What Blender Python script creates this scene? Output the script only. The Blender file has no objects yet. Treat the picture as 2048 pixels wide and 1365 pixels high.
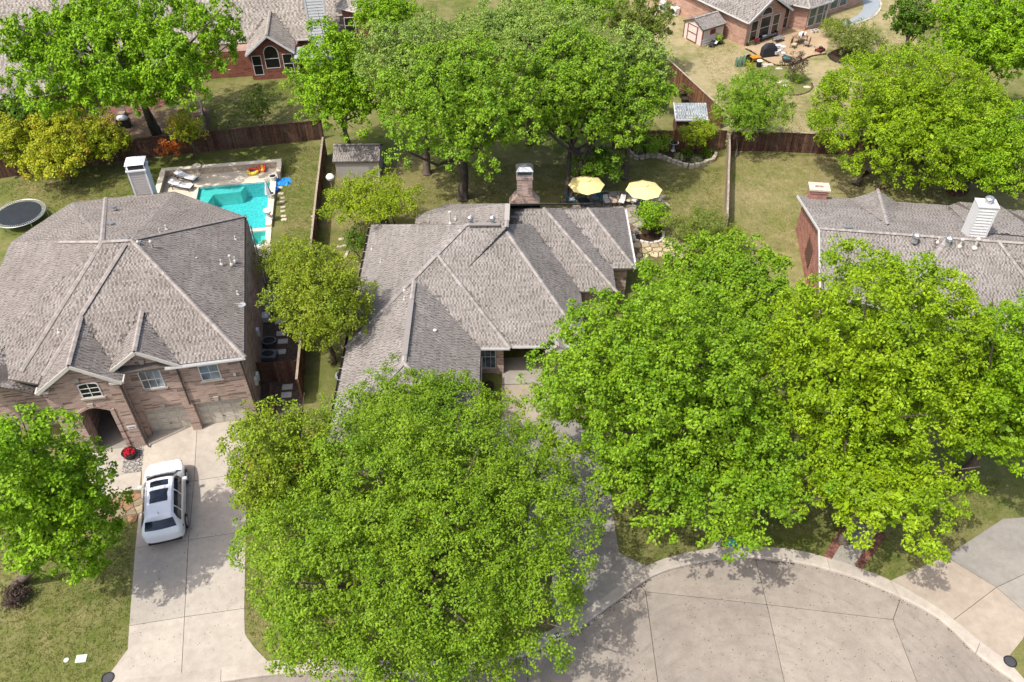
import bpy, bmesh, math, random
import numpy as np
from mathutils import Vector, Matrix

S = bpy.context.scene
COL = S.collection
R = math.radians
random.seed(7)

# ------------------------------------------------------------------ camera, sky, sun, exposure
PITCH, FOCAL, CAM_H, ROLL = R(43.0), 1704.0, 38.0, 0.0066   # focal in pixels of a 2048 px wide frame
cam = bpy.data.cameras.new('camera'); camo = bpy.data.objects.new('camera', cam); COL.objects.link(camo)
cam.sensor_fit = 'HORIZONTAL'; cam.sensor_width = 36.0; cam.lens = 36.0 * FOCAL / 2048.0
cam.clip_start = 0.5; cam.clip_end = 3000
FWD = Vector((0, math.cos(PITCH), -math.sin(PITCH))); UP0 = Vector((0, math.sin(PITCH), math.cos(PITCH))); RT0 = Vector((1, 0, 0))
_c, _s = math.cos(ROLL), math.sin(ROLL)
RT = RT0 * _c - UP0 * _s; UP = UP0 * _c + RT0 * _s
EYE = Vector((0, 0, CAM_H))
camo.matrix_world = Matrix(((RT.x, UP.x, -FWD.x, EYE.x), (RT.y, UP.y, -FWD.y, EYE.y), (RT.z, UP.z, -FWD.z, EYE.z), (0, 0, 0, 1)))
S.camera = camo

SUN_EL, SHADOW_AZ = 60.0, 36.0
W = bpy.data.worlds.new('World'); S.world = W; W.use_nodes = True
wn = W.node_tree; bg = wn.nodes['Background']
sky = wn.nodes.new('ShaderNodeTexSky'); sky.sky_type = 'NISHITA'; sky.sun_disc = False
sky.sun_elevation = R(SUN_EL); sky.sun_rotation = R(234.0); sky.dust_density = 4.0; sky.air_density = 0.8; sky.ozone_density = 0.6
wn.links.new(sky.outputs[0], bg.inputs[0]); bg.inputs[1].default_value = 0.15
sl = bpy.data.lights.new('sun', 'SUN'); sl.energy = 2.5; sl.angle = R(0.55); sl.color = (1.0, 0.955, 0.88)
so = bpy.data.objects.new('sun', sl); COL.objects.link(so)
ce = math.cos(R(SUN_EL))
so.rotation_euler = Vector((math.cos(R(SHADOW_AZ)) * ce, math.sin(R(SHADOW_AZ)) * ce, -math.sin(R(SUN_EL)))).to_track_quat('-Z', 'Y').to_euler()
so.location = (-40, -20, 70)
S.view_settings.view_transform = 'Standard'; S.view_settings.look = 'None'
S.view_settings.exposure = 0.82; S.view_settings.gamma = 1.0; S.view_settings.use_curve_mapping = False
S.render.engine = 'CYCLES'
S.cycles.use_denoising = True; S.cycles.denoiser = 'OPENIMAGEDENOISE'; S.cycles.denoising_input_passes = 'RGB_ALBEDO_NORMAL'; S.cycles.denoising_prefilter = 'ACCURATE'
S.cycles.max_bounces = 6; S.cycles.diffuse_bounces = 4; S.cycles.transmission_bounces = 4; S.cycles.transparent_max_bounces = 8
S.cycles.caustics_reflective = False; S.cycles.caustics_refractive = False

# ------------------------------------------------------------------ measured places: photo pixel + height -> point in the world
def G(u, v, z=0.0):
    d = FWD + RT * ((u - 1024) / FOCAL) - UP * ((v - 682.5) / FOCAL)
    return EYE + d * ((z - CAM_H) / d.z)
def pxm(p):
    return FOCAL / ((Vector(p) - EYE).dot(FWD))
class Frame:
    """a local frame of a building: x along a facade, y into the depth, z up"""
    def __init__(s, o, az):
        s.o = Vector((o[0], o[1], 0)); s.az = R(az); s.c = math.cos(s.az); s.s = math.sin(s.az)
        s.M = Matrix.Translation(s.o) @ Matrix.Rotation(s.az, 4, 'Z')
    def w(s, x, y, z=0.0): return s.M @ Vector((x, y, z))
    def l(s, p): d = Vector(p) - s.o; return Vector((d.x * s.c + d.y * s.s, -d.x * s.s + d.y * s.c, p[2]))
    def wall(s, u, v, y):
        """(x, z) of a photo pixel on the wall plane local y"""
        d = FWD + RT * ((u - 1024) / FOCAL) - UP * ((v - 682.5) / FOCAL)
        e = s.l(EYE); dl = Vector((d.x * s.c + d.y * s.s, -d.x * s.s + d.y * s.c, d.z))
        t = (y - e.y) / dl.y; q = e + dl * t
        return q.x, q.z
    def pz(s, u, v, z): return s.l(G(u, v, z))

# ------------------------------------------------------------------ materials
MATS = {}
def lin(h):
    h = h.lstrip('#'); o = []
    for i in (0, 2, 4):
        c = int(h[i:i + 2], 16) / 255; o.append(c / 12.92 if c <= .04045 else ((c + .055) / 1.055) ** 2.4)
    return tuple(o)
class NT:
    def __init__(s, name):
        m = bpy.data.materials.new(name); m.use_nodes = True; s.m = m; s.t = m.node_tree; s.n = s.t.nodes; s.b = s.n['Principled BSDF']; s.out = s.n['Material Output']
    def new(s, k, **a):
        n = s.n.new('ShaderNode' + k)
        for q, v in a.items(): setattr(n, q, v)
        return n
    def link(s, a, b): s.t.links.new(a, b)
    def pos(s):
        return s.new('NewGeometry').outputs['Position']
    def noise(s, scale, vec=None, detail=4, rough=.6):
        n = s.new('TexNoise'); n.inputs['Scale'].default_value = scale; n.inputs['Detail'].default_value = detail; n.inputs['Roughness'].default_value = rough
        s.link(vec if vec is not None else s.pos(), n.inputs['Vector']); return n.outputs['Fac']
    def ramp(s, fac, stops):
        r = s.new('ValToRGB'); e = r.color_ramp.elements
        while len(e) < len(stops): e.new(.5)
        for q, (p, c) in zip(e, stops): q.position = p; q.color = (*c, 1)
        s.link(fac, r.inputs[0]); return r.outputs[0]
    def mix(s, fac, a, b, blend='MIX'):
        x = s.new('Mix', data_type='RGBA', blend_type=blend)
        for q, sock in ((fac, x.inputs[0]), (a, x.inputs[6]), (b, x.inputs[7])):
            if isinstance(q, (int, float)): sock.default_value = q
            elif isinstance(q, tuple): sock.default_value = (*q, 1)
            else: s.link(q, sock)
        return x.outputs[2]
    def math(s, op, a, b=0.0, clamp=False):
        x = s.new('Math', operation=op, use_clamp=clamp)
        for q, sock in ((a, x.inputs[0]), (b, x.inputs[1])):
            if isinstance(q, (int, float)): sock.default_value = q
            else: s.link(q, sock)
        return x.outputs[0]
    def bump(s, h, strength=.3, dist=.02):
        b = s.new('Bump'); b.inputs['Strength'].default_value = strength; b.inputs['Distance'].default_value = dist
        s.link(h, b.inputs['Height']); s.link(b.outputs[0], s.b.inputs['Normal'])
    def done(s, col=None, rough=.8, spec=.3, metal=0.0):
        if col is not None:
            if isinstance(col, tuple): s.b.inputs['Base Color'].default_value = (*col, 1)
            else: s.link(col, s.b.inputs['Base Color'])
        s.b.inputs['Roughness'].default_value = rough; s.b.inputs['Specular IOR Level'].default_value = spec; s.b.inputs['Metallic'].default_value = metal
        return s.m
def scale_c(c, k): return tuple(min(1, x * k) for x in c)
def mat(name, col, rough=.75, spec=.3, metal=0.0, var=.18, vs=3.0, bump=0.0, bs=30.0, rnd=0.0):
    """plain painted / plastic / wood stuff with a little dirt and relief; rnd: difference from piece to piece"""
    if name in MATS: return MATS[name]
    t = NT(name)
    c = t.ramp(t.noise(vs, detail=5), [(.3, scale_c(col, 1 - var)), (.7, scale_c(col, 1 + var))])
    if rnd:
        oi = t.new('ObjectInfo'); c = t.mix(1.0, c, t.ramp(oi.outputs['Random'], [(0, (1 - rnd,) * 3), (1, (1 + rnd * .6,) * 3)]), 'MULTIPLY')
    if bump: t.bump(t.noise(bs, detail=3), bump, .02)
    MATS[name] = t.done(c, rough, spec, metal); return MATS[name]

def concrete(name, col, stain, streak_centre=None):
    t = NT(name); p = t.pos()
    big = t.noise(.35, p, 5, .65); mid = t.noise(2.2, p, 6, .7); fine = t.noise(45, p, 3, .7)
    c = t.mix(t.ramp(big, [(.38, (0, 0, 0)), (.66, (1, 1, 1))]), col, stain)
    c = t.mix(.45, c, t.ramp(mid, [(.3, (.70, .68, .65)), (.7, (1.22, 1.21, 1.2))]), 'MULTIPLY')
    c = t.mix(.6, c, t.ramp(fine, [(.3, (.7, .7, .7)), (.7, (1.25, 1.25, 1.25))]), 'MULTIPLY')
    c = t.mix(t.ramp(t.noise(.9, p, 6, .75), [(.60, (0, 0, 0)), (.74, (.55, .55, .55))]), c, tuple(x * .62 for x in stain))
    c = t.mix(t.ramp(t.noise(9, p, 2, .5), [(.72, (0, 0, 0)), (.76, (.6, .6, .6))]), c, tuple(x * .4 for x in stain))
    oi = t.new('ObjectInfo'); c = t.mix(1.0, c, t.ramp(oi.outputs['Random'], [(0, (.9, .9, .9)), (1, (1.07, 1.06, 1.05))]), 'MULTIPLY')
    if streak_centre:
        mp = t.new('Mapping'); mp.inputs['Location'].default_value = (-streak_centre[0], -streak_centre[1], 0); t.link(p, mp.inputs[0])
        ln = t.new('VectorMath', operation='LENGTH'); t.link(mp.outputs[0], ln.inputs[0])
        cm = t.new('CombineXYZ'); t.link(ln.outputs['Value'], cm.inputs[0])
        sx = t.new('SeparateXYZ'); t.link(mp.outputs[0], sx.inputs[0])
        an = t.math('MULTIPLY', t.math('ARCTAN2', sx.outputs[1], sx.outputs[0]), .5); t.link(an, cm.inputs[1])
        n = t.noise(4.0, cm.outputs[0], 6, .8)
        c = t.mix(.45, c, t.ramp(n, [(.33, (.55, .53, .52)), (.46, (.97, .97, .97)), (.8, (1.1, 1.09, 1.08))]), 'MULTIPLY')
    t.bump(fine, .35, .006)
    MATS[name] = t.done(c, .88, .2); return MATS[name]

def brick_mat(name, az, c1, c2, mortar, w=.2, h=.075, dark=.35):
    t = NT(name); g = t.new('NewGeometry')
    def rot(sock):
        r = t.new('VectorRotate', rotation_type='Z_AXIS'); r.inputs['Angle'].default_value = -R(az); t.link(sock, r.inputs['Vector'])
        x = t.new('SeparateXYZ'); t.link(r.outputs[0], x.inputs[0]); return x
    p = rot(g.outputs['Position']); n = rot(g.outputs['True Normal'])
    side = t.math('GREATER_THAN', t.math('ABSOLUTE', n.outputs[0]), .7)
    u = t.math('ADD', t.math('MULTIPLY', p.outputs[0], t.math('SUBTRACT', 1.0, side)), t.math('MULTIPLY', p.outputs[1], side))
    cm = t.new('CombineXYZ'); t.link(u, cm.inputs[0]); t.link(p.outputs[2], cm.inputs[1])
    b = t.new('TexBrick'); b.inputs['Scale'].default_value = 1.0; b.inputs['Brick Width'].default_value = w; b.inputs['Row Height'].default_value = h
    b.inputs['Mortar Size'].default_value = .009; b.inputs['Mortar Smooth'].default_value = .2; b.inputs['Bias'].default_value = -.1
    b.inputs['Color1'].default_value = (*c1, 1); b.inputs['Color2'].default_value = (*c2, 1); b.inputs['Mortar'].default_value = (*mortar, 1)
    t.link(cm.outputs[0], b.inputs['Vector'])
    # odd darker clinker bricks: one value for each brick of a coarser lattice
    sc = t.new('VectorMath', operation='MULTIPLY'); sc.inputs[1].default_value = (1 / (w * 2), 1 / h, 1); t.link(cm.outputs[0], sc.inputs[0])
    fl = t.new('VectorMath', operation='FLOOR'); t.link(sc.outputs[0], fl.inputs[0])
    wn_ = t.new('TexWhiteNoise', noise_dimensions='2D'); t.link(fl.outputs[0], wn_.inputs['Vector'])
    c = t.mix(1.0, b.outputs['Color'], t.ramp(wn_.outputs['Value'], [(0, (dark,) * 3), (.14, (dark * 1.4,) * 3), (.2, (.92, .92, .92)), (1, (1.15, 1.1, 1.08))]), 'MULTIPLY')
    c = t.mix(.5, c, t.ramp(t.noise(.8, detail=5), [(.3, (.75, .74, .73)), (.7, (1.2, 1.2, 1.2))]), 'MULTIPLY')
    t.bump(t.math('SUBTRACT', 1.0, b.outputs['Fac']), .5, .012)
    MATS[name] = t.done(c, .9, .15); return MATS[name]

def shingle_mat(name, lo, hi):
    t = NT(name); g = t.new('NewGeometry')
    c = t.ramp(g.outputs['Random Per Island'], [(0, lo), (.5, tuple((a + b) / 2 for a, b in zip(lo, hi))), (1, hi)])
    c = t.mix(.75, c, t.ramp(t.noise(60, detail=2), [(.3, (.65, .65, .65)), (.7, (1.3, 1.3, 1.3))]), 'MULTIPLY')
    c = t.mix(.7, c, t.ramp(t.noise(.5, detail=6, rough=.7), [(.3, (.72, .71, .69)), (.7, (1.16, 1.16, 1.17))]), 'MULTIPLY')
    MATS[name] = t.done(c, .95, .1); return MATS[name]

def leaf_mat(name, dark, mid, bright, trans=.2, gloss=.5, tip=None, tipf=.0, cl=.45):
    """leaf green that differs from leaf to leaf and from bough to bough"""
    t = NT(name); g = t.new('NewGeometry')
    dark = tuple(a * .4 + b * .6 for a, b in zip(dark, mid)); bright = tuple(a * .6 + b * .4 for a, b in zip(bright, mid))
    c = t.ramp(g.outputs['Random Per Island'], [(0, dark), (.5, mid), (1, bright)])
    c = t.mix(.8, c, t.ramp(t.noise(cl, detail=3), [(.32, (.66, .74, .62)), (.68, (1.28, 1.14, 1.1))]), 'MULTIPLY')
    if tip is not None:
        f = t.ramp(t.noise(.55, detail=3), [(.5 - tipf * .2, (0, 0, 0)), (.6 - tipf * .2, (1, 1, 1))])
        f = t.mix(1.0, f, t.ramp(g.outputs['Random Per Island'], [(.2, (.1, .1, .1)), (.8, (1, 1, 1))]), 'MULTIPLY')
        c = t.mix(f, c, tip)
    t.link(c, t.b.inputs['Base Color']); t.b.inputs['Roughness'].default_value = gloss; t.b.inputs['Specular IOR Level'].default_value = .2
    tr = t.new('BsdfTranslucent'); t.link(t.mix(1.0, c, (1.15, 1.1, .5), 'MULTIPLY'), tr.inputs[0])
    mx = t.new('MixShader'); mx.inputs[0].default_value = trans; t.link(t.b.outputs[0], mx.inputs[1]); t.link(tr.outputs[0], mx.inputs[2]); t.link(mx.outputs[0], t.out.inputs[0])
    MATS[name] = t.m; return t.m

def grass_mat(name, green, dry, dry_at=.5, deep=None):
    t = NT(name); p = t.pos()
    big = t.noise(.16, p, 6, .7); mid = t.noise(1.1, p, 6, .75); fine = t.noise(14, p, 4, .8)
    s = t.math('ADD', t.math('MULTIPLY', big, .55), t.math('MULTIPLY', mid, .45))
    c = t.ramp(s, [(dry_at - .1, green), (dry_at + .08, dry)])
    c = t.mix(.8, c, t.ramp(fine, [(.3, (.55, .58, .5)), (.7, (1.4, 1.36, 1.3))]), 'MULTIPLY')
    if deep: c = t.mix(t.ramp(t.noise(.5, p, 5, .7), [(.56, (0, 0, 0)), (.72, (1, 1, 1))]), c, deep)
    t.bump(fine, .6, .04)
    MATS[name] = t.done(c, .95, .08); return MATS[name]

# ------------------------------------------------------------------ mesh building
class MB:
    def __init__(s, T=None): s.v = []; s.f = []; s.T = T
    def add(s, vs, fs):
        o = len(s.v)
        s.v += [tuple(s.T @ Vector(v)) if s.T is not None else tuple(v) for v in vs]
        s.f += [tuple(i + o for i in f) for f in fs]; return s
    def box(s, a, b):
        x0, y0, z0 = a; x1, y1, z1 = b
        return s.add([(x0, y0, z0), (x1, y0, z0), (x1, y1, z0), (x0, y1, z0), (x0, y0, z1), (x1, y0, z1), (x1, y1, z1), (x0, y1, z1)],
                     [(3, 2, 1, 0), (4, 5, 6, 7), (0, 1, 5, 4), (1, 2, 6, 5), (2, 3, 7, 6), (3, 0, 4, 7)])
    def prism(s, poly, z0, z1):
        poly = [(p[0], p[1]) for p in poly]
        if sum(poly[i][0] * poly[(i + 1) % len(poly)][1] - poly[(i + 1) % len(poly)][0] * poly[i][1] for i in range(len(poly))) < 0: poly = poly[::-1]
        n = len(poly)
        return s.add([(x, y, z0) for x, y in poly] + [(x, y, z1) for x, y in poly],
                     [tuple(range(n))[::-1], tuple(range(n, 2 * n))] + [(i, (i + 1) % n, n + (i + 1) % n, n + i) for i in range(n)])
    def poly(s, pts): return s.add(pts, [tuple(range(len(pts)))])
    def extrude(s, pts, d):
        """a 3-D polygon given thickness d (a vector)"""
        n = len(pts); d = Vector(d); q = [tuple(Vector(p) + d) for p in pts]
        return s.add(list(pts) + q, [tuple(range(n))[::-1], tuple(range(n, 2 * n))] + [(i, (i + 1) % n, n + (i + 1) % n, n + i) for i in range(n)])
    def tube(s, path, rad, n=7, cap=True):
        path = [Vector(p) for p in path]; m = len(path)
        rad = rad if isinstance(rad, (list, tuple)) else [rad] * m
        vs = []; ref = Vector((.31, .17, .93)).normalized()
        for i, p in enumerate(path):
            t = (path[min(i + 1, m - 1)] - path[max(i - 1, 0)]).normalized()
            if abs(t.dot(ref)) > .95: ref = Vector((1, .2, .1)).normalized()
            a = t.cross(ref).normalized(); b = t.cross(a)
            vs += [p + (a * math.cos(6.28318 * k / n) + b * math.sin(6.28318 * k / n)) * rad[i] for k in range(n)]
        fs = [(i * n + k, i * n + (k + 1) % n, (i + 1) * n + (k + 1) % n, (i + 1) * n + k) for i in range(m - 1) for k in range(n)]
        if cap: fs += [tuple(range(n))[::-1], tuple(range((m - 1) * n, m * n))]
        return s.add(vs, fs)
    def lathe(s, c, prof, n=16, sx=1, sy=1):
        """prof: (r, z) from bottom to top"""
        m = len(prof); vs = []
        for r, z in prof: vs += [(c[0] + r * sx * math.cos(6.28318 * k / n), c[1] + r * sy * math.sin(6.28318 * k / n), c[2] + z) for k in range(n)]
        fs = [(i * n + k, i * n + (k + 1) % n, (i + 1) * n + (k + 1) % n, (i + 1) * n + k) for i in range(m - 1) for k in range(n)]
        return s.add(vs, fs + [tuple(range(n))[::-1], tuple(range((m - 1) * n, m * n))])
    def bar(s, a, b, w, h, up=(0, 0, 1)):
        a = Vector(a); b = Vector(b); t = (b - a).normalized(); upv = Vector(up)
        sd = t.cross(upv)
        if sd.length < 1e-4: sd = t.cross(Vector((1, 0, 0)))
        sd.normalize(); n = sd.cross(t); sd *= w / 2; n *= h / 2
        return s.add([a - sd - n, a + sd - n, a + sd + n, a - sd + n, b - sd - n, b + sd - n, b + sd + n, b - sd + n],
                     [(0, 1, 2, 3), (7, 6, 5, 4), (0, 4, 5, 1), (1, 5, 6, 2), (2, 6, 7, 3), (3, 7, 4, 0)])
    def build(s, name, m, parent=None, smooth=False, bevel=0.0):
        if parent is not None: o = wloc(parent)
        else:
            xs = [v[0] for v in s.v]; ys = [v[1] for v in s.v]; o = Vector(((min(xs) + max(xs)) / 2, (min(ys) + max(ys)) / 2, min(v[2] for v in s.v)))
        me = bpy.data.meshes.new(name); me.from_pydata([(v[0] - o[0], v[1] - o[1], v[2] - o[2]) for v in s.v], [], s.f)
        bm = bmesh.new(); bm.from_mesh(me); bmesh.ops.recalc_face_normals(bm, faces=bm.faces)
        if any(e.is_boundary for e in bm.edges) and sum(f.normal.z * f.calc_area() for f in bm.faces) < 0: bmesh.ops.reverse_faces(bm, faces=bm.faces)
        if bevel: bmesh.ops.bevel(bm, geom=[e for e in bm.edges if len(e.link_faces) == 2 and e.calc_face_angle(0) > .5], offset=bevel, segments=2, affect='EDGES', profile=.6)
        bm.to_mesh(me); bm.free()
        if smooth:
            me.polygons.foreach_set('use_smooth', [True] * len(me.polygons))
        for q in (m if isinstance(m, (list, tuple)) else [m]): me.materials.append(q)
        ob = bpy.data.objects.new(name, me); COL.objects.link(ob)
        if parent is None: ob.location = o
        else: ob.parent = parent
        return ob
def wloc(o):
    p = Vector((0, 0, 0))
    while o is not None: p += o.location; o = o.parent
    return p
def smooth_by_angle(ob, ang=40):
    me = ob.data; me.polygons.foreach_set('use_smooth', [True] * len(me.polygons))
    if hasattr(me, 'set_sharp_from_angle'): me.set_sharp_from_angle(angle=R(ang))
    return ob
def thing(name, label, cat, loc, group=None):
    o = bpy.data.objects.new(name, None); o.empty_display_size = .2; COL.objects.link(o); o.location = (loc[0], loc[1], loc[2] if len(loc) > 2 else 0)
    return tag(o, label, cat, group)
def tag(o, label=None, cat=None, group=None, kind=None):
    if label: o['label'] = label
    if cat: o['category'] = cat
    if group: o['group'] = group
    if kind: o['kind'] = kind
    return o
def structure(o): o['kind'] = 'structure'; return o
def shrink(poly, d):
    """offset a simple polygon inwards by d"""
    n = len(poly); P = [Vector((p[0], p[1])) for p in poly]
    if sum(P[i].x * P[(i + 1) % n].y - P[(i + 1) % n].x * P[i].y for i in range(n)) < 0: P = P[::-1]
    out = []
    for i in range(n):
        a, b, c = P[i - 1], P[i], P[(i + 1) % n]
        e1 = (b - a).normalized(); e2 = (c - b).normalized(); n1 = Vector((-e1.y, e1.x)); n2 = Vector((-e2.y, e2.x))
        k = n1 + n2; L = max(.3, 1 + n1.dot(n2)); out.append(b + k * (d / L))
    return out
def np_mesh(name, V, F4, m, parent=None, loc=(0, 0, 0), tri=False):
    """many small quads (or triangles) at once; V is in world coordinates"""
    k = 3 if tri else 4
    o = wloc(parent) if parent is not None else Vector(loc)
    V = np.asarray(V, dtype=np.float32) - np.array(o, dtype=np.float32); F4 = np.asarray(F4, dtype=np.int32)
    me = bpy.data.meshes.new(name); me.vertices.add(len(V)); me.vertices.foreach_set('co', V.ravel())
    me.loops.add(F4.size); me.loops.foreach_set('vertex_index', F4.ravel())
    me.polygons.add(len(F4)); me.polygons.foreach_set('loop_start', np.arange(0, F4.size, k, dtype=np.int32))
    me.polygons.foreach_set('use_smooth', np.zeros(len(F4), dtype=bool)); me.update(calc_edges=True); me.materials.append(m)
    ob = bpy.data.objects.new(name, me); COL.objects.link(ob)
    if parent is None: ob.location = o
    else: ob.parent = parent
    return ob
def piece(name, me, parent, M, origin=None):
    """one of many alike pieces: shares its mesh, stands at world matrix M"""
    ob = bpy.data.objects.new(name, me); COL.objects.link(ob); ob.parent = parent
    ob.matrix_local = Matrix.Translation(-(wloc(parent) if origin is None else origin)) @ M
    return ob
# ------------------------------------------------------------------ the materials of this place
CENTRE = G(1530, 1560)
m_road = concrete('road_concrete', (.30, .267, .228), (.25, .22, .188), (CENTRE.x, CENTRE.y))
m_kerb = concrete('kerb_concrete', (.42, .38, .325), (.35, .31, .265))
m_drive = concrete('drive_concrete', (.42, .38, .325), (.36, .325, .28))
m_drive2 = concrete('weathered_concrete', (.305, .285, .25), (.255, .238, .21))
m_tan = concrete('tan_concrete', (.37, .318, .255), (.31, .26, .205))
m_joint = mat('joint_dirt', (.05, .04, .03), .95)
m_grass = grass_mat('grass_front', (.10, .125, .028), (.215, .19, .09), .53, (.065, .088, .018))
m_grass_b = grass_mat('grass_back', (.105, .12, .03), (.22, .19, .09), .5, (.07, .085, .018))
m_dry = grass_mat('grass_dry', (.155, .165, .055), (.33, .275, .165), .47, (.12, .14, .035))
m_mulch = mat('mulch', (.055, .035, .022), .95, .1, var=.5, vs=14, bump=.8, bs=25)
m_soil = mat('soil', (.14, .10, .065), .95, .1, var=.35, vs=4, bump=.6, bs=20)
m_white = mat('white_paint', (.62, .615, .60), .55, .4, var=.06)
m_trim = mat('trim_paint', (.52, .49, .44), .6, .35, var=.08)
m_siding = mat('grey_siding', (.60, .61, .62), .6, .3, var=.07)
m_shsiding = mat('taupe_siding', (.36, .335, .31), .6, .3, var=.07)
m_dark = mat('black_metal', (.018, .018, .019), .45, .4)
m_bronze = mat('bronze_gutter', (.05, .042, .036), .45, .4)
m_metal = mat('galvanised', (.52, .53, .54), .38, .5, .75, var=.12, vs=8)
m_garage = mat('garage_paint', (.52, .475, .40), .6, .3, var=.06)
m_glassd = mat('dark_screen', (.012, .012, .014), .22, .5, var=.1)
t = NT('window_glass'); m_glass = t.done(t.ramp(t.noise(1.1, detail=2), [(.4, (.06, .085, .11)), (.62, (.20, .27, .33))]), .06, .9)
m_teal_glass = mat('teal_glass', (.03, .075, .075), .12, .7, var=.3, vs=1.5)
def board_mat(name, col):
    t = NT(name); g = t.new('NewGeometry')
    c = t.mix(1.0, t.ramp(t.noise(5, detail=5), [(.3, scale_c(col, .65)), (.7, scale_c(col, 1.35))]), t.ramp(g.outputs['Random Per Island'], [(0, (.6, .6, .62)), (.6, (1, 1, 1)), (1, (1.5, 1.42, 1.3))]), 'MULTIPLY')
    c = t.mix(t.ramp(t.noise(.5, detail=5), [(.5, (0, 0, 0)), (.8, (.5, .5, .5))]), c, (.17, .145, .12))
    t.bump(t.noise(30, detail=3), .4, .02); MATS[name] = t.done(c, .88, .15); return MATS[name]
m_wood = board_mat('fence_wood', (.16, .08, .045)); m_wood2 = board_mat('fence_wood_red', (.115, .062, .045)); m_wood3 = board_mat('fence_wood_grey', (.33, .27, .21))
m_bark = mat('bark', (.12, .095, .075), .95, .1, var=.4, vs=7, bump=1.0, bs=18)
m_bark_d = mat('bark_dark', (.085, .07, .058), .95, .1, var=.4, vs=7, bump=1.0, bs=18)
m_stone = mat('limestone', (.50, .44, .35), .9, .15, var=.25, vs=6, bump=.5, bs=14, rnd=.25)
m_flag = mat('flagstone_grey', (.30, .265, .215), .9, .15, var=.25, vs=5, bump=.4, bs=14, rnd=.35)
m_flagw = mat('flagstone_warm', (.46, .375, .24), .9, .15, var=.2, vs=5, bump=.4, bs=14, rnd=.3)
m_brickp = mat('brick_paver', (.20, .085, .07), .9, .15, var=.3, vs=9, bump=.3, rnd=.4)
m_dark_brown = mat('dark_brown', (.05, .04, .035), .8)  # plain dark brown, for the centre front door and one side window pane
m_black_rubber = mat('tyre_rubber', (.02, .02, .02), .85, .2)
m_cushion = mat('grey_cushion', (.58, .57, .55), .9, .1, var=.1)
m_teal = mat('teal_fabric', (.01, .22, .29), .85, .15)
m_yellow = mat('canvas_yellow', (.72, .60, .27), .85, .1, var=.06, vs=2)
m_whitec = mat('white_plastic', (.75, .75, .74), .45, .4, var=.05)
m_blue = mat('blue_plastic', (.01, .14, .55), .45, .4)
m_red = mat('red_flowers', (.5, .012, .03), .8, .2, var=.4, vs=30)

# ------------------------------------------------------------------ ground, street, kerb
KERB_OUT = [(-900, 1560), (-300, 1440), (0, 1396), (120, 1378), (200, 1366), (319, 1352), (443, 1336), (545, 1322), (656, 1318), (760, 1322), (870, 1323), (960, 1310), (1050, 1284), (1113, 1254), (1186, 1211), (1264, 1152), (1294, 1132), (1352, 1111), (1430, 1097), (1503, 1093), (1591, 1101), (1654, 1116), (1713, 1135), (1781, 1162), (1878, 1218), (1961, 1284), (2010, 1320), (2048, 1359), (2100, 1425), (2150, 1540), (2160, 1700), (2120, 1900)]
KERB_IN = [(-900, 1610), (-300, 1475), (0, 1428), (120, 1410), (200, 1398), (319, 1382), (443, 1366), (545, 1352), (656, 1346), (760, 1350), (880, 1350), (975, 1335), (1050, 1313), (1147, 1264), (1221, 1213), (1284, 1167), (1320, 1148), (1362, 1135), (1440, 1120), (1510, 1117), (1610, 1130), (1660, 1143), (1712, 1159), (1800, 1197), (1878, 1240), (1951, 1308), (2000, 1345), (2029, 1368), (2075, 1432), (2120, 1540), (2130, 1700), (2090, 1900)]
def spl(pts, k=4):
    """smooth curve through the measured points"""
    P = [Vector((p[0], p[1])) for p in pts]; out = []
    for i in range(len(P) - 1):
        a, b, c, d = P[max(i - 1, 0)], P[i], P[i + 1], P[min(i + 2, len(P) - 1)]
        for j in range(k):
            s = j / k; out.append(.5 * ((2 * b) + (c - a) * s + (2 * a - 5 * b + 4 * c - d) * s * s + (3 * b - a - 3 * c + d) * s ** 3))
    return out + [P[-1]]
ko = spl([G(*p) for p in KERB_OUT]); ki = spl([G(*p, -.1) for p in KERB_IN])
ROADZ = -.12
street_tail = [Vector((14, -6)), Vector((-60, -6))]
pool_px = dict(water=[(401, 372), (536, 357.5), (554, 448), (545, 456), (420, 470), (400, 470)])
def fill_with_holes(name, outer, holes, z, m):
    bm = bmesh.new()
    for loop in [outer] + holes:
        vs = [bm.verts.new((p[0], p[1], z)) for p in loop]
        for i in range(len(vs)): bm.edges.new((vs[i - 1], vs[i]))
    bmesh.ops.triangle_fill(bm, use_beauty=True, use_dissolve=False, edges=bm.edges[:])
    bmesh.ops.recalc_face_normals(bm, faces=bm.faces)
    for f in bm.faces:
        if f.normal.z < 0: f.normal_flip()
    me = bpy.data.meshes.new(name); bm.to_mesh(me); bm.free(); me.materials.append(m)
    o = bpy.data.objects.new(name, me); COL.objects.link(o); return o
# pool outline in its own frame (the deck runs parallel to the left house)
PF = Frame(G(397, 376), 8.0)
pl = lambda u, v: PF.l(G(u, v))
px0, px1 = 0.0, pl(543, 362).x; py1 = 0.0; py0 = pl(556, 455).y
pool_rect = [(px0 + .05, py0), (px1, py0), (px1, py1), (px0 + .05, py1)]
spa_rect = [(pl(495, 462).x - 1.1, py0 - 2.15), (px1 + .02, py0 - 2.15), (px1 + .02, py0 - .38), (pl(495, 462).x - 1.1, py0 - .38)]
W2 = lambda rect: [PF.w(x, y) for x, y in rect]
street_poly = [tuple(p) for p in ko] + [tuple(p) for p in street_tail]
structure(fill_with_holes('ground', [(-900, -400), (900, -400), (900, 1500), (-900, 1500)], [street_poly, W2(pool_rect), W2(spa_rect)], 0.0, m_grass))
tag(bpy.data.objects['ground'], 'mown green lawn ground of the gardens around the houses')
# dark bed under the street slabs
b = MB(); b.poly([(p[0], p[1], ROADZ - .09) for p in street_poly]); structure(b.build('road_bed', m_joint))
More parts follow.
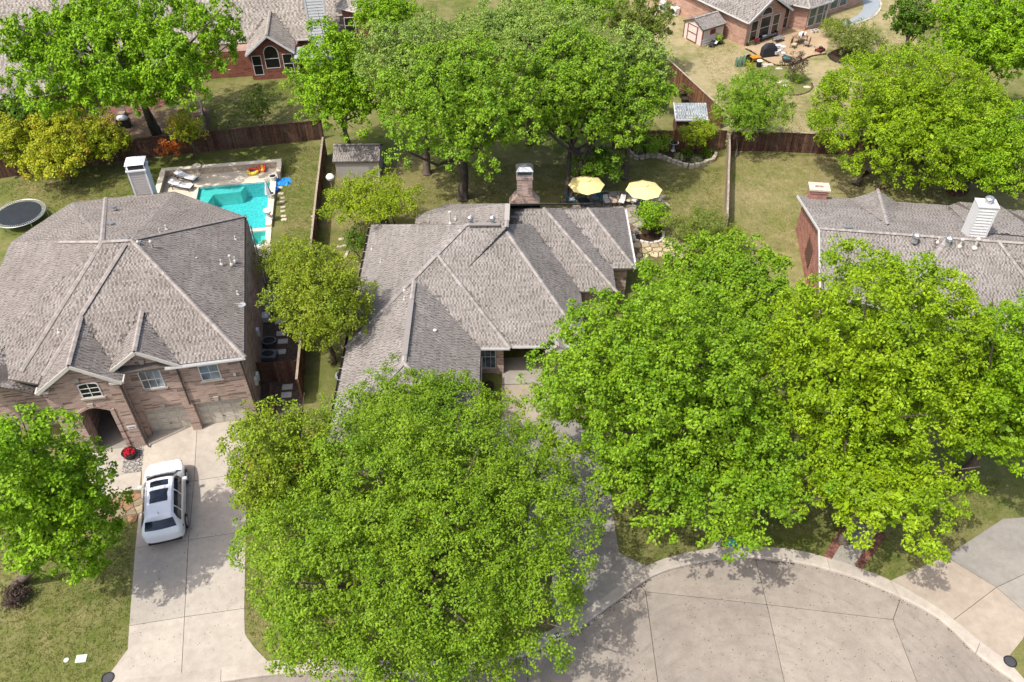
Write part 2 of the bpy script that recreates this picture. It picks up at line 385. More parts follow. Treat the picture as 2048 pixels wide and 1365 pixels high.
# kerb: a strip from lawn level down to the gutter, cut by joints into pieces
def strip_piece(i0, i1, name, parent):
    mb = MB(); n = i1 - i0 + 1
    o = [ko[i] for i in range(i0, i1 + 1)]; q = [ki[i] for i in range(i0, i1 + 1)]
    if True:  # leave a finger-wide gap at the end
        o[-1] = o[-1] + (o[-2] - o[-1]).normalized() * .02; q[-1] = q[-1] + (q[-2] - q[-1]).normalized() * .02
    prof = [(0, -.2), (0, .025), (.5, .022), (.86, .012), (.97, -.03), (1.0, ROADZ + .004), (1.0, -.2)]
    vs = []
    for a, c in zip(o, q):
        for s_, z in prof: p = a.lerp(c, s_); vs.append((p.x, p.y, z))
    m = len(prof); fs = [(i * m + k, i * m + k + 1, (i + 1) * m + k + 1, (i + 1) * m + k) for i in range(n - 1) for k in range(m - 1)]
    fs += [tuple(range(m)), tuple(range((n - 1) * m, n * m))[::-1]]
    mb.add(vs, fs); return mb.build(name, m_kerb, parent)
kerb = thing('kerb', 'pale concrete kerb strip curving round the turning circle', 'kerb', (G(1500, 1105).x, G(1500, 1105).y, 0)); kerb['kind'] = 'structure'; del kerb['category']
cuts = [0, 8, 16, 24, 30, 40, 48, 59, 68, 76, 84, 92, 100, 110, 124]
for a, c in zip(cuts[:-1], cuts[1:]): strip_piece(a, c, 'kerb_stone', kerb)
# street slabs between the joints
Z8 = lambda x, y: (1050 + x * .4873, 850 + y * .4873)
def seg(a, c):
    """kerb-side curve between two photo x positions (gutter edge)"""
    return [p for p in ki if (Pq := project(p, ROADZ)) and a < Pq[0] < c and Pq[1] < 1420]
def project(p, z=0.0):
    d = Vector((p[0], p[1], z)) - EYE; w = d.dot(FWD)
    return 1024 + d.dot(RT) / w * FOCAL, 682.5 - d.dot(UP) / w * FOCAL
gz = lambda u, v: Vector(G(u, v, ROADZ)[:2])
J1, J2, J3 = gz(*Z8(495, 685)), gz(*Z8(993, 738)), gz(*Z8(1510, 800))
A1, A2, A3 = gz(*Z8(468, 655)), gz(*Z8(946, 551)), gz(*Z8(1543, 708))
def beyond(a, b, t): return a + (b - a) * t
E1 = beyond(J1, gz(*Z8(545, 1057)), 3.4); E2 = beyond(J2, gz(*Z8(1065, 1057)), 3.4); E3 = beyond(J3, gz(*Z8(1610, 1057)), 3.4)
L0 = gz(1053, 1313); L1 = beyond(L0, gz(1056, 1365), 7)
def between(a, c):
    ia = min(range(len(ki)), key=lambda i: (ki[i] - a).length); ic = min(range(len(ki)), key=lambda i: (ki[i] - c).length)
    return [ki[i] for i in range(ia, ic + 1) if (ki[i] - a).length > .15 and (ki[i] - c).length > .15]
slabs = [[L0] + between(L0, A1) + [A1, J1, E1, L1], [A1] + between(A1, A2) + [A2, J2, J1], [A2] + between(A2, A3) + [A3, J3, J2],
         [A3] + between(A3, ki[-1]) + [ki[-1], E3, J3], [J1, J2, E2, E1], [J2, J3, E3, E2], [ki[0]] + between(ki[0], L0) + [L0, L1, Vector((-60, 0))]]
street = thing('street', 'pale worn concrete turning circle at the end of the street', 'street', (J2.x, J2.y, ROADZ)); street['kind'] = 'structure'; del street['category']
for s_ in slabs: MB().prism(shrink(s_, .014), ROADZ - .08, ROADZ).build('concrete_slab', m_road, street)

def sheet(name, px, z, m, k=0):
    pts = [G(*p, z) for p in px]
    if k: pts = [Vector((p.x, p.y, z)) for p in spl(pts + [pts[0]], k)[:-1]]
    mb = MB(); mb.poly([(p[0], p[1], z) for p in pts]); return structure(mb.build(name, m))
# lawns that differ from the front grass: each its own turf sheet just above the ground
sheet('back_lawn', [(655, 300), (1455, 315), (1450, 520), (1260, 520), (1000, 470), (640, 560), (618, 700)], .006, m_grass_b)
sheet('dry_lawn', [(1240, -60), (1900, -60), (1760, 250), (1640, 305), (1460, 305), (1442, 259), (1414, 233), (1338, 160), (1292, 118)], .008, m_dry)
sheet('dry_side_lawn', [(1458, 310), (1800, 316), (2048, 400), (2120, 560), (1500, 620), (1460, 500)], .010, grass_mat('grass_side', (.13, .15, .038), (.27, .23, .125), .5, (.09, .11, .025)))
structure(fill_with_holes('pool_lawn', [G(*p) for p in ((-60, 360), (250, 325), (655, 285), (634, 520), (430, 560), (-60, 500))], [W2(pool_rect), W2(spa_rect)], .007, grass_mat('grass_pool', (.105, .14, .028), (.215, .18, .09), .53, (.07, .095, .018))))
sheet('shaded_soil', [(-40, 240), (420, 215), (420, 270), (250, 300), (-40, 340)], .012, m_soil)

# ------------------------------------------------------------------ drives and paths
def slab_set(name, label, polys, m, z=.022, gap=.012, dep=.06):
    c = G(*polys[0][0]); t_ = thing(name, label, 'driveway' if 'drive' in name else 'path', (c.x, c.y, 0)); t_['kind'] = 'structure'; del t_['category']
    for i, p in enumerate(polys):
        mm = m[i] if isinstance(m, list) else m
        MB().prism(shrink([G(*q, z) for q in p], gap), z - dep, z).build('concrete_slab', mm, t_)
    b_ = MB()
    for p in polys: b_.poly([(q.x, q.y, .006) for q in [G(*r, z) for r in p]])
    b_.build('joint_bed', m_joint, t_); return t_
slab_set('left_driveway', 'wide pale concrete driveway with the white car on it', [
    [(284, 862), (395, 842), (388, 962), (283, 976)], [(395, 842), (497, 826), (494, 946), (388, 962)],
    [(283, 976), (388, 962), (377, 1080), (270, 1096)], [(388, 962), (494, 946), (492, 1063), (377, 1080)],
    [(270, 1096), (377, 1080), (369, 1234), (258, 1252)], [(377, 1080), (492, 1063), (489, 1217), (369, 1234)],
    [(258, 1252), (369, 1234), (363, 1348), (319, 1355), (203, 1369), (224, 1341), (255, 1299)], [(369, 1234), (489, 1217), (490, 1268), (508, 1294), (540, 1327), (443, 1340), (363, 1348)]], m_drive)
slab_set('front_walk', 'short concrete walk from the arched entry to the driveway', [
    [(190, 870), (252, 870), (249, 896), (245, 948), (190, 956), (180, 900)], [(190, 956), (245, 948), (283, 943), (280, 979), (185, 996), (175, 958)]], m_drive)
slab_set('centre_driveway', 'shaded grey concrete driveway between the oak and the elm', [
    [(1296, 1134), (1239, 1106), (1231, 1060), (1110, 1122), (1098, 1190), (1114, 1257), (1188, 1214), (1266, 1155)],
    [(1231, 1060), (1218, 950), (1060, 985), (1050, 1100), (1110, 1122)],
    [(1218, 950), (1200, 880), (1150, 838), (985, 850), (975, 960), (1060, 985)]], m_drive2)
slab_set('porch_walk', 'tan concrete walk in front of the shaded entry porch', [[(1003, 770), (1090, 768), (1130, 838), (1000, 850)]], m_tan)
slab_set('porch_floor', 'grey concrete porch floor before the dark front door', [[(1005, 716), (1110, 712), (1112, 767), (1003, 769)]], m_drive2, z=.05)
slab_set('right_driveway', 'tan concrete driveway apron beside the turning circle', [
    [(1781, 1161), (1891, 1113), (1993, 1175), (1906, 1241), (1876, 1221)], [(1906, 1241), (1993, 1175), (2062, 1235), (2046, 1279), (2010, 1324), (1958, 1287)],
    [(1891, 1113), (2005, 1038), (2110, 1030), (2110, 1120), (1993, 1175)], [(1993, 1175), (2110, 1120), (2130, 1240), (2062, 1235)]], [m_tan, m_tan, m_drive2, m_drive2])
wk = slab_set('brick_edged_walk', 'grey concrete walk edged with red brick on the lawn by the kerb', [
    [(1658, 1120), (1686, 1078), (1730, 1105), (1710, 1137)], [(1687, 1075), (1720, 1030), (1765, 1058), (1732, 1102)]], m_drive2, z=.024)
bk = MB(); bk.box((-.05, -.1, 0), (.05, .1, .055)); bk_me = bk.build('brick', m_brickp, bevel=.006); bkm = bk_me.data; bpy.data.objects.remove(bk_me)
for a, c in (((1655, 1116), (1697, 1046)), ((1717, 1134), (1765, 1066))):
    p, q = G(*a), G(*c); d = (q - p); L = d.length; d.normalize(); az = math.atan2(d.y, d.x); sd = Vector((-d.y, d.x, 0))
    for i in range(int(L / .112)):
        for r_ in (-.11, .11):
            piece('brick', bkm, wk, Matrix.Translation(p + d * (.06 + i * .112) + sd * r_ + Vector((0, 0, -.015 + random.random() * .008))) @ Matrix.Rotation(az + random.uniform(-.03, .03), 4, 'Z'))
slab_set('stepping_slab', 'pale stone slab on the lawn beside the kerb and turquoise cushion', [[(1421, 1097), (1432, 1080), (1446, 1074), (1441, 1095)]], m_kerb, z=.03)

# gravel bed beside the drive: small stones in one heap
def scatter_in(poly, n, rng):
    xs = [p[0] for p in poly]; ys = [p[1] for p in poly]; out = []
    while len(out) < n:
        x, y = rng.uniform(min(xs), max(xs)), rng.uniform(min(ys), max(ys))
        if inside(poly, x, y): out.append((x, y))
    return out
def inside(poly, x, y):
    c = False; n = len(poly)
    for i in range(n):
        x1, y1 = poly[i][0], poly[i][1]; x2, y2 = poly[i - 1][0], poly[i - 1][1]
        if (y1 > y) != (y2 > y) and x < (x2 - x1) * (y - y1) / (y2 - y1) + x1: c = not c
    return c
RNG = random.Random(5)
def pebbles(name, label, poly, n, size, cols, z=0.01):
    V = []; F = []
    for x, y in scatter_in(poly, n, RNG):
        a = RNG.random() * 6.28; s_ = size * RNG.uniform(.6, 1.4); h = s_ * RNG.uniform(.4, .8); o = len(V)
        for k in range(4): V.append((x + s_ * math.cos(a + k * 1.571) * RNG.uniform(.7, 1.2), y + s_ * math.sin(a + k * 1.571) * RNG.uniform(.7, 1.2), z + RNG.uniform(0, .3 * h)))
        V.append((x, y, z + h)); F += [(o + k, o + (k + 1) % 4, o + 4) for k in range(4)]
    t_ = NT(name + '_stones'); g = t_.new('NewGeometry'); c = t_.ramp(g.outputs['Random Per Island'], cols); m = t_.done(c, .9, .2)
    c0 = poly[0]; ob = np_mesh(name, V, F, m, loc=(c0[0], c0[1], 0), tri=True); return tag(ob, label, 'gravel', kind='stuff')
gb = [G(249.6, 896), G(290, 887), G(283, 942), G(245, 947.5)]
sheet('gravel_bed_soil', [(249.6, 896), (290, 887), (283, 942), (245, 947.5)], .012, m_soil)
pebbles('gravel', 'grey gravel bed between the walk and the driveway', gb, 1500, .05, [(0, (.07, .065, .06)), (.5, (.24, .22, .2)), (1, (.5, .47, .43))])

# flagstones: irregular cells of a jittered lattice, one object for each stone
def flagstones(name, label, pxpoly, cell, m, z0=.01, gap=.04, h=.035, rng=RNG, mats=None):
    poly = [Vector((p.x, p.y)) for p in (G(*q) for q in pxpoly)]
    cx = sum(p.x for p in poly) / len(poly); cy = sum(p.y for p in poly) / len(poly)
    t_ = thing(name, label, 'paving', (cx, cy, 0)); t_['kind'] = 'structure'; del t_['category']
    b_ = MB(); b_.poly([(p.x, p.y, z0) for p in poly]); b_.build('bedding', m_soil, t_)
    xs = [p.x for p in poly]; ys = [p.y for p in poly]; pts = []
    nx = int((max(xs) - min(xs)) / cell) + 2; ny = int((max(ys) - min(ys)) / cell) + 2
    for i in range(-1, nx + 1):
        for j in range(-1, ny + 1): pts.append(Vector((min(xs) + (i + .5 * (j % 2) + rng.uniform(-.32, .32)) * cell, min(ys) + (j + rng.uniform(-.32, .32)) * cell)))
    for a in pts:
        if not inside(poly, a.x, a.y): continue
        c = [a + Vector((math.cos(k * .5236), math.sin(k * .5236))) * cell * 1.2 for k in range(12)]
        for b2 in pts:
            if b2 is a or (b2 - a).length > cell * 2.4: continue
            n = (b2 - a).normalized(); d = (b2 - a).length / 2 - gap / 2; out = []
            for k in range(len(c)):
                p, q = c[k], c[(k + 1) % len(c)]; dp = (p - a).dot(n) - d; dq = (q - a).dot(n) - d
                if dp <= 0: out.append(p)
                if dp * dq < 0: out.append(p.lerp(q, dp / (dp - dq)))
            c = out
            if len(c) < 3: break
        if len(c) < 3: continue
        c = [p for k, p in enumerate(c) if (p - c[k - 1]).length > .03]
        if len(c) < 3: continue
        MB().prism(c, z0 - .01, z0 + h * rng.uniform(.7, 1.2)).build('flagstone', rng.choice(mats) if mats else m, t_, bevel=0)
    return t_
m_fo = mat('flagstone_rust', (.22, .13, .075), .9, .15, var=.25, vs=5, rnd=.3); m_ft = mat('flagstone_tan', (.29, .235, .155), .9, .15, var=.25, vs=5, rnd=.3)
flagstones('flagstone_patch', 'rust and tan flagstone patch beside the driveway', [(192, 994), (280, 979), (277, 1037), (197, 1040)], .5, m_fo, mats=[m_fo, m_ft, m_ft])
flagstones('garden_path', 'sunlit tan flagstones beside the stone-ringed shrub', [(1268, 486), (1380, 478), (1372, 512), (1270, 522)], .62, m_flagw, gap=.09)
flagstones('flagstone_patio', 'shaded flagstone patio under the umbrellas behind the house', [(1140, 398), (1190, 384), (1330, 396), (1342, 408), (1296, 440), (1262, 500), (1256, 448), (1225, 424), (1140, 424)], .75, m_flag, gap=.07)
# ------------------------------------------------------------------ roofs: courses of shingles and cap pieces as geometry
sh_base = {'grey': shingle_mat('shingle_grey', (.235, .215, .197), (.315, .29, .268)), 'taupe': shingle_mat('shingle_taupe', (.225, .20, .18), (.305, .275, .25)), 'tan': shingle_mat('shingle_tan', (.26, .235, .205), (.37, .335, .295))}
sh_tab = {'grey': shingle_mat('shingle_tab_grey', (.12, .108, .098), (.235, .215, .197)), 'taupe': shingle_mat('shingle_tab_taupe', (.115, .10, .088), (.22, .196, .175)), 'tan': shingle_mat('shingle_tab_tan', (.14, .122, .105), (.27, .242, .212))}
sh_cap = {'grey': mat('cap_grey', (.30, .275, .255), .95, .1, var=.15, vs=20, rnd=.25), 'taupe': mat('cap_taupe', (.30, .268, .243), .95, .1, var=.15, vs=20, rnd=.2), 'tan': mat('cap_tan', (.31, .28, .245), .95, .1, var=.15, vs=20, rnd=.2)}
sh_under = mat('roof_felt', (.10, .088, .078), .95, .1)
cm_ = MB(); cm_.add([(-.16, -.13, -.06), (-.16, 0, .012), (-.16, .13, -.06), (.17, -.135, -.05), (.17, 0, .026), (.17, .135, -.05), (.17, -.135, -.08), (.17, 0, .0), (.17, .135, -.08)],
                     [(0, 3, 4, 1), (1, 4, 5, 2), (3, 6, 7, 4), (4, 7, 8, 5)])
CAPM = {}
for k_ in sh_cap:
    o_ = cm_.build('ridge_cap', sh_cap[k_]); CAPM[k_] = o_.data; bpy.data.objects.remove(o_)
def make_roof(house, faces, tone='grey', caps=(), exposure=.145, seed=1, name='roof', tabs=True, cap_max=290, tk=1.0):
    """faces: lists of world points (planar); caps: (a, b) ridge and hip lines; returns the roof part"""
    rng = random.Random(seed); mb = MB(); FL = []
    for f in faces:
        f = [Vector(p) for p in f]; n = Vector((0, 0, 0))
        for i in range(len(f)): n += (f[i] - f[0]).cross(f[(i + 1) % len(f)] - f[0])
        n.normalize()
        if n.z < 0: n = -n; f = f[::-1]
        FL.append((f, n, sum(f, Vector()) / len(f)))
        mb.extrude([tuple(p - Vector((0, 0, .012))) for p in f], (0, 0, -.13))
    roof = mb.build(name, sh_under, house)
    def covered(p, skip):
        for i, (f, n, c) in enumerate(FL):
            if i == skip or not inside(f, p.x, p.y): continue
            z = c.z - ((p.x - c.x) * n.x + (p.y - c.y) * n.y) / n.z
            if z > p.z + .03: return True
        return False
    VB, FB, VT, FT = [], [], [], []
    def quad_pair(V, F, p00, p01, t, n, L, lift0, lift1):
        """a shingle: from the top edge p00-p01 down along t, its butt lifted"""
        o = len(V); d = t * L
        V += [p00 + n * lift0, p01 + n * lift0, p01 + d + n * lift1, p00 + d + n * lift1, p01 + d + n * (lift1 - .03), p00 + d + n * (lift1 - .03)]
        F += [(o, o + 1, o + 2, o + 3), (o + 3, o + 2, o + 4, o + 5)]
    for fi, (f, n, c) in enumerate(FL):
        t = Vector((n.x * n.z, n.y * n.z, -(n.x ** 2 + n.y ** 2))); 
        if t.length < .02: continue
        t.normalize(); cx = n.cross(t).normalized()
        uv = [((p - c).dot(cx), (p - c).dot(t)) for p in f]
        v0 = min(q[1] for q in uv); v1 = max(q[1] for q in uv); rows = int((v1 - v0) / exposure) + 1
        for r in range(rows):
            vb = v1 - r * exposure; va = vb - exposure; vm = (va + vb) / 2; xs = []
            for i in range(len(uv)):
                (a0, b0), (a1, b1) = uv[i], uv[(i + 1) % len(uv)]
                if (b0 > vm) != (b1 > vm): xs.append(a0 + (vm - b0) / (b1 - b0) * (a1 - a0))
            xs.sort()
            for k in range(0, len(xs) - 1, 2):
                x, xe = xs[k], xs[k + 1]
                while x < xe - .04:
                    w = min(rng.uniform(.7, 1.1), xe - x)
                    pm = c + cx * (x + w / 2) + t * vm
                    if not covered(pm, fi):
                        quad_pair(VB, FB, c + cx * x + t * va, c + cx * (x + w) + t * va, t, n, exposure * 1.06, .004, .016)
                    x += w
                x = xs[k] + rng.uniform(0, .2)
                while tabs and x < xe - .1:
                    w = min(tk * rng.choice((.08, .10, .12, .16)), xe - x); pm = c + cx * (x + w / 2) + t * vm
                    if not covered(pm, fi): quad_pair(VT, FT, c + cx * x + t * va, c + cx * (x + w) + t * va, t, n, exposure * .98, .008, .021)
                    x += w + tk * rng.choice((.08, .10, .13))
    o1 = np_mesh('shingle_courses', [tuple(v) for v in VB], FB, sh_base[tone], roof); o1['kind'] = 'stuff'
    if VT: o2 = np_mesh('shingle_tabs', [tuple(v) for v in VT], FT, sh_tab[tone], roof); o2['kind'] = 'stuff'
    cnt = 0
    for a, b in caps:
        a, b = Vector(a), Vector(b)
        if a.z < b.z: a, b = b, a
        d = b - a; L = d.length; d.normalize(); sd = Vector((0, 0, 1)).cross(d).normalized(); up = d.cross(sd)
        k = int(L / .21)
        for i in range(k):
            p = a + d * (.12 + i * (L - .2) / max(1, k - 1))
            if covered(p + Vector((0, 0, .06)), -1) or cnt >= cap_max: continue
            M_ = Matrix(((d.x, sd.x, up.x, p.x), (d.y, sd.y, up.y, p.y), (d.z, sd.z, up.z, p.z + .014), (0, 0, 0, 1)))
            piece('ridge_cap', CAPM[tone], roof, M_ @ Matrix.Rotation(rng.uniform(-.06, .06), 4, 'Z')); cnt += 1
    return roof
def gutter(house, a, b, m=None, drop=.03, w=.12, out=(0, 0, 0), name='gutter'):
    """open K-style gutter along an eave"""
    a = Vector(a) + Vector(out) - Vector((0, 0, drop)); b = Vector(b) + Vector(out) - Vector((0, 0, drop)); mb = MB()
    d = (b - a).normalized(); sd = d.cross(Vector((0, 0, 1)))
    for s_ in (-1, 1): mb.bar(a + sd * s_ * w / 2, b + sd * s_ * w / 2, .012, .12)
    mb.bar(a - Vector((0, 0, .055)), b - Vector((0, 0, .055)), w, .012); return mb.build(name, m or m_trim, house)
def window(house, fr, x0, x1, z0, z1, y, frame=m_white, glass=m_glass, nx=1, nz=2, arch=0.0, sill=None, proud=.03, bars=.02, name='window'):
    """window on the wall plane local y, facing -y"""
    T = fr.M; n = 10
    def outline(x0, x1, z0, z1):
        p = [(x0, z0), (x1, z0), (x1, z1 - arch)]
        if arch: p += [((x0 + x1) / 2 + math.cos(k * math.pi / n) * (x1 - x0) / 2, z1 - arch + math.sin(k * math.pi / n) * arch) for k in range(1, n)]
        return p + [(x0, z1 - arch)]
    o = outline(x0, x1, z0, z1); w = .055
    i_ = outline(x0 + w, x1 - w, z0 + w, z1 - w)
    mb = MB(T); m = len(o)
    mb.add([(x, y - proud, z) for x, z in o] + [(x, y - proud, z) for x, z in i_] + [(x, y + .02, z) for x, z in o] + [(x, y + .01, z) for x, z in i_],
           [(k, (k + 1) % m, m + (k + 1) % m, m + k) for k in range(m)] + [(k, (k + 1) % m, 2 * m + (k + 1) % m, 2 * m + k) for k in range(m)] + [(m + k, m + (k + 1) % m, 3 * m + (k + 1) % m, 3 * m + k) for k in range(m)])
    wf = mb.build(name, frame, house)
    g = MB(T); g.poly([(x, y - proud + .022, z) for x, z in i_]); g.build('pane', glass, wf)
    b_ = MB(T)
    for k in range(1, nz): zz = z0 + (z1 - arch * .4 - z0) * k / nz; b_.box((x0 + w * .7, y - proud - .001, zz - (.022 if nz == 2 else bars)), (x1 - w * .7, y - proud + .02, zz + (.022 if nz == 2 else bars)))
    for k in range(1, nx): xx = x0 + (x1 - x0) * k / nx; b_.box((xx - bars, y - proud + .004, z0 + w * .7), (xx + bars, y - proud + .018, z1 - w * .7))
    if b_.v: b_.build('glazing_bar', frame, wf)
    if sill: s_ = MB(T); s_.box((x0 - .1, y - .09, z0 - .11), (x1 + .1, y + .02, z0 - .005)); s_.build('sill', sill, wf)
    return wf

# ================================================================== centre house
CF = Frame(G(1006.9, 768.3), 0.0)
ch = thing('house', 'single-storey brick house with grey hipped shingle roof and brick chimney, centre', 'house', CF.w(-1, 5, 0))
EZ = 2.75
def hipblock(fr, x0, x1, y0, y1, ze, ra, rb):
    """four faces of a hipped block; ridge from ra to rb (local x, y, z)"""
    c = [fr.w(x0, y0, ze), fr.w(x1, y0, ze), fr.w(x1, y1, ze), fr.w(x0, y1, ze)]; a, b = fr.w(*ra), fr.w(*rb)
    if abs(ra[0] - rb[0]) >= abs(ra[1] - rb[1]): return [[c[0], c[1], b, a], [c[1], c[2], b], [c[2], c[3], a, b], [c[3], c[0], a]]
    return [[c[0], c[1], a], [c[1], c[2], b, a], [c[2], c[3], b], [c[3], c[0], a, b]]
cw = CF.w
A_, B_ = (-2.25, 7.0, 7.05), (-.05, 7.0, 7.05)
faces = hipblock(CF, -9.42, 5.0, .5, 13.2, EZ, A_, B_)
faces += hipblock(CF, -5.0, 7.3, 5.6, 15.0, EZ, (0.0, 10.3, 6.0), (2.7, 10.3, 6.0))
faces += hipblock(CF, -3.0, 8.78, 8.0, 15.1, EZ, (1.0, 11.55, 5.1), (5.75, 11.55, 5.1))
# block with the front-to-back ridge
k1, k2 = (.25, 6.6, 7.12), (.33, 9.2, 7.12)
bl = [cw(-6.3, 1.2, EZ), cw(-6.3, 14.3, EZ), cw(-4.2, 15.7, EZ), cw(6.6, 15.7, EZ)]
faces += [[bl[0], bl[1], cw(*k2), cw(*k1)], [bl[1], bl[2], cw(*k2)], [bl[2], bl[3], cw(*k2)]]
# front plane that stands a hand higher, with its hip running down to the porch
faces += [[cw(-9.1, .36, EZ), cw(.4, .36, EZ), cw(-4.0, 5.35, 5.95), cw(-4.6, 5.35, 5.95)], [cw(.4, .36, EZ), cw(.4, 1.2, EZ), cw(-4.0, 5.6, 5.95), cw(-4.0, 5.35, 5.95)]]
# garage wing
g0, g1 = (-5.4, -3.4, 5.24), (-5.4, 3.6, 5.24)
gc = [cw(-9.42, -7.4, EZ), cw(-1.35, -7.4, EZ), cw(-1.35, 3.6, EZ), cw(-9.42, .6, EZ)]
faces += [[gc[0], gc[1], cw(*g0)], [gc[1], gc[2], cw(*g1), cw(*g0)], [gc[3], gc[0], cw(*g0), cw(-5.4, 3.5, 5.24)]]
caps = [(cw(*A_), cw(*B_)), (cw(*A_), cw(-9.42, .5, EZ)), (cw(*B_), cw(5, .5, EZ)), (cw(2.7, 10.3, 6.0), cw(7.3, 5.6, EZ)), (cw(5.75, 11.55, 5.1), cw(8.78, 8.0, EZ)),
        (cw(-4.0, 5.35, 5.95), cw(.4, .36, EZ)), (cw(*g0), cw(*g1)), (cw(*g0), cw(-9.42, -7.4, EZ)), (cw(*g0), cw(-1.35, -7.4, EZ)), (cw(*k1), cw(*k2)), (cw(*A_), cw(-9.42, 13.2, EZ)), (cw(0, 10.3, 6), cw(2.7, 10.3, 6)), (cw(1, 11.55, 5.1), cw(5.75, 11.55, 5.1)), (cw(-4.2, 15.7, EZ), cw(*k2)), (cw(-6.3, 14.3, EZ), cw(*k2))]
make_roof(ch, faces, 'grey', caps, seed=3)
bcm = brick_mat('brick_centre', 0, (.46, .33, .275), (.34, .21, .165), (.56, .51, .45), dark=.45)
wb = MB()
wb.prism([cw(-9.0, -7.0), cw(-1.75, -7.0), cw(-1.75, .95), cw(0, .95), cw(0, 4.0), cw(2.6, 4.0), cw(2.6, .9), cw(4.6, .9), cw(4.6, 6.0), cw(6.9, 6.0), cw(6.9, 8.4), cw(8.35, 8.4), cw(8.35, 14.7), cw(-5.8, 14.7), cw(-5.8, 12.8), cw(-9.0, 12.8)], 0, EZ - .04)
wb.build('wall', bcm, ch)
# soffit boards close the eaves from below
sf = MB(); sf.prism([cw(-2.0, .42), cw(.36, .42), cw(.36, .93), cw(-1.7, .93)], EZ - .1, EZ - .03); sf.prism([cw(.02, .55), cw(4.9, .55), cw(4.9, 4.2), cw(.02, 4.2)], EZ - .13, EZ - .05); sf.build('soffit', m_trim, ch)
gutter(ch, cw(-2.95, .3, EZ), cw(.42, .3, EZ), m_white); gutter(ch, cw(.52, .44, EZ), cw(4.9, .44, EZ), m_white)
gutter(ch, cw(-9.5, 13.2, EZ), cw(-9.5, -7.4, EZ), m_bronze, w=.14); gutter(ch, cw(8.86, 15, EZ), cw(8.86, 8, EZ), m_white)
gutter(ch, cw(-1.28, -.4, EZ), cw(-1.28, -7.3, EZ), m_bronze)
for q in np.linspace(-7, 12.8, 22):   # gutter straps
    MB().bar(cw(-9.58, q, EZ + .035), cw(-9.38, q, EZ + .035), .02, .012).build('gutter_strap', m_white, ch)
x0, z0 = CF.wall(965, 757, .95); x1, z1 = CF.wall(991, 706, .95)
window(ch, CF, -1.45, -.45, .45, 2.45, .95, nx=3, nz=2, name='front_window', bars=.012)
MB(CF.M).box((-.4, .86, 0), (.02, .96, 2.62)).build('brick_pier', bcm, ch)
# entry: door set back under the roof, sidelights, mat
dr = MB(CF.M); dr.box((.95, 3.9, .06), (1.95, 3.99, 2.2)); dr = dr.build('front_door', m_dark_brown, ch)
fm = MB(CF.M)
for a, c in (((.85, 3.86, .05), (.94, 4, 2.3)), ((1.96, 3.86, .05), (2.05, 4, 2.3)), ((.85, 3.86, 2.21), (2.05, 4, 2.3))): fm.box(a, c)
fm.build('frame', m_trim, dr); MB(CF.M).box((1.82, 3.84, 1.0), (1.87, 3.9, 1.14)).build('handle', m_metal, dr)
window(ch, CF, .35, .78, .7, 2.2, 4.0, nx=1, nz=4, name='sidelight'); window(ch, CF, 2.12, 2.5, .7, 2.2, 4.0, nx=1, nz=4, name='sidelight')
# small gabled porch roof at the right of the entry
pr = [cw(2.55, .2, 2.35), cw(3.35, .2, 2.95), cw(4.15, .2, 2.35), cw(2.55, 2.4, 2.35), cw(3.35, 2.4, 2.95), cw(4.15, 2.4, 2.35)]
pg = MB(); pg.extrude([pr[0], pr[1], pr[4], pr[3]], (0, 0, .07)); pg.extrude([pr[1], pr[2], pr[5], pr[4]], (0, 0, .071)); pg.build('porch_roof', sh_base['grey'], ch)
MB().extrude([tuple(p) for p in (cw(2.62, .3, 2.34), cw(4.08, .3, 2.34), cw(3.35, .3, 2.86))], (0, .06, 0)).build('porch_gable', m_white, ch)
for xx in (2.7, 4.0): MB(CF.M).box((xx - .08, .3, 0), (xx + .08, .46, 2.34)).build('porch_post', m_white, ch)
# brick chimney with shoulders, corbel and galvanised cap
def tapered(mb, x0, x1, y0, y1, z0, X0, X1, Y0, Y1, z1):
    return mb.add([(x0, y0, z0), (x1, y0, z0), (x1, y1, z0), (x0, y1, z0), (X0, Y0, z1), (X1, Y0, z1), (X1, Y1, z1), (X0, Y1, z1)], [(3, 2, 1, 0), (4, 5, 6, 7), (0, 1, 5, 4), (1, 2, 6, 5), (2, 3, 7, 6), (3, 0, 4, 7)])
qx, qy = CF.pz(1050, 415, 4.0).x, 15.2
cb = MB(CF.M); cb.box((qx - 1.12, qy, 0), (qx + 1.12, qy + .95, 3.0)); tapered(cb, qx - 1.12, qx + 1.12, qy, qy + .95, 3.0, qx - .55, qx + .55, qy, qy + .95, 3.7)
cb.box((qx - .55, qy, 3.7), (qx + .55, qy + .94, 5.1)); cb.box((qx - .6, qy - .05, 5.1), (qx + .6, qy + .99, 5.3))
chim = cb.build('chimney', bcm, ch)
cp = MB(CF.M); cp.box((qx - .56, qy + .03, 5.3), (qx + .56, qy + .9, 5.42))
for a in (-.55, .55):
    for d_ in (.05, .88): cp.box((qx + a - .03, qy + d_ - .03, 5.42), (qx + a + .03, qy + d_ + .03, 5.75))
tapered(cp, qx - .62, qx + .62, qy - .02, qy + .96, 5.75, qx - .4, qx + .4, qy + .2, qy + .75, 6.02); cp.build('chimney_cap', m_metal, chim)
MB(CF.M).box((qx + .78, qy - .02, 2.5), (qx + 1.14, qy - .002, 3.05)).build('flashing', m_metal, chim)
